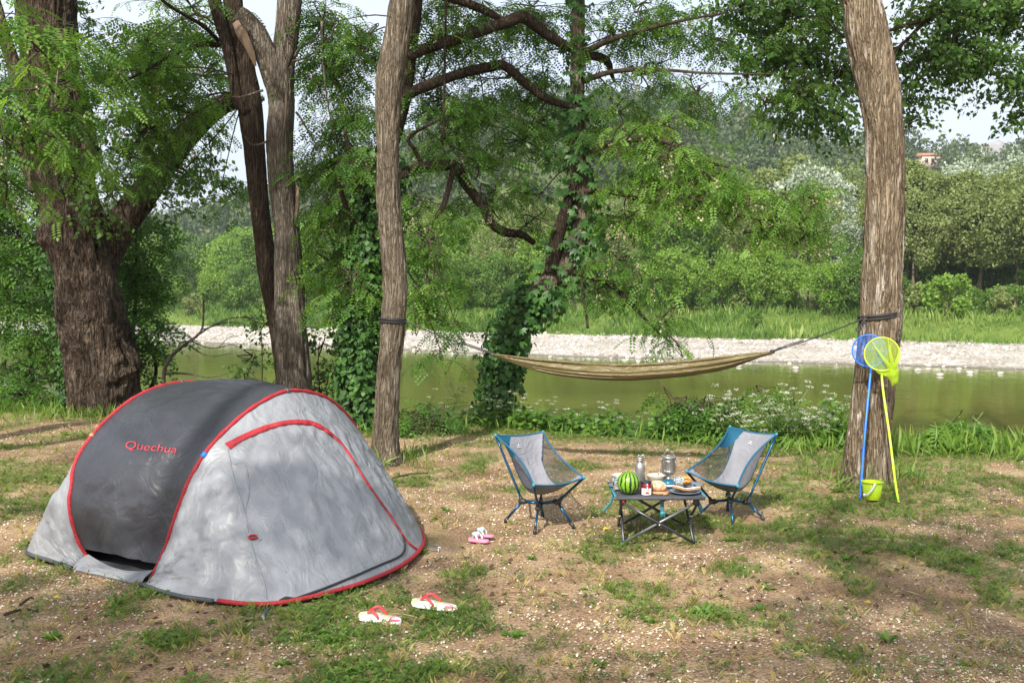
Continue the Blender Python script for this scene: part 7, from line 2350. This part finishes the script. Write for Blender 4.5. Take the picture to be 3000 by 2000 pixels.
bank_shrub('sapling', 755, 1220, 13.3, 'small dark sapling rising in front of the river left of the twin trunks', [pad(775, 950, 13.4, 110, 110, 20, 0.3), pad(740, 1040, 13.4, 80, 80, 8, 0.25), pad(720, 1120, 13.3, 140, 90, 20, 0.3), pad(780, 1150, 13.4, 80, 70, 10, 0.3)], 'poplar', L_poplar, 0.05, 3, tw=0.3, per=12, feed_r=0.005, grp='saplings on the near bank')
bank_shrub('sapling', 950, 1250, 13.0, 'bushy sapling between the forked trunk and the ivy tree', [pad(945, 1010, 13.2, 90, 110, 16, 0.3), pad(970, 1100, 13.0, 90, 90, 14, 0.3), pad(935, 1170, 13.0, 90, 80, 16, 0.3), pad(970, 1220, 12.8, 90, 60, 10, 0.3)], 'poplar', L_poplar, 0.05, 3, tw=0.3, per=12, feed_r=0.005, grp='saplings on the near bank')
bank_shrub('bank_shrub', 470, 1200, 13.8, 'low green shrub peeping over the back of the tent', [pad(480, 1135, 13.9, 110, 40, 10, 0.3), pad(560, 1150, 13.9, 90, 40, 8, 0.3)], 'ash', L_ash, 0.15, 3, tw=0.25, per=7, feed_r=0.005)
bank_shrub('bank_shrub', 90, 1210, 14.2, 'nettle-green shrub at the foot of the old poplar on its left', [pad(60, 1150, 14.2, 150, 60, 22, 0.3), pad(150, 1170, 14.0, 120, 50, 16, 0.3), pad(20, 1190, 13.8, 100, 50, 10, 0.3)], 'ash', L_ash, 0.16, 4, tw=0.28, per=7, feed_r=0.005)
bank_shrub('ailanthus_shoot', 2800, 1290, 10.5, 'young shoot with long feathered leaves right of the leaning trunk', [pad(2790, 1235, 10.5, 90, 40, 5, 0.15), pad(2850, 1225, 10.5, 70, 40, 4, 0.15), pad(2740, 1250, 10.4, 60, 30, 3, 0.15)], 'locust', L_locust_lit, 0.36, 3, tw=0.18, per=5, pairs=6, feed_r=0.004, bark=M_stem)

# bare branch sticking up from the bank
bb = base_of(480, 1130, 13.9)
tb = thing('bare_branch', tuple(bb), 'leafless grey branch reaching up over the water behind the tent', 'branch')
for k, (rows, r0, r1) in enumerate((([(480, 1130), (481, 1085), (500, 1045), (540, 1010), (575, 985), (593, 960), (596, 900), (596, 880)], 0.03, 0.012), ([(575, 985), (630, 950), (690, 930), (760, 935)], 0.012, 0.004), ([(560, 1000), (620, 1020), (680, 1010), (720, 1030)], 0.010, 0.004), ([(545, 1008), (610, 1042), (680, 1035)], 0.010, 0.004), ([(596, 965), (660, 945), (720, 950), (740, 970)], 0.010, 0.003), ([(640, 1018), (670, 990), (710, 980)], 0.006, 0.003), ([(478, 1100), (500, 1092), (560, 1096), (620, 1105), (690, 1085)], 0.018, 0.005))):
    V, F = tube(resample([P(x, y, 13.9 - 0.06 * i) for i, (x, y) in enumerate(rows)], 20), np.linspace(r0, r1, 20), 6)
    obj('limb' if k == 0 else 'twig', V, F, B_grey, parent=tb, smooth=True)

# ------------------------------------------------------------------ what grows and lies on the trampled ground
def spots_near(n, dens=None):
    """points in the clearing, thicker towards the camera where they show larger"""
    y = 3.3 + 9.2 * R.random(n) ** 1.35
    x = R.uniform(-1, 1, n) * (0.58 * y + 0.7)
    k = edge(x, y) < -0.1
    x, y = x[k], y[k]
    if dens is not None:
        k = R.random(len(x)) < dens(x, y)
        x, y = x[k], y[k]
    # nothing grows through the tent floor
    u, v = x * TU[0] + y * TU[1], x * TV[0] + y * TV[1]
    k = ~((u > 3.66) & (u < 5.5) & (v > -5.65) & (v < -3.42))
    for (fx, fy, fr) in ((-0.64, 4.83, 0.13), (-0.39, 5.03, 0.14), (-0.2, 6.46, 0.11), (bx_, by_, 0.07)):
        k &= (x - fx) ** 2 + (y - fy) ** 2 > fr ** 2
    x, y = x[k], y[k]
    return np.stack([x, y, gz(x, y)], 1)

# clover and small weeds: clumps of three-part leaves
cv_, cf_ = [], []
rg = np.random.default_rng(9)
for k in range(8):
    c = np.array([rg.normal() * 0.030, rg.normal() * 0.030, rg.uniform(0.006, 0.036)])
    a0 = rg.uniform(0, 6.28)
    tl = rg.normal(size=2) * 0.25
    for j in range(3):
        a = a0 + j * 2.094
        d = np.array([math.cos(a), math.sin(a), 0.15 + tl[0] * math.cos(a) + tl[1] * math.sin(a)])
        s = np.array([-math.sin(a), math.cos(a), 0])
        o_ = len(cv_)
        l = rg.uniform(0.008, 0.013)
        cv_ += [c, c + d * l * 0.65 - s * l * 0.45, c + d * l * 1.1, c + d * l * 0.65 + s * l * 0.45]
        cf_.append([o_, o_ + 1, o_ + 2, o_ + 3])
cv_, cf_ = np.array(cv_), np.array(cf_)
pos = spots_near(26000, lambda x, y: np.clip(green(x, y) * 0.9 + 0.02, 0.05, 1))
pos = pos[:7200]
n = len(pos)
a = R.uniform(0, 6.28, n)
L_clover = leafmat('clover_leaf', (0.050, 0.112, 0.020), (0.100, 0.195, 0.032), (0.19, 0.30, 0.062), 0.35)
V, F, v = scatter(cv_, cf_, pos, np.stack([np.cos(a), np.sin(a), a * 0], 1), np.tile([0, 0, 1.0], (n, 1)), R.uniform(0.7, 1.45, n), np.clip(0.45 + 0.35 * fbm(pos * 1.5, 2, 121) + R.normal(size=n) * 0.2, 0, 1))
o = obj('clover', V, F, L_clover, loc=(0, 6, 0), var=v, kind='stuff')
tag(o, 'clover and small weeds growing in patches on the soil', 'weeds')

# short grass, green and dried
gv, gf = [], []
for k in range(7):
    a = rg.uniform(0, 6.28)
    ln_ = rg.uniform(0.6, 1.1)
    d = np.array([math.cos(a) * 0.55, math.sin(a) * 0.55, 1.0]) * ln_
    s = np.array([-math.sin(a), math.cos(a), 0]) * 0.013
    c = np.array([rg.normal() * 0.12, rg.normal() * 0.12, 0])
    o_ = len(gv)
    gv += [c - s, c + s, c + d * 0.6 + s * 0.7 + [0, 0, 0.03], c + d * [1.25, 1.25, 0.9]]
    gf.append([o_, o_ + 1, o_ + 2, o_ + 3])
gv, gf = np.array(gv), np.array(gf)
pos = spots_near(24000, lambda x, y: np.clip(green(x, y) * 0.55 + 0.14, 0, 1))[:7500]
n = len(pos)
a = R.uniform(0, 6.28, n)
L_lawn = leafmat('lawn_blade', (0.085, 0.150, 0.024), (0.170, 0.220, 0.048), (0.42, 0.34, 0.16), 0.3)
V, F, v = scatter(gv, gf, pos, np.stack([np.cos(a), np.sin(a), a * 0], 1), np.array([0, 0, 1.0]) + R.normal(size=(n, 3)) * 0.25, R.uniform(0.022, 0.062, n), np.clip(0.95 - 0.75 * green(pos[:, 0], pos[:, 1]) + R.normal(size=n) * 0.2, 0, 1))
o = obj('lawn_grass', V, F, L_lawn, loc=(0, 6, 0), var=v, kind='stuff')
tag(o, 'short trampled grass, partly dried, over the clearing', 'grass')

# dry straw
pos = spots_near(9000) + [0, 0, 0.004]
n = len(pos)
a = R.uniform(0, 6.28, n)
straw = np.array([[0, -0.03, 0], [0.5, -0.03, 0.03], [1, 0.0, 0.0], [0.5, 0.03, 0.03]])
V, F, v = scatter(straw, qf, pos, np.stack([np.cos(a), np.sin(a), R.normal(size=n) * 0.1], 1), np.array([0, 0, 1.0]) + R.normal(size=(n, 3)) * 0.3, R.uniform(0.03, 0.11, n))
M_straw = leafmat('dry_straw', (0.22, 0.14, 0.07), (0.42, 0.31, 0.17), (0.56, 0.45, 0.28), 0.15, tint=0.6)
o = obj('straw_litter', V, F, M_straw, loc=(0, 6, 0), var=v, kind='stuff')
tag(o, 'dry straw littering the bare soil', 'litter')

# fallen locust petals and husks
pos = spots_near(150000, lambda x, y: np.clip(0.45 - 0.42 * green(x, y) + 1.3 * fbm(np.stack([x * 1.3, y * 1.3, x * 0], -1), 4, 131), 0.04, 1))[:44000] + [0, 0, 0.006]
n = len(pos)
pet = np.array([[0, -0.2, 0.0], [0.4, -0.42, 0.12], [1, 0.05, 0.02], [0.45, 0.42, 0.15]])
V, F, v = scatter(pet, qf, pos, R.normal(size=(n, 3)) * [1, 1, 0.25], np.array([0, 0, 1.0]) + R.normal(size=(n, 3)) * 0.45, R.uniform(0.006, 0.017, n))
M_petal = leafmat('fallen_petal', (0.42, 0.33, 0.22), (0.64, 0.55, 0.42), (0.78, 0.72, 0.62), 0.2, tint=0.65)
o = obj('fallen_petals', V, F, M_petal, loc=(0, 6, 0), var=v, kind='stuff')
tag(o, 'cream petals and husks strewn over the ground', 'petals')

# brown leaf scraps and twig bits
pos = spots_near(9000, lambda x, y: np.clip(0.4 + 1.2 * fbm(np.stack([x * 0.9, y * 0.9, x * 0 + 5], -1), 3, 137), 0.03, 1)) + [0, 0, 0.006]
n = len(pos)
V, F, v = scatter(pet, qf, pos, R.normal(size=(n, 3)) * [1, 1, 0.2], np.array([0, 0, 1.0]) + R.normal(size=(n, 3)) * 0.4, R.uniform(0.012, 0.04, n))
M_scrap = leafmat('brown_leaf_scrap', (0.055, 0.034, 0.02), (0.13, 0.082, 0.046), (0.26, 0.17, 0.09), 0.15, tint=0.6)
o = obj('leaf_litter', V, F, M_scrap, loc=(0, 6, 0), var=v, kind='stuff')
tag(o, 'brown leaf scraps and twig bits trodden into the soil', 'litter')

# broad-leaved rosettes
L_dock = leafmat('rosette_leaf', (0.060, 0.140, 0.020), (0.110, 0.215, 0.032), (0.18, 0.30, 0.06), 0.35)
blade6 = np.array([[0, 0, 0], [0.35, -0.13, 0.10], [0.7, -0.12, 0.10], [1, 0, 0.0], [0.7, 0.12, 0.10], [0.35, 0.13, 0.10]])
b6 = np.array([[0, 1, 2, 3], [0, 3, 4, 5]])
ros = []
for k in range(3):
    m = 11
    a = np.linspace(0, 6.28, m, endpoint=False) + R.normal(size=m) * 0.3
    V, F, v = scatter(blade6, b6, np.zeros((m, 3)), np.stack([np.cos(a), np.sin(a), R.uniform(0.1, 0.9, m)], 1), np.tile([0, 0, 1.0], (m, 1)) + R.normal(size=(m, 3)) * 0.35, R.uniform(0.045, 0.085, m))
    me = mesh('weed_rosette', V, F, L_dock, False, None, v)
    ros.append(me)
RS = ((2480, 1640), (2690, 1610), (2540, 1615), (2225, 1790), (2850, 1680), (2250, 1725), (2600, 1890), (2350, 1915), (2180, 1555), (2140, 1585), (1280, 1520), (1310, 1500), (1760, 1950), (620, 1830), (700, 1870), (830, 1960), (160, 1870), (450, 1900), (1500, 1870), (2640, 1390), (2450, 1440), (2430, 1475), (1240, 1620), (1900, 1830), (1720, 1730), (2060, 1800), (2820, 1950), (1560, 1640), (980, 1890), (340, 1780))
bands = (('far', 1300, 1560), ('middle', 1560, 1800), ('near', 1800, 2100))
nth = lambda n: {1: 'first', 2: 'second', 3: 'third'}.get(n, f'{n}th')
for (px, py) in RS:
    bn_, lo_, hi_ = [b for b in bands if b[1] <= py < b[2]][0]
    rk_ = sorted(q[0] for q in RS if lo_ <= q[1] < hi_).index(px) + 1
    g_ = G(px, py)
    o = bpy.data.objects.new('weed_rosette', random.choice(ros))
    COL.objects.link(o)
    o.location = (g_[0], g_[1], float(gz(g_[0], g_[1])) - 0.003)
    o.rotation_euler = (0, 0, random.uniform(0, 6.28))
    s_ = random.uniform(0.6, 1.15)
    o.scale = (s_, s_, s_)
    tag(o, f'broad-leaved weed rosette, {nth(rk_)} from the left in the {bn_} strip of the clearing', 'weed', 'weed rosettes in the clearing')
# sticks and a few yellow leaves
for (p, q, lb) in (((175, 1245), (215, 1262), 'pale fallen stick on the bare soil left of the tent'), ((1150, 1400), (1255, 1385), 'thin stick lying behind the tent near the hammock trunk'), ((10, 1800), (110, 1790), 'dark stick on the ground at the left edge of the frame'), ((60, 1770), (98, 1752), 'short dark stick beside the left corner of the tent')):
    a, b = G(*p, 0.012), G(*q, 0.016)
    V, F = tube(resample([a, (a + b) / 2 + [0, 0.03, 0.01], b], 8), np.linspace(0.009, 0.005, 8), 6)
    tag(obj('stick', V, F, B_twig, smooth=True), lb, 'stick', 'fallen sticks')
M_yl = pm('yellow_leaf', (0.62, 0.42, 0.03), rough=0.6)
yv = np.array([[0, 0, 0], [0.4, -0.3, 0.15], [1, 0, 0.05], [0.4, 0.3, 0.2]])
for (px, py, lb) in ((2268, 1376, 'yellow fallen leaf behind the right-hand chair'), (2530, 1772, 'yellow fallen leaf in the grass below the bucket'), (155, 1760, 'yellow fallen leaf by the left corner of the tent'), (2850, 1970, 'yellow fallen leaf at the lower right'), (1765, 1558, 'orange-yellow fallen leaf between left chair and table')):
    g_ = G(px, py)
    g_[2] = float(gz(g_[0], g_[1])) + 0.02
    V, F, v = scatter(yv, qf, g_[None], R.normal(size=(1, 3)) * [1, 1, 0.1], np.array([[0, -0.3, 1.0]]), np.array([0.045]))
    tag(obj('fallen_leaf', V, F, M_yl), lb, 'leaf', 'yellow fallen leaves')

# ------------------------------------------------------------------ summer haze over the valley
hz = bpy.data.materials.new('valley_air')
hz.use_nodes = True
hn = hz.node_tree
hn.nodes.clear()
ho_ = hn.nodes.new('ShaderNodeOutputMaterial')
hv = hn.nodes.new('ShaderNodeVolumePrincipled')
hv.inputs['Color'].default_value = (0.86, 0.92, 1.0, 1)
hv.inputs['Density'].default_value = 0.00042
hv.inputs['Anisotropy'].default_value = 0.3
hn.links.new(hv.outputs[0], ho_.inputs['Volume'])
V, F = box((0, 260, 40), (1900, 900, 96))
o = obj('haze', V, F, hz, loc=(0, 260, -8), kind='stuff')
tag(o, 'thin summer haze hanging over the whole valley', 'haze')
for o in bpy.data.objects:
    if '_w' in o.keys():
        del o['_w']
